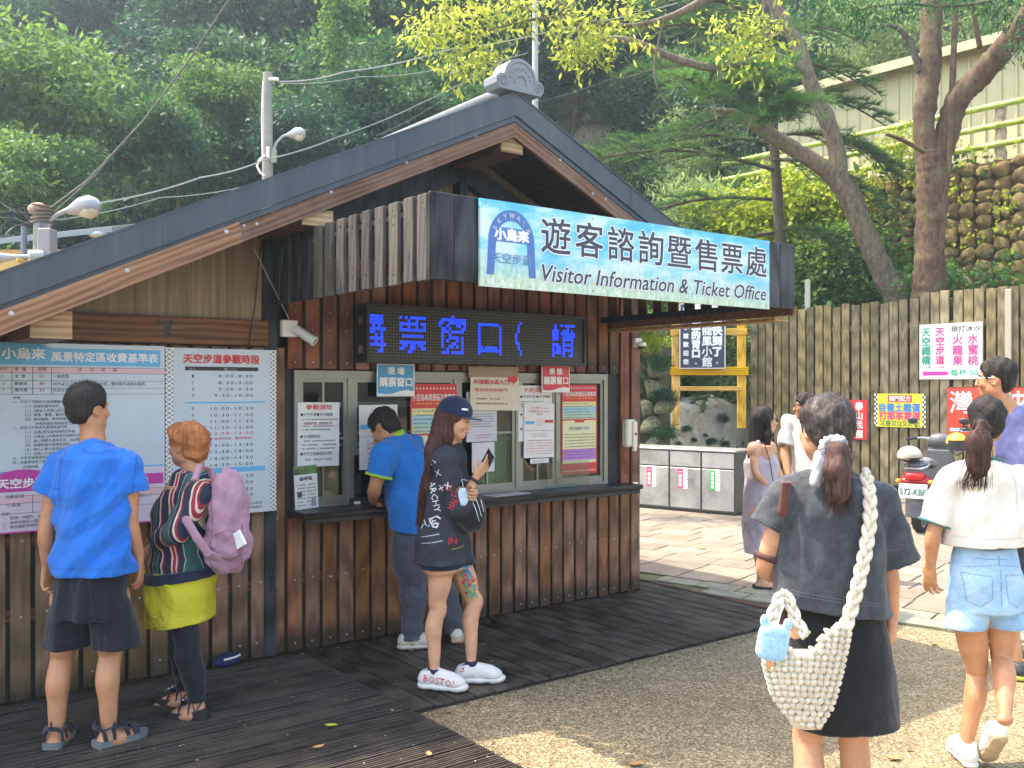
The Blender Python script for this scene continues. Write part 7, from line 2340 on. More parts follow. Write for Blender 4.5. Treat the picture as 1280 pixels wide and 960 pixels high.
def sandal(par,an,f,z0,L=.27,W=.050,wedge=0.0,straps=(),mat_s=None,mat_u=None):
 f3=nrm(np.array([f[0],f[1],0.]));r=np.array([f3[1],-f3[0],0.]);g=np.array([an[0],an[1],z0]);P=lambda x,y,z:g+r*x+f3*y+np.array([0,0,z])
 mb=MB();o=[(-.62,-.26),(-.85,-.2),(-.9,-.05),(-.8,.15),(-.95,.4),(-.85,.58),(-.45,.70),(.1,.72),(.6,.66),(.9,.52),(.98,.38),(.85,.15),(.85,-.05),(.8,-.2),(.55,-.26)]
 n=len(o);th=lambda y:.026+wedge*max(0,.3-y)*1.3
 vs=[P(x*W,y*L,0)for x,y in o]+[P(x*W*1.04,y*L*1.01,th(y))for x,y in o]
 mb.add(vs,[tuple(range(n))[::-1],tuple(range(n,2*n))]+[(i,(i+1)%n,n+(i+1)%n,n+i)for i in range(n)])
 sd=mb.build('sandal',mat_s or sole_g,par)
 mb=MB()
 for pts,w_ in straps:mb.tube([P(x*W,y*L,z)for x,y,z in pts],w_,8,flat=.35)
 mb.build('strap',mat_u or strap_m,sd,True);return sd
DZ0=.0295
for an,ff in((anL,fdir(-8)),(anR,fdir(42))):
 st_=[([(-.8,-.12,.03),(-.78,-.16,.075),(-.45,-.235,.09),(0,-.255,.094),(.45,-.235,.09),(.78,-.16,.075),(.8,-.12,.03)],.013),([(-.9,.02,.03),(-.72,.03,.085),(0,.06,.112),(.72,.03,.085),(.9,.02,.03)],.015),([(-.95,.28,.03),(-.7,.27,.06),(0,.25,.085),(.7,.27,.06),(.95,.28,.03)],.015),([(-.95,.45,.03),(-.6,.45,.055),(0,.44,.066),(.6,.45,.055),(.95,.45,.03)],.015),([(-.78,-.14,.08),(-.7,.03,.085),(-.6,.26,.065)],.010),([(.78,-.14,.08),(.7,.03,.085),(.6,.26,.065)],.010),([(0,-.25,.094),(0,-.255,.125)],.008),([(0,.06,.112),(0,.25,.085),(0,.44,.066)],.009)]
 sandal(Rt,an,ff,DZ0,.255,.050,0,st_)
# ------------------------------------------------------------------ woman with orange hair
p=Person('older woman with short orange hair, striped top, yellow skirt and pink backpack',235,4.69,.006)
J=p.j;f=fdir(-62);rt=nrm((f[1],-f[0],0));Rt=p.r
S=p.sdf((-.36,-.34,0),(.34,.34,1.56))
hipN,hipF=J(229,748,-.05),J(226,748,.06);knN,knF=J(235,820,-.07),J(226,812,.09);anN,anF=J(247,880,-.05),J(232,868,.14)
legs(S,hipN,knN,anN,f,.76);legs(S,hipF,knF,anF,f,.76);foot.side=-1
foot(S,anN,fdir(-82),.94);foot.side=1;foot(S,anF,fdir(-75),.94)
cx=lambda px:J(px,0)[0]
S.stack([(J(0,770)[2],cx(230),0,.11,.10),(J(0,735)[2],cx(230),0,.135,.11),(J(0,690)[2],cx(229),0,.13,.12),(J(0,635)[2],cx(232),0,.13,.125),(J(0,605)[2],cx(240),0,.14,.09)],f,.05)
shN,shF=J(248,618,-.15),J(238,614,.17);S.cone(shN,shF,.052,.052,.05);S.cone(J(244,610),J(240,570,-.0),.068,.052,.04)
elN,wrN=J(219,664,-.20),J(190,684,-.04);elF,wrF=J(205,668,.14),J(186,688,.04)
arm(S,shN,elN,wrN,.88);arm(S,shF,elF,wrF,.88)
hand(S,wrN,(-.5,.4,-.55),(.3,.7,-.4),(-.2,.3,.9),.7,.92);hand(S,wrF,(-.4,-.3,-.6),(.3,-.7,-.2),(-.2,0,.9),.7,.92)
hc=J(233,556,0);fh=fdir(-68);P_,Rm=head(S,hc,fh,s=.90);S.build('body',skinC,Rt);eyes(P_,Rt,.90,True)
H=p.sdf(hc-.17,hc+.18,.004);H.ell(P_(0,-.022,.038),np.array((.086,.108,.090))*.95,.01,Rm);H.ell(P_(0,-.065,-.035),np.array((.070,.055,.065))*.95,.03,Rm);H.ell(P_(0,.055,.072),np.array((.06,.045,.035)),.03,Rm)
H.cut(P_(0,.074,.040),fh*.95+np.array([0,0,-.50]));H.cut(P_(0,-.03,-.088),fh*.35+np.array([0,0,-1.]))
for q in(-1,1):H.ell(P_(q*.082,.018,-.030),(.028,.034,.042),.010,Rm,True)
H.fold(.010,[(80,50,40),(-60,70,60),(30,-50,90)],4);H.build('hair',hair_or,Rt)
r=np.random.default_rng(5);cs=[]
for i in range(3200):
 a=r.normal(size=3);a[2]=a[2]*.8+.25;a/=np.linalg.norm(a)
 if a[1]>.6 and a[2]<.5:continue
 q0=P_(a[0]*.082,-.022+a[1]*.102,.040+a[2]*.084);tg=np.cross(a,r.normal(size=3));cs.append(np.linspace(q0,q0+Rm@(a*.3+np.array([0,-.3,-.5])+tg*.35)*.038,3))
fuzz(P_,Rt,hair_or,420,.082,.102,.090,5,.05)
spikes('hair_strand',hair_or,Rt,cs,.0013)
m_=NT('striped_top');tc=m_.n('ShaderNodeTexCoord');mp=m_.n('ShaderNodeMapping');mp.inputs['Rotation'].default_value=(0,R(4),R(28));m_.l(tc.outputs['Object'],mp.inputs[0])
sp_=m_.n('ShaderNodeSeparateXYZ');m_.l(mp.outputs[0],sp_.inputs[0])
nz=m_.noise(m_.coord(rnd=False),5,2);xx=m_.math('ADD',sp_.outputs['X'],m_.math('MULTIPLY',nz,.012))
fr=m_.math('FRACT',m_.math('MULTIPLY',m_.math('ADD',xx,2.04),6.6));rp_=m_.n('ShaderNodeValToRGB');rp_.color_ramp.interpolation='CONSTANT';el=rp_.color_ramp.elements
nav,crm,brg,gre,gry=(.012,.018,.045),(.60,.50,.38),(.28,.018,.035),(.018,.085,.075),(.36,.40,.38)
seq=[(0,nav),(.16,crm),(.21,brg),(.30,crm),(.33,brg),(.37,nav),(.50,gry),(.512,gre),(.70,gry),(.712,nav),(.83,crm),(.88,brg),(.94,nav)]
while len(el)>1:el.remove(el[-1])
el[0].position=0;el[0].color=(*nav,1)
for a_,c_ in seq[1:]:
 e=el.new(a_);e.color=(*c_,1)
m_.l(fr,rp_.inputs[0]);m_.color(rp_.outputs[0]);m_.set(Roughness=.8);m_.bump(m_.noise(m_.coord(rnd=False),16,3,.6,.8),.5,.02)
T=p.sdf((-.34,-.34,.60),(.26,.32,1.34))
T.stack([(J(0,722)[2],cx(229),0,.164,.165),(J(0,700)[2],cx(228),0,.158,.165),(J(0,665)[2],cx(229),0,.155,.156),(J(0,640)[2],cx(231),0,.158,.160),(J(0,612)[2],cx(239),0,.155,.125),(J(0,592)[2],cx(243),0,.10,.085)],f,.03)
T.cone(shN,shF,.064,.064,.05);T.cone(J(243,610),J(241,594),.095,.07,.05)
T.fold(.009,[(40,26,12),(22,18,42)],6);T.shell(.012);T.sleeves([((a_,.068),(b_,.059),(lerp(b_,c_,.68),.050))for a_,b_,c_ in((shN,elN,wrN),(shF,elF,wrF))]);T.cone(J(243,594),J(241,565),.060,.075,.005,sub=True)
T.cut(J(229,716),(.12,0,-1));tp_=T.build('striped_top',m_.mat,Rt)
T=p.sdf((-.34,-.30,.58),(.26,.30,.78));T.stack([(J(0,726)[2],cx(229),0,.182,.178),(J(0,706)[2],cx(229),0,.182,.184)],f,.01);T.fold(.004,[(60,60,0)],2);T.cut(J(229,722),(.12,0,-1));T.cut(J(229,709),(-.12,0,1));T.build('hem_band',clothm('navy_band',(.012,.018,.045)),Rt)
yc=NT('yellow_skirt');co=yc.coord(rnd=False);tc=yc.n('ShaderNodeTexCoord');sp_=yc.n('ShaderNodeSeparateXYZ');yc.l(tc.outputs['Object'],sp_.inputs[0])
vo=yc.n('ShaderNodeTexVoronoi');vo.inputs['Scale'].default_value=95;yc.l(co,vo.inputs[0])
zlim=J(0,757)[2];mk=yc.math('MULTIPLY',yc.math('LESS_THAN',sp_.outputs['Z'],zlim),yc.math('LESS_THAN',sp_.outputs['X'],cx(222)))
cmix=yc.mix(yc.math('MULTIPLY',mk,yc.math('LESS_THAN',vo.outputs['Distance'],.34)),yc.ramp(yc.noise(co,7,4),[(.3,(.44,.40,.012)),(.7,(.58,.54,.03))]),(.10,.08,.01))
yc.color(cmix);yc.set(Roughness=.8);yc.bump(yc.noise(co,16,3,.6,.8),.5,.02)
T=p.sdf((-.32,-.28,.42),(.26,.28,.76));T.stack([(J(0,784)[2],cx(225),0,.165,.156),(J(0,745)[2],cx(226),0,.175,.158),(J(0,700)[2],cx(229),0,.165,.155)],f,.02)
T.fold(.009,[(40,30,8),(20,-30,14)],9);T.shell(.014);T.cut(J(225,777),(.10,0,-1));T.build('skirt',yc.mat,Rt)
T=p.sdf((-.22,-.24,.05),(.22,.28,.66))
legc=clothm('leggings_black',(.012,.013,.017),.25,wrinkle=.5)
for h_,k_,a_ in((hipN,knN,anN),(hipF,knF,anF)):T.cone(h_,k_,.074,.060,.02);cm=k_*.65+a_*.35-f*.012;T.cone(k_,cm,.061,.058,.02);T.cone(cm,a_,.056,.041,.02)
T.fold(.003,[(10,10,80),(20,10,50)],3);T.cut((0,0,J(0,872)[2]),(0,0,-1));T.cut((0,0,J(0,745)[2]),(0,0,1));T.build('leggings',legc,Rt)
buck=flat('silver_buckle',(.6,.6,.62),.25,metal=.8);wedge_m=plain('wedge_black',(.015,.015,.016),.6,.2,9)
for an,ff in((anN,fdir(-82)),(anF,fdir(-75))):
 st_=[([(-.9,.34,.03),(-.6,.34,.06),(0,.33,.074),(.6,.34,.06),(.9,.34,.03)],.011),([(-.85,.12,.03),(-.6,.12,.08),(0,.1,.098),(.6,.12,.08),(.85,.12,.03)],.012),([(0,.34,.074),(0,.2,.09),(0,.08,.10)],.009),([(-.8,-.05,.05),(-.62,-.18,.10),(0,-.25,.105),(.62,-.18,.10),(.8,-.05,.05)],.008),([(-.8,-.02,.04),(-.6,.06,.09),(0,.1,.098)],.009),([(.8,-.02,.04),(.6,.06,.09),(0,.1,.098)],.009)]
 sd=sandal(Rt,an,ff,DZ0-.001,.235,.046,.045,st_,wedge_m,flat('sandal_blue_black',(.02,.03,.055),.35))
 f3=nrm(ff);g=np.array([an[0],an[1],DZ0]);mb=MB()
 for q in range(4):c_=g+f3*(.03+.022*q)+[0,0,.108-q*.010];mb.ell(tuple(c_),(.010,.012,.006),8,5)
 mb.build('buckle',buck,sd,'all')
pk=clothm('backpack_pink',(.36,.20,.27),.12,wrinkle=.8)
bk=empty('backpack','dusty pink backpack with folded paper in its pocket on the orange haired woman','backpack',p.r.location)
bf=-f
bc=J(286,652,-.07)
T=p.sdf(bc-np.array([.24,.26,.36]),bc+np.array([.22,.26,.36]),.006)
Rb=np.stack([rt,f,(0,0,1)],1)
T.ell(bc+[0,0,.03],(.125,.078,.225),.02,Rb);T.ell(bc+[-.005,0,-.13],(.128,.088,.13),.05,Rb);T.ell(bc-f*.05+[0,0,-.10],(.09,.06,.115),.02,Rb)
T.cone(bc+[0,0,.23],bc+[-.02,0,.25],.03,.02,.02);T.fold(.012,[(50,20,16),(26,34,-40),(20,10,60)],11);tt=T.build('pack_body',pk,bk);stp=flat('stitch_mauve',(.20,.10,.14),.9);xz=lambda px,py,dy=-.15:(J(px,py,dy)[0],J(px,py,dy)[2])
for q in([xz(262,600),xz(268,640),xz(266,700),xz(275,728)],[xz(270,668),xz(285,662),xz(306,668)],[xz(300,605),xz(307,640),xz(309,690)],[xz(272,690),xz(288,700),xz(306,692)]):seam(tt,bk,q,stp,.002,.95,8)
mb=MB();mb.tube([bc-f*.115-rt*.03+[0,0,z]for z in(-.20,-.16,-.1,-.04,.0)],.006,6,flat=.5);mb.build('zip',flat('zip_dark',(.20,.10,.14),.5),bk,True)
def strap_on(par,name,mat,pts,w_,fl=.25,n=8):mb=MB();mb.tube(pts,w_,n,flat=fl);return mb.build(name,mat,par,True)
sN=[J(272,612,-.12),J(262,586,-.13),J(250,583,-.20),J(243,600,-.245),J(243,640,-.262),J(243,676,-.255)]
T=p.sdf((-.2,-.40,.6),(.3,.1,1.36),.005)
for a_,b_ in zip(sN[:3],sN[1:]):T.cone(a_,b_,.016,.018,.004,(0,.5,1),.5)
T.build('strap',pk,bk)
T=p.sdf((-.25,-.40,.65),(.35,.1,1.36),.005);q_=[J(233,650,-.255),J(246,672,-.262),J(260,692,-.24),J(272,698,-.18)]
for a_,b_ in zip(q_,q_[1:]):T.cone(a_,b_,.022,.020,.004,(0,1,0),.4)
T.build('strap',pk,bk)
pp_=Print('x',.075,.16,white,.012);o=pp_.build('folded_paper',bk,tuple(J(293,678,-.14)));o.rotation_euler=(R(20),R(62),R(-15))
# ------------------------------------------------------------------ man in the blue polo bending at the counter
p=Person('man in a blue polo shirt with lime trim leaning into the ticket window',520,5.95,.007)
J=p.j;Rt=p.r;ft=fdir(-38)
S=p.sdf((-.50,-.30,0),(.40,.62,1.56))
hipL,hipR=J(512,690,-.06),J(530,690,.05);knL,knR=J(517,745,-.06),J(556,745,.08);anL,anR=J(514,808,-.08),J(574,802,.10)
pel=J(518,676,-.02);chest=J(511,585,.0);nk=J(492,546,.0)
legs(S,hipL,knL,anL,ft,.95);legs(S,hipR,knR,anR,ft,.95)
S.cone(pel,lerp(pel,chest,.6),.12,.12,.04,ft,.75);S.cone(lerp(pel,chest,.6),chest,.12,.13,.04,ft,.8);S.cone(chest,lerp(chest,nk,.6),.12,.08,.04)
hc=J(480,534,-.02);S.cone(nk,hc,.06,.055,.03)
fh=nrm((-.75,.35,-.62));uph=nrm((-.55,.35,.75));P_,Rm=head(S,hc,fh,uph,.98)
shL,shR=J(481,566,-.16),J(514,556,.16);S.cone(shL,shR,.055,.055,.05)
elL,wrL=J(468,611,-.18),J(466,626,.0);elR,wrR=J(496,606,.12),J(492,628,.10)
arm(S,shL,elL,wrL,1.1);arm(S,shR,elR,wrR,1.05);hand(S,wrL,(.25,.5,-.25),(0,.1,-1),(.7,-.3,0),.4,1.0);hand(S,wrR,(-.4,.2,-.3),(0,0,-1),(-.3,-.6,0),.4,1.0)
S.build('body',skinA,Rt)
H=p.sdf(hc-.18,hc+.18,.006);H.ell(P_(0,-.014,.036),np.array((.082,.102,.092)),.01,Rm);H.ell(P_(0,-.055,-.03),(.066,.055,.06),.02,Rm);H.cut(P_(0,.068,.04),Rm@np.array((0,.9,-.4)));H.cut(P_(0,0,-.075),-uph)
for q in(-1,1):H.ell(P_(q*.08,.01,-.025),(.03,.03,.035),.006,Rm,True)
H.fold(.006,[(70,50,40),(-60,60,30)],3);H.build('hair',hair_bk,Rt)
polo=clothm('polo_blue',(.006,.17,.55),.10,wrinkle=.45);lime=clothm('lime_trim',(.32,.62,.03),.1)
T=p.sdf((-.45,-.30,.62),(.32,.62,1.52));hemc=J(516,664,-.02)
T.cone(hemc+[0,0,-.05],lerp(pel,chest,.55),.135,.15,.03);T.cone(lerp(pel,chest,.55),chest,.15,.16,.04);T.cone(chest,lerp(chest,nk,.7),.155,.095,.05);T.cone(shL,shR,.078,.07,.05)
cu_=J(473,597,-.17);0;T.cone(shR,lerp(shR,elR,.7),.07,.07,.03);T.fold(.010,[(32,20,18),(-20,30,30)],12);T.shell(.014);T.sleeves([((shL,.080),(cu_,.082))]);T.cut(hemc,(-.1,0,-1));T.cone(nk,hc,.062,.075,.004,sub=True);T.build('polo_shirt',polo,Rt)
mb=MB();dv=nrm(cu_-shL);xa=nrm(np.cross(dv,(0,1,0)));ya=np.cross(dv,xa);mb.tube([cu_-dv*.012+(xa*math.cos(a*.2618)+ya*math.sin(a*.2618))*.079 for a in range(25)],.009,8);mb.build('sleeve_trim',lime,Rt,True)
T=p.sdf(nk-.16,nk+.18,.006);dv=nrm(hc-nk);T.cone(nk-dv*.01,nk+dv*.022,.076,.066,.01,cap=True);T.shell(.012);T.cone(nk,hc,.058,.062,.004,sub=True);T.build('collar',lime,Rt)
grayp=clothm('trousers_slate',(.065,.068,.095),.15,wrinkle=.7)
T=p.sdf((-.28,-.26,.04),(.42,.40,.90));T.cone(J(517,698,-.02),pel+[0,0,.02],.142,.138,.04,ft,.85)
for h_,k_,a_ in((hipL,knL,anL),(hipR,knR,anR)):T.cone(h_,k_,.112,.080,.04);T.cone(k_,a_+[0,0,.02],.078,.064,.03)
T.fold(.007,[(24,14,40),(16,20,60)],14);T.cut((0,0,.09),(0,0,-1));T.build('trousers',grayp,Rt)
cream_s=plain('shoe_cream',(.52,.50,.42),.7,.15,14,.3);gum=plain('shoe_gum',(.40,.30,.18),.7,.15,9)
shoe(Rt,anL,fdir(75),(cream_s,cream_s,cream_s),.27,.05,DZ0,name='shoe');shoe(Rt,anR,fdir(20),(gum,cream_s,cream_s),.27,.05,DZ0,name='shoe')
# ------------------------------------------------------------------ woman in the cap with the phone
p=Person('young woman in a navy cap and black printed oversized shirt looking at her phone',560,5.18,.0055)
J=p.j;Rt=p.r;f=fdir(98);cx=lambda px:J(px,0)[0]
S=p.sdf((-.28,-.30,0),(.34,.32,1.62))
hipN,hipF=J(551,690,-.07),J(567,690,.07);knN,knF=J(546,762,-.07),J(592,752,.06);anN,anF=J(543,838,-.09),J(589,828,.02)
legs(S,hipN,knN,anN,fdir(95),.86);legs(S,hipF,knF,anF,fdir(95),.86)
S.stack([(J(0,710)[2],cx(556),0,.14,.115),(J(0,680)[2],cx(556),0,.155,.12),(J(0,640)[2],cx(557),0,.12,.095),(J(0,595)[2],cx(558),0,.145,.115),(J(0,565)[2],cx(559),0,.15,.085)],f,.05)
shN,shF=J(556,574,-.16),J(562,574,.16);S.cone(shN,shF,.045,.045,.04);S.cone(J(559,570),J(566,535),.056,.046,.03)
elN,wrN=J(575,632,-.16),J(595,596,-.13);elF,wrF=J(580,628,.12),J(588,616,-.14)
arm(S,shN,elN,wrN,.82);arm(S,shF,elF,wrF,.80)
hand(S,wrN,(.55,.0,.62),(-.35,.55,.45),(-.4,.3,.3),.35,.92);hand(S,wrF,(.35,-.8,-.05),(-.6,-.1,.1),(0,0,1),.75,.9)
hc=J(569,524,-.02);fh=nrm(np.array((math.sin(R(103)),math.cos(R(103)),-.22)));P_,Rm=head(S,hc,fh,s=.88);S.build('body',skinB,Rt)
eyes(P_,Rt,.88,True,True)
H=p.sdf((hc[0]-.22,-.26,.88),(hc[0]+.16,.24,1.56),.005);H.ell(P_(0,-.020,.030),np.array((.083,.102,.088))*.92,.01,Rm)
for q in(-1,1):
 H.cone(P_(q*.070,-.02,.01),P_(q*.078,.002,-.10),.026,.030,.02,Rm[:,0],.7);H.cone(P_(q*.078,.002,-.10),P_(q*.070,.030,-.17),.028,.010,.02,Rm[:,0],.7)
b1,b2,b3,b4=P_(0,-.075,-.02),J(542,567,-.09),J(532,608,-.13),J(526,646,-.12)
H.cone(b1,b2,.068,.066,.03,f,.75);H.cone(b2,b3,.062,.044,.03,f,.6);H.cone(b3,b4,.042,.018,.02,f,.6)
H.ell(P_(0,.085,-.02),np.array((.062,.062,.085)),.006,Rm,True);H.cut(P_(0,.09,.03),fh);H.fold(.006,[(80,60,6),(60,-80,8),(100,20,4)],5,.4);H.build('hair',hairm('hair_brown_long',(.022,.008,.007),(.11,.042,.032)),Rt)
gc=[]
for q in(-1,-.4,.4,1):gc.append([P_(q*.07,-.06,.0),P_(q*.07,-.08,-.09),lerp(b2,b3,.3)+[0,q*.05,0],b3+[-.01,q*.04,0],b4+[0,q*.02,.0],b4+[-.01,0,-.05]])
strands('hair_strand',hairm('hair_brown_strand',(.03,.012,.01),(.14,.055,.04)),Rt,None,gc,220,.0018,3,.010)
navy=clothm('cap_navy',(.012,.022,.06),.15,wrinkle=.3)
H=p.sdf(hc-.20,hc+.20,.005);H.ell(P_(0,-.012,.050),np.array((.088,.104,.088))*.95,.01,Rm);H.cut(P_(0,0,.030),-np.array(Rm[:,2]));H.shell(.012);cap=H.build('cap',navy,Rt)
mb=MB();vs=[]
for i in range(7):
 for k in range(13):
  a=(k-6)/6*1.05;rr_=.092+.075*i/6*math.cos(a*.9)**.5;vs.append(P_(math.sin(a)*.082*(1+.06*i/6),rr_*math.cos(a)*1.02,.034+.004*i/6-.010*abs(math.sin(a))**2-.004*i/6))
mb.add(vs,[(i*13+k,i*13+k+1,(i+1)*13+k+1,(i+1)*13+k)for i in range(6)for k in range(12)]);o=mb.build('brim',navy,Rt,'all');so=o.modifiers.new('solid','SOLIDIFY');so.thickness=.004
mb=MB();mb.ell(tuple(P_(0,-.012,.135)),(.007,.007,.005),8,5);mb.build('cap_button',navy,Rt)
mb=MB();O=P_(-.03,.085,.075);xa=nrm(Rm[:,1]*.35-Rm[:,0]);vsx=[];fsx=[]
def arc_strip(cy,sg,o_):
 n=8;v=[]
 for i in range(n+1):
  a=(i/n-.5)*2.0;x=.016*math.sin(a)/.84;z=cy-sg*.012*math.cos(a);wv=.0032*math.cos(a*.9)+.0012
  v+=[(x,0,z-wv),(x,0,z+wv)]
 return v,[(2*i+o_,2*i+2+o_,2*i+3+o_,2*i+1+o_)for i in range(n)]
va,fa=arc_strip(.010,1,0);vb,fb=arc_strip(-.010,-1,len(va))
camdir=nrm(np.array([.12,1,.05]));project(cap,'cap_emblem',white,Rt,va+vb,fa+fb,P_(-.062,.050,.082),(.95,0,-.15),(.15,0,.95),camdir,.002)
shm=NT('black_printed_shirt');co=shm.coord(rnd=False);fold_=shm.noise(co,13,3,.6,.8)
shm.color(shm.ramp(shm.noise(co,5,4),[(.3,(.014,.018,.026)),(.7,(.030,.036,.050))]));shm.set(Roughness=.85);shm.bump(fold_,.5,.02)
T=p.sdf((-.26,-.30,.55),(.24,.30,1.36));T.stack([(J(0,708)[2],cx(554),0,.20,.158),(J(0,680)[2],cx(554),0,.195,.150),(J(0,630)[2],cx(555),0,.18,.135),(J(0,595)[2],cx(557),0,.175,.13),(J(0,570)[2],cx(559),0,.15,.10),(J(0,556)[2],cx(560),0,.08,.07)],f,.02)
T.cone(shN,shF,.062,.062,.05);T.cone(J(559,572),J(561,556),.08,.06,.05)
T.fold(.010,[(36,26,14),(-28,22,26)],15);T.shell(.011);T.sleeves([((a_,.070),(b_,.074),(lerp(b_,c_,.30),.064))for a_,b_,c_ in((shN,elN,wrN),(shF,elF,wrF))]);T.cone(J(561,560),J(565,532),.056,.066,.004,sub=True);T.cut(J(554,701),(0,0,-1));sh_=T.build('shirt',shm.mat,Rt)
yd=np.array([0,1,0.]);prn=flat('shirt_print_white',(.62,.63,.65),.8);prr=flat('shirt_print_red',(.55,.02,.03),.8);pry=flat('shirt_print_yellow',(.5,.42,.05),.8)
def prt(t,px,py,size,m_,rot=0.0,w=1.0):
 v,f_=text_mb(t,size,cx=0,y=0,res=1,wscale=w);O=J(px,py,-.15);cr,sr=math.cos(R(rot)),math.sin(R(rot));project(sh_,'shirt_print',m_,Rt,v,f_,O,(cr,0,sr),(-sr,0,cr),yd,.003)
prt('& S',538,572,.06,prn,-60);prt('R*',531,600,.075,prn,-70);prt('ARCHY',544,620,.05,prn,-78);prt('+x',556,606,.07,prn,35);prt('X',548,590,.05,prn,20)
prt('DO',566,612,.05,prr,-50);prt('MALOR',570,622,.045,prr,62,.8);prt('ROUE',529,655,.06,prn,20);prt('~~~~~',538,668,.035,prn,12);prt('~~~~~~',540,676,.035,prn,10);prt('G',543,650,.10,prn,-20)
prt('~~~',572,684,.035,pry,10);prt('IN',566,675,.05,prr,0)
T=p.sdf((-.22,-.24,.50),(.24,.26,.78));T.stack([(J(0,706)[2],cx(555),0,.165,.125),(J(0,680)[2],cx(556),0,.16,.122)],f,.02)
for h_,k_ in((hipN,knN),(hipF,knF)):T.cone(h_,lerp(h_,k_,.35),.098,.095,.03)
T.cut((0,0,J(0,707)[2]),(0,0,-1));T.build('shorts',clothm('shorts_navy',(.012,.018,.035),.2),Rt)
body=[c for c in Rt.children if c.name.startswith('body')][0]
rt2=random.Random(3);tcol=[flat('tattoo_red',(.42,.04,.04),.55),flat('tattoo_blue',(.05,.20,.38),.55),flat('tattoo_green',(.06,.28,.12),.55),flat('tattoo_orange',(.55,.20,.05),.55),flat('tattoo_teal',(.06,.30,.32),.55)]
lay={}
for i in range(90):
 t=rt2 .random();px=580+t*14+rt2 .uniform(-8,8);py=703+t*46+rt2 .uniform(-3,3);c_=J(px,py,.03);mi=(1 if t<.3 else 0 if t<.6 else 2 if rt2 .random()<.7 else 3)if rt2 .random()<.7 else rt2 .randrange(5)
 rr_=rt2 .uniform(.006,.016);n=7;lay.setdefault(mi,[]).append([(c_[0]+rr_*math.cos(k*.8976)*rt2 .uniform(.6,1.1),0,c_[2]+rr_*1.2*math.sin(k*.8976)*rt2 .uniform(.6,1.1))for k in range(n)])
for mi,pol in lay.items():
 vs=[];fs=[]
 for q in pol:fs.append(tuple(range(len(vs),len(vs)+len(q))));vs+=q
 project(body,'tattoo',tcol[mi],Rt,vs,fs,(0,-.3,0),(1,0,0),(0,0,1),yd,.0012+mi*.0002)
wh=plain('shoe_white',(.62,.61,.58),.65,.08,14,.5)
sN_=shoe(Rt,anN,fdir(103),(wh,wh,flat('lace_grey',(.55,.58,.62))),.275,.056,DZ0,chunky=1.1);sF_=shoe(Rt,anF,fdir(84),(wh,wh,flat('lace_grey',(.55,.58,.62))),.275,.056,DZ0,chunky=1.1)
v,f_=text_mb('BOSTON',.052,cx=0,y=0,res=1);v=[(a,b,c_)for a,b,c_ in v]
project(sN_,'shoe_lettering',red,Rt,v,f_,J(552,848,-.09),(.93,0,-.12),(.1,0,1),yd,.003)
v,f_=text_mb('B',.05,cx=0,y=0,res=1);project(sF_,'shoe_lettering',red,Rt,v,f_,J(579,833,.02),(1,0,-.1),(.1,0,1),yd,.003)
for a_ in(anN,anF):mb=MB();mb.tube([a_+[0,0,-.015],a_+[0,0,.012]],[.037,.036],14);mb.build('sock',flat('sock_navy',(.02,.02,.06),.9),Rt,True)
mb=MB();dv=nrm(wrN-elN);xa=nrm(np.cross(dv,(0,1,0)));ya=np.cross(dv,xa);wc=lerp(elN,wrN,.88);mb.tube([wc+(xa*math.cos(a*.3142)+ya*math.sin(a*.3142))*.027 for a in range(21)],.009,8);w_=mb.build('watch',M['black'],Rt,True)
mb=MB();Mx=Matrix.Translation(Vector(wc-ya*.030))@Vector(-ya).to_track_quat('Z','Y').to_matrix().to_4x4();mb.box(-.018,.018,-.018,.018,-.004,.007,Mx,bev=.003);mb.build('watch_face',flat('watch_glass',(.02,.03,.05),.1),w_)
ph=wrN+nrm((.55,0,.62))*.10
phone=empty('phone','smartphone in a pale case held by the woman in the cap','phone',Vector(p.r.location)+Vector([float(x)for x in(ph+np.array([.0,.0,.02]))]));phone.rotation_euler=(R(22),R(48),R(-38))
mb=MB();mb.box(-.033,.033,-.0035,.0045,-.068,.068,bev=.003);mb.build('case',flat('case_grey',(.25,.35,.36),.2),phone)
mb=MB();mb.box(-.030,.030,-.0045,-.0037,-.064,.064);mb.build('screen',flat('screen_dark',(.015,.02,.03),.08),phone)
bag=empty('shoulder_bag','black shoulder bag with three white stripes hanging at the phone woman\'s waist','bag',p.r.location)
bc=J(588,640,-.12);T=p.sdf(bc-.22,bc+.22,.006);T.ell(bc,(.085,.09,.11),.02);T.ell(bc+[-.04,.03,.02],(.08,.08,.09),.03);T.fold(.006,[(40,30,20)],3);bb=T.build('bag_body',clothm('bag_black',(.014,.015,.018),.2),bag)
for q in range(3):
 n=12;v=[]
 for i in range(n+1):
  t=i/n;x=.030+.052*t-.012*q;z=.082-.10*t*t-.024*q+.02*(1-t)-.01;v+=[(x,0,z-.0045),(x,0,z+.0045)]
 project(bb,'stripe',white,bag,v,[(2*i,2*i+2,2*i+3,2*i+1)for i in range(n)],J(583,640,-.4),(1,0,0),(0,0,1),yd,.003)
mc=J(579,621,-.24);mk_=empty('face_mask','pale blue face mask hanging on the phone woman\'s forearm','mask',Vector(p.r.location)+Vector([float(x)for x in mc]));mb=MB()
vs=[((i-3)/3*.026*(1-.5*abs((k-3)/3)**2.2)+.004*math.sin(k),-.005*(1-((i-3)/3)**2)+.002*(k%2),(k-3)/3*.047)for k in range(7)for i in range(7)]
mb.add(vs,[(k*7+i,k*7+i+1,(k+1)*7+i+1,(k+1)*7+i)for k in range(6)for i in range(6)]);o=mb.build('mask',flat('mask_blue',(.42,.58,.66),.8),mk_,'all');so=o.modifiers.new('solid','SOLIDIFY');so.thickness=.002
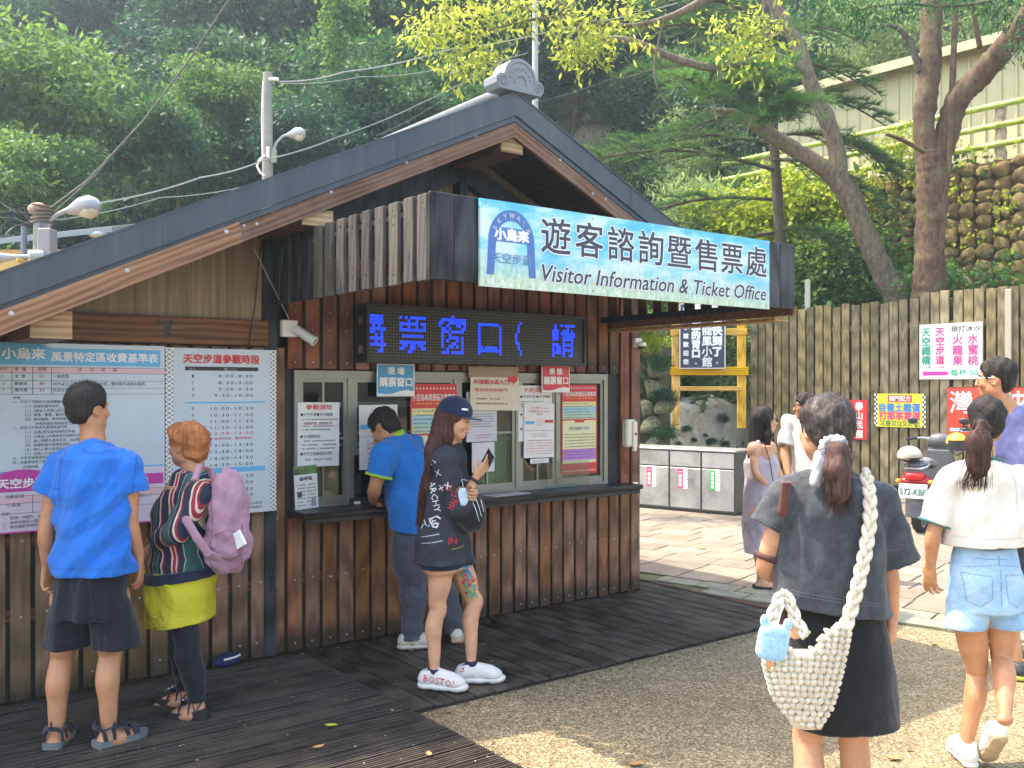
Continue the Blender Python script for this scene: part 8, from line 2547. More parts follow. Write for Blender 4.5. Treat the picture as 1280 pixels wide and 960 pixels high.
mb=MB();mb.tube([(0,0,.05),(-.01,.03,.09),(.02,.06,.08)],.0015,5);mb.build('ear_loop',white,mk_)
# ------------------------------------------------------------------ woman with the crochet bag, seen from behind
p=Person('woman with gray streaked ponytail and washed black T-shirt seen from behind',1035,3.0,.006)
J=p.j;Rt=p.r;f=fdir(-8);cx=lambda px:J(px,0)[0]
S=p.sdf((-.32,-.26,0),(.34,.34,1.66))
hipL,hipR=J(1026,792),J(1060,792);knL,knR=J(1010,925),J(1068,925);anL,anR=V3(knL[0]-.01,-.05,.09),V3(knR[0]+.02,.06,.09)
legs(S,hipL,knL,anL,f,.88);legs(S,hipR,knR,anR,f,.88);foot(S,anL,f,.95,False);foot(S,anR,f,.95,False)
S.stack([(J(0,830)[2],cx(1040),0,.10,.09),(J(0,790)[2],cx(1040),0,.14,.10),(J(0,725)[2],cx(1040),0,.115,.085),(J(0,650)[2],cx(1041),0,.13,.09),(J(0,605)[2],cx(1041),0,.14,.07)],f,.05)
shL,shR=J(985,622),J(1096,628);S.cone(shL,shR,.045,.045,.04);S.cone(J(1040,612),J(1034,565,.02),.056,.046,.04)
elL,wrL=J(955,712,.02),J(985,722,.22);elR,wrR=J(1110,712,.02),J(1115,772,.05)
arm(S,shL,elL,wrL,.84);arm(S,shR,elR,wrR,.84);hand(S,wrL,(.6,.6,.2),(.3,-.1,-.8),(0,.6,.5),.5,.9);hand(S,wrR,(.0,.12,-1),(-.7,.6,.1),(-.4,.8,0),.7,.92)
hc=J(1030,535,.02);fh=fdir(-14);P_,Rm=head(S,hc,fh,s=.89);S.build('body',skinC,Rt)
hg=NT('hair_gray_streaked');co=hg.coord((60,60,8),rnd=False);fa=hg.noise(co,1,4,.6);fb=hg.noise(hg.coord((40,25,12),rnd=False),1.2,4,.7)
hg.color(hg.mix(hg.math('MULTIPLY',hg.math('SUBTRACT',fb,.53,True),3.0,True),hg.ramp(fa,[(.3,(.012,.010,.010)),(.7,(.06,.05,.045))]),(.22,.20,.19)));hg.set(Roughness=.6);hg.b.inputs['Specular IOR Level'].default_value=.25;hg.bump(fa,.6,.006)
H=p.sdf(hc-.17,hc+.17,.004);H.ell(P_(0,-.022,.030),np.array((.088,.106,.094))*.93,.01,Rm);H.ell(P_(0,-.06,-.02),(.062,.045,.055),.03,Rm);H.cut(P_(0,.066,.03),fh)
for q in(-1,1):H.ell(P_(q*.082,.012,-.03),(.024,.026,.034),.006,Rm,True)
H.fold(.004,[(70,20,90),(-70,20,90)],3,.5);H.build('hair',hg.mat,Rt);fuzz(P_,Rt,hg.mat,520,.083,.100,.090,3,.05,wd=.0006)
r=np.random.default_rng(8);gc=[]
tie=J(1040,560,-.075)
for i in range(14):
 a=i/13*3.6-1.8;st=P_(math.sin(a)*.082,-.02+.02*abs(a),.03+.075*math.cos(a));mid=lerp(st,tie,.55)+nrm(lerp(st,tie,.55)-P_(0,0,.0))*.018;gc.append([st,lerp(st,mid,.5)+nrm(st-hc)*.006,mid,lerp(mid,tie,.6),tie])
for i in range(13):strands('hair_strand',hg.mat,Rt,None,[gc[i],gc[i+1]],34,.0012,i,.002)if i%3==0 else None
pt=[tie,tie+[.004,-.035,-.01],J(1046,588,-.125),J(1048,612,-.12),J(1046,636,-.105)]
T=p.sdf(pt[4]-.12,tie+.10,.004)
for a_,b_,r1,r2 in zip(pt,pt[1:],(.022,.030,.040,.034),(.030,.040,.034,.010)):T.cone(a_,b_,r1,r2,.02)
T.fold(.005,[(120,60,6),(90,-100,8)],4,.4);brp=hairm('ponytail_brown',(.022,.012,.011),(.105,.055,.045));T.build('ponytail',brp,Rt)
strands('hair_strand',brp,Rt,None,[[q+np.array([dx*k,0,-.004*k])for k,q in enumerate(pt)]+[pt[4]+[dx*5,0,-.03]]for dx in(-.008,-.003,.003,.009)],260,.0014,9,.011)
scr=clothm('scrunchie_gray',(.30,.33,.36),.35,wrinkle=1.0,patch=(.62,.62,.64))
sc_=empty('scrunchie','shiny gray scrunchie with a loose scarf end tied round the streaked ponytail','scrunchie',p.r.location)
mb=MB();n=40;mb.tube([tie+np.array([.032*math.cos(a*2*math.pi/n),-.018+.010*math.sin(a*1.9),.030*math.sin(a*2*math.pi/n)])for a in range(n+1)],[.013+.004*math.sin(a*2.3)for a in range(n+1)],10);mb.build('ruffle',scr,sc_,'all')
T=p.sdf(J(1028,585,-.1)-.10,J(1028,585,-.1)+.10,.004);T.ell(J(1030,580,-.085),(.040,.016,.052),.01);T.ell(J(1024,597,-.085),(.026,.012,.030),.02);T.ell(J(1046,551,-.10),(.026,.018,.016),.01);T.fold(.008,[(70,40,50),(90,20,-60)],3);T.build('scarf_end',scr,sc_)
tb_=clothm('tshirt_washed_black',(.032,.038,.046),.3,wrinkle=.7,patch=(.075,.085,.095))
T=p.sdf((-.36,-.24,.80),(.36,.26,1.40))
T.stack([(J(0,775)[2],cx(1038),-.005,.190,.140),(J(0,700)[2],cx(1040),-.005,.178,.130),(J(0,640)[2],cx(1041),-.005,.168,.120),(J(0,612)[2],cx(1041),0,.155,.095),(J(0,598)[2],cx(1040),0,.09,.07)],f,.02)
T.cone(shL,shR,.060,.060,.05);T.cone(J(1040,610),J(1037,592),.085,.062,.05)
SL=((shL,J(962,662,0),.072),(shR,J(1119,704,.01),.078))
T.fold(.010,[(34,16,10),(-26,12,18),(14,30,-22)],21);T.shell(.010);T.sleeves([((a_,.066),(b_,q))for a_,b_,q in SL]);T.cone(J(1037,598),J(1034,570,.02),.058,.066,.004,sub=True);T.cut(J(1038,759),(-.14,0,-1));tt=T.build('tshirt',tb_,Rt);xz=lambda px,py,dy=-.12:(J(px,py,dy)[0],J(px,py,dy)[2]);stg=flat('stitch_gray',(.10,.11,.12),.9)
for q in([xz(976,742),xz(1040,750),xz(1100,759)],[xz(976,738),xz(1040,746),xz(1100,755)],[xz(990,600),xz(982,622),xz(984,660)],[xz(1092,606),xz(1101,632),xz(1097,690)],[xz(948,655),xz(975,662)],[xz(1102,696),xz(1134,690)]):seam(tt,Rt,q,stg,.0012,.85,12)
T=p.sdf((-.30,-.22,.45),(.30,.24,1.06));T.stack([(J(0,910)[2],cx(1056),0,.178,.140),(J(0,880)[2],cx(1054),0,.178,.142),(J(0,800)[2],cx(1046),0,.162,.128),(J(0,740)[2],cx(1042),0,.135,.105)],f,.02)
T.fold(.008,[(30,14,6),(-22,20,8)],22);T.shell(.012);T.cut(J(1056,903),(0,0,-1));T.build('skort',clothm('skort_black',(.008,.009,.012),.2,wrinkle=.4),Rt)
mb=MB();dv=nrm(elL-shL);xa=nrm(np.cross(dv,(0,1,0)));ya=np.cross(dv,xa);c_=lerp(shL,elL,.82);mb.tube([c_+(xa*math.cos(a*.3142)+ya*math.sin(a*.3142))*.036 for a in range(21)],.010,8);mb.build('arm_band',flat('band_brown',(.07,.025,.02),.8),Rt,True)
brn=clothm('strap_brown',(.10,.035,.028),.2)
cr=empty('carried_bag','maroon strapped bag with a yellow flap held in front of the crochet bag woman','bag',p.r.location)
T=p.sdf((-.30,-.22,.95),(.1,.34,1.36),.005)
for a_,b_ in((J(978,640,-.085),J(983,606,-.078)),(J(983,606,-.078),J(987,588,-.02)),(J(989,592,-.01),J(988,610,.07))):T.cone(a_,b_,.016,.016,.004,(0,1,0),.4)
T.build('strap',brn,cr);T=p.sdf((-.34,.0,.85),(.1,.40,1.30),.006);T.ell(J(985,740,.14),(.05,.04,.16),.02);T.build('pouch',brn,cr);T=p.sdf((-.34,.0,.85),(.1,.40,1.30),.006);T.ell(J(975,697,.13),(.05,.03,.035),.02);T.fold(.005,[(40,40,60)],2);T.build('flap',flat('flap_yellow',(.70,.50,.02),.6),cr)
cm_=NT('crochet_yarn');cm_.color(cm_.ramp(cm_.noise(cm_.coord(rnd=False),60,4,.6),[(.3,(.50,.44,.33)),(.7,(.70,.65,.53))]));cm_.set(Roughness=.9);cm_.b.inputs['Sheen Weight'].default_value=.3;cm_.bump(cm_.noise(cm_.coord((1,1,1),rnd=False),240,3),.6,.003)
cb=empty('crochet_bag','cream chunky crochet shoulder bag with a braided strap','bag',p.r.location);ybag=-.19
mb=MB();rows=17
def bag_edge(t):
 L_=np.interp(t,[0,.15,.45,.7,.88,1],[956,950,953,962,978,1003]);R_=np.interp(t,[0,.12,.3,.55,.8,1],[1064,1062,1057,1050,1040,1024]);return L_,R_
rc=random.Random(12)
for i in range(rows):
 t=(i+.5)/rows;py=778+130*t;L_,R_=bag_edge(t);n=max(3,int((R_-L_)/7.6))
 for k in range(n):
  u_=(k+.5)/n;px=L_+(R_-L_)*u_;sag=30*(1-t)*math.sin(math.pi*min(1,max(0,(u_-.05)/.8)))if t<.5 else 0
  if t<.28 and .12<u_<.80 and py<772+46*math.sin(math.pi*(u_-.12)/.68):continue
  bul=.055*math.sqrt(max(0,1-(2*u_-1)**2))*(.5+.5*math.sin(math.pi*min(1,t+.15)))
  a_=J(px-3.2,py+(3.4 if k%2 else-3.4)+4*(u_-.5),ybag-bul);b_=J(px+3.2,py+(-3.4 if k%2 else 3.4)+4*(u_-.5),ybag-bul);c0=(a_+b_)/2-[0,.012,0]
  mb.tube([a_+[0,.008,0],lerp(a_,c0,.6)+[0,-.002,0],c0,lerp(b_,c0,.6)+[0,-.002,0],b_+[0,.008,0]],[.004,.0100,.0125+rc.uniform(-.001,.001),.0100,.004],6)
mb.build('stitches',cm_.mat,cb,'all')
T=p.sdf((-.30,-.34,.50),(.14,-.02,.98),.006);cb_=lambda px:J(px,0,ybag)[0]
T.stack([(J(0,885)[2],cb_(1012),ybag+.02,.045,.03),(J(0,850)[2],cb_(1006),ybag+.02,.082,.036),(J(0,815)[2],cb_(1003),ybag+.02,.105,.034),(J(0,795)[2],cb_(1005),ybag+.02,.110,.028)],(0,1),.01)
T.cone(J(1006,778,ybag),J(1006,790,ybag),.085,.06,.02,(0,1,0),.9,sub=True);T.build('lining',cm_.mat,cb)
def braid(name,pts,r0,seed=0):
 P=[np.array(q)for q in pts];L=[0]
 for a_,b_ in zip(P,P[1:]):L.append(L[-1]+np.linalg.norm(b_-a_))
 n=int(L[-1]/.006);PP=[np.array([np.interp(L[-1]*i/n,L,[q[c]for q in P])for c in range(3)])for i in range(n+1)];mb=MB()
 for s_ in range(3):
  out=[]
  for i in range(n+1):
   d=nrm(PP[min(i+2,n)]-PP[max(i-2,0)]);x=nrm(np.cross(d,(0,1,0)));a=i*.30+s_*2.094;out.append(PP[i]+x*math.sin(a)*r0*.85+np.array([0,1,0])*math.sin(2*a)*r0*.45)
  mb.tube(out,r0*.62,7)
 return mb.build(name,cm_.mat,cb,'all')
braid('strap',[J(1080,600,.09),J(1081,592,.02),J(1083,594,-.055),J(1087,620,-.105),J(1088,650,-.13),J(1082,690,-.155),J(1073,730,-.17),J(1064,762,-.18),J(1055,790,-.20)],.0155)
braid('strap',[J(958,792,ybag),J(966,768,-.20),J(974,748,-.18),J(979,742,-.165),J(987,752,-.17),J(996,778,-.19),J(1008,795,-.21)],.0135)
plm=NT('plush_blue');plm.color(plm.ramp(plm.noise(plm.coord(rnd=False),90,4),[(.3,(.20,.42,.66)),(.7,(.34,.58,.80))]));plm.set(Roughness=.95);plm.b.inputs['Sheen Weight'].default_value=.6;plm.bump(plm.noise(plm.coord(rnd=False),350,2),.7,.002)
pc=J(966,802,-.27);pl2=empty('plush_pouch','small light blue plush pouch with two round ears clipped to the crochet bag','pouch',Vector(p.r.location))
T=p.sdf(pc-.12,pc+.12,.0035);xa=np.array([.98,0,-.17]);za=np.array([.17,0,.98]);Q=lambda x,z,y=0:pc+xa*x+za*z+np.array([0,y,0])
T.cone(Q(-.022,-.030),Q(-.022,.022),.024,.024,.01,(0,1,0),.7);T.cone(Q(.022,-.030),Q(.022,.022),.024,.024,.015,(0,1,0),.7);T.cone(Q(0,-.03),Q(0,.03),.026,.024,.015,(0,1,0),.7);T.cone(Q(-.04,.016,-.019),Q(.04,.016,-.019),.003,.003,.004,sub=True)
for q in(-1,1):T.ell(Q(q*.034,.056),(.013,.008,.019),.008)
T.build('plush_body',plm.mat,pl2,);mb=MB();mb.ell(tuple(Q(.0,-.066,-.002)),(.008,.007,.016),8,6);mb.build('charm',flat('charm_orange',(.65,.25,.08),.5),pl2,'all')
mb=MB();mb.tube([Q(.005,.05),Q(.015,.085,.02),Q(.03,.10,.05)],.003,6);mb.build('cord',flat('cord_blue',(.35,.5,.65),.6),pl2,True)
# ------------------------------------------------------------------ girl in the cropped white T-shirt
p=Person('girl in a cropped white T-shirt with teal trim and pale denim shorts walking away',1228,4.15,.006)
J=p.j;Rt=p.r;f=fdir(6);cx=lambda px:J(px,0)[0]
S=p.sdf((-.32,-.34,0),(.36,.36,1.64))
hipL,hipR=J(1210,760),J(1252,758,.02);knL,knR=J(1222,842,.04),J(1253,822,.0);anL,anR=J(1212,930,.06),J(1256,900,-.20);anL=J(1207,932,.0)
legs(S,hipL,knL,anL,f,.86);legs(S,hipR,knR,anR,f,.86)
S.stack([(J(0,755)[2],cx(1230),0,.10,.08),(J(0,735)[2],cx(1231),0,.135,.10),(J(0,686)[2],cx(1230),0,.112,.085),(J(0,630)[2],cx(1229),0,.13,.09),(J(0,592)[2],cx(1228),0,.14,.07)],f,.05)
shL,shR=J(1188,600),J(1272,600);S.cone(shL,shR,.044,.044,.04);S.cone(J(1229,592),J(1230,560,.01),.054,.044,.04)
elL,wrL=J(1166,668,-.02),J(1163,706,.02);elR,wrR=J(1296,668,.0),J(1299,710,.05)
arm(S,shL,elL,wrL,.82);arm(S,shR,elR,wrR,.82);hand(S,wrL,(.05,.15,-1),(.7,.4,0),(.3,.9,0),.4,.95,.35);hand(S,wrR,(0,.15,-1),(-.8,.3,0),(0,1,0),.5,.92)
hc=J(1233,526,.02);fh=fdir(18);P_,Rm=head(S,hc,fh,s=.90);S.build('body',skinA,Rt)
H=p.sdf(hc-.17,hc+.17,.0045);H.ell(P_(0,-.016,.032),np.array((.084,.102,.092))*.93,.01,Rm);H.ell(P_(0,-.055,-.03),(.060,.045,.05),.03,Rm);H.cut(P_(0,.066,.03),fh)
for q in(-1,1):H.ell(P_(q*.082,.012,-.03),(.024,.026,.034),.006,Rm,True)
H.fold(.004,[(70,20,80),(-70,20,80)],3,.5);H.build('hair',hair_bk,Rt);fuzz(P_,Rt,hair_bk,320,.080,.098,.088,4,.05)
tie=J(1225,530,-.10);pt=[tie,tie+[0,-.03,-.01],J(1224,552,-.15),J(1224,580,-.14),J(1219,602,-.13)]
T=p.sdf(pt[4]-.12,tie+.10,.0045)
for a_,b_,r1,r2 in zip(pt,pt[1:],(.020,.026,.050,.046),(.026,.050,.046,.010)):T.cone(a_,b_,r1,r2,.02,(0,1,0),.7)
T.fold(.006,[(110,60,6),(80,-100,8)],4,.4);T.build('ponytail',hair_br,Rt)
strands('hair_strand',hair_br,Rt,None,[[q+np.array([dx*k,0,0])for k,q in enumerate(pt)]+[pt[4]+[dx*4,0,-.03]]for dx in(-.012,-.005,.005,.012)],220,.0016,4,.010)
mb=MB();mb.tube([tie+np.array([.024*math.cos(a*.3142),-.012,.024*math.sin(a*.3142)])for a in range(21)],.006,6);mb.build('hair_tie',M['black'],Rt,True)
wt=clothm('tshirt_white',(.66,.63,.56),.06,wrinkle=.6);teal=clothm('trim_teal',(.02,.15,.14),.1)
T=p.sdf((-.36,-.24,.90),(.38,.24,1.36))
T.stack([(J(0,690)[2],cx(1232),-.005,.188,.135),(J(0,640)[2],cx(1230),-.005,.180,.128),(J(0,600)[2],cx(1229),0,.16,.10),(J(0,580)[2],cx(1229),0,.09,.07)],f,.02)
T.cone(shL,shR,.058,.058,.05);T.cone(J(1229,592),J(1229,576),.085,.062,.05);SL=((shL,J(1168,655,0),.070),(shR,J(1294,655,.01),.070))
T.fold(.009,[(36,16,8),(-28,12,16)],31);T.shell(.010);T.sleeves([((a_,.062),(b_,q))for a_,b_,q in SL]);T.cone(J(1229,584),J(1230,562,.01),.062,.070,.004,sub=True);T.cut(J(1230,680),(.03,0,-1));tt=T.build('tshirt',wt,Rt);xz=lambda px,py,dy=-.12:(J(px,py,dy)[0],J(px,py,dy)[2]);stw=flat('stitch_cream',(.48,.45,.38),.9)
for q in([xz(1182,672),xz(1230,674),xz(1276,672)],[xz(1192,582),xz(1184,604),xz(1186,640)],[xz(1266,582),xz(1274,604),xz(1272,640)]):seam(tt,Rt,q,stw,.0014,.85,12)
def trim(name,c,dv,rad,rt_,mat,par,n=24):dv=nrm(dv);xa=nrm(np.cross(dv,(0,1,.01)));ya=np.cross(dv,xa);mb=MB();mb.tube([c+(xa*math.cos(a*2*math.pi/n)+ya*math.sin(a*2*math.pi/n))*rad for a in range(n+1)],rt_,8);return mb.build(name,mat,par,True)
for a_,b_,q in SL:trim('sleeve_trim',b_-nrm(b_-a_)*.004,b_-a_,q-.004,.007,teal,Rt)
trim('collar',J(1229,576,.0),(.02,.25,1),.064,.009,teal,Rt)
den=NT('denim_pale');co=den.coord(rnd=False);c_=den.ramp(den.noise(co,7,5,.65),[(.3,(.20,.38,.58)),(.7,(.40,.58,.74))]);den.color(den.mix(.4,c_,den.ramp(den.noise(co,220,2),[(.35,(.6,.7,.8)),(.6,(1,1,1))]),'MULTIPLY'));den.set(Roughness=.85);den.bump(den.noise(co,18,4,.6,.6),.5,.012)
T=p.sdf((-.28,-.26,.55),(.30,.26,1.02));T.stack([(J(0,762)[2],cx(1232),0,.158,.125),(J(0,720)[2],cx(1232),0,.155,.125),(J(0,682)[2],cx(1231),0,.125,.098)],f,.02)
for h_,e_ in((hipL,J(1205,795)),(hipR,J(1260,797,.01))):T.cone(h_,e_,.090,.094,.012)
T.fold(.006,[(34,14,20),(-22,20,30)],33);T.cut((0,0,J(0,784)[2]),(0,0,-1));sh_=T.build('denim_shorts',den.mat,Rt)
stt=flat('denim_stitch',(.18,.30,.44),.9);yd=(0,1,0)
sm_2=lambda pts,w_=.0016:seam(sh_,Rt,pts,stt,w_)
q2=lambda px,py:(J(px,py)[0],J(px,py)[2])
for ox in(0,45):sm_2([q2(1194+ox,712),q2(1222+ox,714),q2(1223+ox,742),q2(1210+ox,752),q2(1197+ox,745),q2(1194+ox,712)])
sm_2([q2(1233,690),q2(1233,780)],.0025);sm_2([q2(1196,694),q2(1266,694)]);sm_2([q2(1190,706),q2(1232,700),q2(1276,706)]);sm_2([q2(1180,779),q2(1228,782)]);sm_2([q2(1238,782),q2(1288,779)])
shoe(Rt,anL,f,(wh,wh,wh),.25,.048,.0,name='shoe');shoe(Rt,V3(anR[0],anR[1]+.02,0),f,(gum,wh,wh),.25,.048,.0,0,pitch=.75,name='shoe')
# ------------------------------------------------------------------ woman in the lavender dress
p=Person('woman with long black hair and sunglasses in a lavender sleeveless dress by the bins',952,7.75,.009)
J=p.j;Rt=p.r;f=fdir(70);cx=lambda px:J(px,0)[0]
S=p.sdf((-.28,-.28,0),(.34,.30,1.56),.008)
hipL,hipR=J(950,640,-.07),J(955,640,.07);anL,anR=J(951,722,-.07),J(958,720,.10);legs(S,hipL,lerp(hipL,anL,.5),anL,f,.84);legs(S,hipR,lerp(hipR,anR,.5),anR,f,.84);foot(S,anL,fdir(90),.9,False);foot(S,anR,fdir(60),.9,False)
S.stack([(J(0,640)[2],cx(952),0,.14,.11),(J(0,605)[2],cx(952),0,.11,.085),(J(0,575)[2],cx(951),0,.13,.11),(J(0,556)[2],cx(951),0,.13,.075)],f,.05)
shL,shR=J(942,560,-.10),J(962,559,.13);shN,shF=shL,shR;S.cone(shL,shR,.042,.042,.04);S.cone(J(951,556),J(956,537),.048,.042,.03)
elN,wrN=J(944,592,-.15),J(962,609,-.10);elF,wrF=J(972,588,.13),J(978,606,-.0)
arm(S,shL,elN,wrN,.8);arm(S,shR,elF,wrF,.8);hand(S,wrN,(.6,.1,-.5),(.3,.8,0),(.3,0,.8),.5,.9);hand(S,wrF,(.2,-.6,-.5),(-.8,0,0),(0,0,1),.5,.9)
hc=J(957,525,0);fh=fdir(88);P_,Rm=head(S,hc,fh,s=.92);S.build('body',skinB,Rt);eyes(P_,Rt,.92,True)
mb=MB()
for q in(-1,1):mb.ell(tuple(P_(q*.030,.094,.004)),(.012,.022,.018),10,6);mb.tube([P_(q*.048,.088,.008),P_(q*.074,.06,.008),P_(q*.076,0,.008)],.003,5)
mb.build('sunglasses',M['black'],Rt,'all')
H=p.sdf((-.20,-.20,1.0),(.20,.20,1.56),.006);H.ell(P_(0,-.02,.030),np.array((.085,.104,.096))*.93,.01,Rm)
for q in(-1,1):H.cone(P_(q*.074,.0,.02),P_(q*.080,.0,-.13),.024,.03,.02);H.cone(P_(q*.080,.0,-.13),J(949+3*q,598,q*.05-.03),.032,.014,.02)
H.cone(P_(0,-.07,0),J(944,570,-.02),.062,.060,.03);H.cone(J(944,570,-.02),J(945,600,-.04),.055,.02,.03);H.ell(P_(0,.085,-.02),(.058,.060,.085),.006,Rm,True);H.cut(P_(0,.07,.05),fh);H.fold(.006,[(80,60,6),(60,-80,8)],5,.4);H.build('hair',hair_bk,Rt)
lav=clothm('dress_lavender',(.42,.37,.44),.1,wrinkle=.8)
T=p.sdf((-.28,-.28,.30),(.32,.28,1.26),.007);T.stack([(J(0,698)[2],cx(950),0,.15,.13),(J(0,650)[2],cx(951),0,.155,.14),(J(0,605)[2],cx(951),0,.13,.125),(J(0,578)[2],cx(951),0,.145,.135),(J(0,562)[2],cx(951),0,.115,.09)],f,.02);T.cone(J(946,575,-.07),J(947,554,-.08),.035,.022,.02);T.cone(J(958,575,.07),J(958,553,.07),.035,.022,.02)
T.fold(.010,[(36,20,6),(-30,26,10)],41);T.cut((0,0,J(0,692)[2]),(0,0,-1));T.build('dress',lav,Rt)
mb=MB();mb.tube([J(955,553,-.13),J(962,575,-.15),J(966,600,-.14),J(964,628,-.17)],.004,5);mb.build('bag_strap',M['black'],Rt)
for a_,ff in((anL,fdir(90)),(anR,fdir(60))):sandal(Rt,a_,ff,.005,.24,.046,.03,[([(-.9,.3,.03),(0,.28,.07),(.9,.3,.03)],.012),([(-.85,.05,.03),(0,.05,.10),(.85,.05,.03)],.012)],M['black'],M['black'])
# ------------------------------------------------------------------ man behind, mostly hidden
p=Person('man with short black hair and glasses half hidden behind the ponytail woman',1006,8.2,.009)
J=p.j;Rt=p.r;f=fdir(-120);S=p.sdf((-.32,-.30,0),(.34,.32,1.72),.009);k_=p.d/FPX
for q in(-1,1):legs(S,V3(.04+q*.08,0,.82),V3(.04+q*.09,0,.46),V3(.04+q*.09,0,.08),f,.95)
S.stack([(.80,.04,0,.14,.11),(.95,.04,0,.15,.11),(1.25,.04,0,.16,.11),(1.38,.04,0,.15,.08)],f,.05);shL,shR=V3(-.11,.10,1.36),V3(.17,-.08,1.36);S.cone(shL,shR,.05,.05,.04);S.cone(V3(.03,0,1.36),V3(.0,0,1.48),.058,.05,.03)
arm(S,shL,V3(-.16,.06,1.10),V3(-.16,-.06,.90));arm(S,shR,V3(.24,-.08,1.10),V3(.24,-.14,.88));hand(S,V3(-.16,-.06,.90),(0,-.1,-1),(1,0,0),(0,-1,0));hand(S,V3(.24,-.14,.88),(0,-.1,-1),(-1,0,0),(0,-1,0))
hc=J(1007,508);fh=fdir(-82);P_,Rm=head(S,hc,fh,s=.95);S.build('body',skinA,Rt);eyes(P_,Rt,.95)
H=p.sdf(hc-.17,hc+.17,.006);H.ell(P_(0,-.014,.046),np.array((.080,.100,.085)),.01,Rm);H.cut(P_(0,.078,.04),fh*.8+np.array([0,0,-.6]));H.cut(P_(0,0,-.05),(0,0,-1));H.fold(.008,[(70,50,40),(-60,60,30)],3);H.build('hair',hair_bk,Rt)
mb=MB()
for q in(-1,1):mb.tube([P_(q*(.030+.020*math.cos(a*.5236)),.098,.004+.016*math.sin(a*.5236))for a in range(13)],.002,5);mb.tube([P_(q*.05,.094,.008),P_(q*.077,0,.008)],.0025,5)
mb.build('glasses',M['black'],Rt,True)
T=p.sdf((-.34,-.30,.75),(.36,.30,1.46),.008);T.stack([(.80,.04,0,.17,.13),(1.25,.04,0,.175,.125),(1.39,.04,0,.15,.09),(1.43,.03,0,.08,.07)],f,.02);T.cone(shL,shR,.06,.06,.05)
for a_,b_ in((shL,V3(-.15,.07,1.16)),(shR,V3(.22,-.08,1.16))):T.cone(a_,b_,.06,.07,.03,cap=True)
T.fold(.008,[(40,20,10)],3);T.build('tshirt',clothm('tshirt_offwhite',(.62,.61,.60),.08),Rt)
T=p.sdf((-.28,-.26,.40),(.34,.26,.90),.009);T.stack([(.70,.04,0,.17,.13),(.88,.04,0,.16,.12)],f,.02)
for q in(-1,1):T.cone(V3(.04+q*.08,0,.76),V3(.04+q*.09,0,.46),.10,.10,.02)
T.build('shorts',shorts_c,Rt)
# ------------------------------------------------------------------ man in the purple shirt at the right edge
p=Person('man in a heathered purple shirt and glasses at the right edge of the picture',1262,5.5,.007)
J=p.j;Rt=p.r;f=fdir(15);S=p.sdf((-.36,-.34,0),(.40,.34,1.92),.008)
for q in(-1,1):legs(S,V3(.06+q*.09,0,.90),V3(.06+q*.10,.0,.50),V3(.08+q*.10,q*.12,.09),f,1.02)
S.stack([(.85,.07,0,.14,.11),(1.0,.07,0,.15,.11),(1.35,.07,0,.16,.11),(1.50,.07,0,.15,.08)],f,.05);shL,shR=V3(-.10,0,1.48),V3(.24,0,1.48);S.cone(shL,shR,.055,.055,.04);S.cone(V3(.03,0,1.48),J(1247,495),.062,.055,.03)
arm(S,shL,V3(-.12,-.02,1.20),V3(-.08,.14,1.04));arm(S,shR,V3(.31,0,1.20),V3(.31,.1,.96));hand(S,V3(-.08,.14,1.04),(.1,.7,-.4),(1,0,0),(0,.4,1));hand(S,V3(.31,.1,.96),(0,.2,-1),(-1,0,0),(0,1,0))
hc=J(1245,474);fh=fdir(-52);P_,Rm=head(S,hc,fh,s=1.0);S.build('body',skinA,Rt);eyes(P_,Rt)
H=p.sdf(hc-.18,hc+.18,.005);H.ell(P_(0,-.016,.044),(.083,.104,.090),.01,Rm);H.ell(P_(0,-.05,-.02),(.064,.052,.06),.02,Rm);H.cut(P_(0,.074,.045),fh*.9+np.array([0,0,-.5]));H.cut(P_(0,0,-.075),(0,0,-1))
for q in(-1,1):H.ell(P_(q*.082,.012,-.025),(.03,.030,.036),.006,Rm,True)
H.fold(.008,[(80,60,30),(-70,70,40),(30,-60,60)],3);H.build('hair',hair_bk,Rt)
mb=MB()
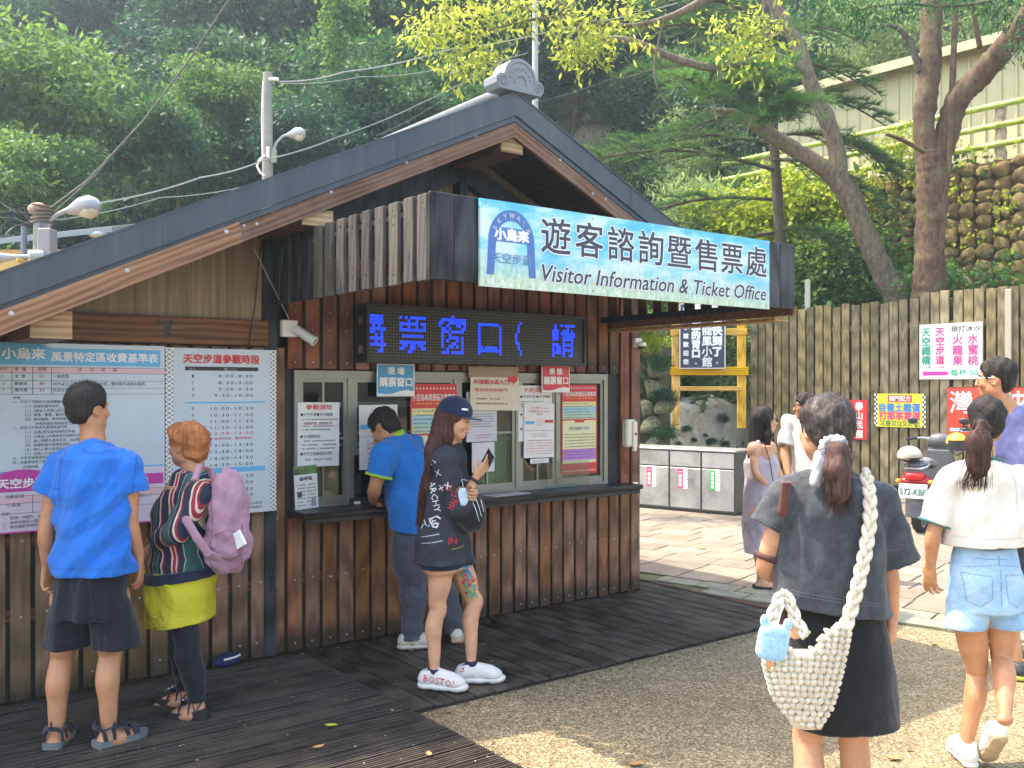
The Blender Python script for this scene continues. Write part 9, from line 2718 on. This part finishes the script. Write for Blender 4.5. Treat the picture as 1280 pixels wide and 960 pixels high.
for q in(-1,1):mb.tube([P_(q*(.030+.021*math.cos(a*.5236)),.101,.004+.016*math.sin(a*.5236))for a in range(13)],.0018,5);mb.tube([P_(q*.051,.098,.008),P_(q*.079,0,.008)],.002,5)
mb.build('glasses',flat('metal_rim',(.25,.25,.26),.3),Rt,True)
T=p.sdf((-.32,-.30,.88),(.42,.30,1.60),.007);T.stack([(.92,.07,0,.18,.135),(1.35,.07,0,.182,.13),(1.49,.07,0,.15,.095),(1.54,.05,0,.09,.075)],f,.02);T.cone(shL,shR,.066,.066,.05)
for a_,b_ in((shL,V3(-.12,-.01,1.26)),(shR,V3(.30,0,1.26))):T.cone(a_,b_,.066,.078,.03,cap=True)
T.fold(.009,[(36,20,10),(-26,12,20)],3);hm_=clothm('shirt_purple',(.17,.17,.36),.2,wrinkle=.6,patch=(.26,.27,.46));T.build('shirt',hm_,Rt)
T=p.sdf((-.26,-.26,.40),(.42,.26,1.02),.008);T.stack([(.78,.07,0,.17,.13),(1.0,.07,0,.165,.12)],f,.02)
for q in(-1,1):T.cone(V3(.06+q*.09,0,.82),V3(.07+q*.10,0,.52),.10,.105,.02)
T.cut((0,0,.50),(0,0,-1));T.build('shorts',shorts_c,Rt)
snk=plain('shoe_black',(.03,.032,.035),.6,.2,14,.2);neon=flat('sole_neon',(.50,.62,.05),.5)
for q in(-1,1):shoe(Rt,V3(.08+q*.10,q*.12,.09),f,(neon,snk,neon),.28,.052,.0,vs=.006,name='shoe')
# ================================================================== HAZE
hzm=bpy.data.materials.new('haze_air');hzm.use_nodes=True;t=hzm.node_tree;t.nodes.clear()
vp=t.nodes.new('ShaderNodeVolumePrincipled');vp.inputs['Color'].default_value=(.66,.86,1.0,1);vp.inputs['Density'].default_value=.0017;vp.inputs['Anisotropy'].default_value=.5
vo_=t.nodes.new('ShaderNodeOutputMaterial');t.links.new(vp.outputs[0],vo_.inputs['Volume'])
mb=MB();mb.box(-62,92,-13,112,-1,90);o=mb.build('haze',hzm);tag(o,kind='stuff')
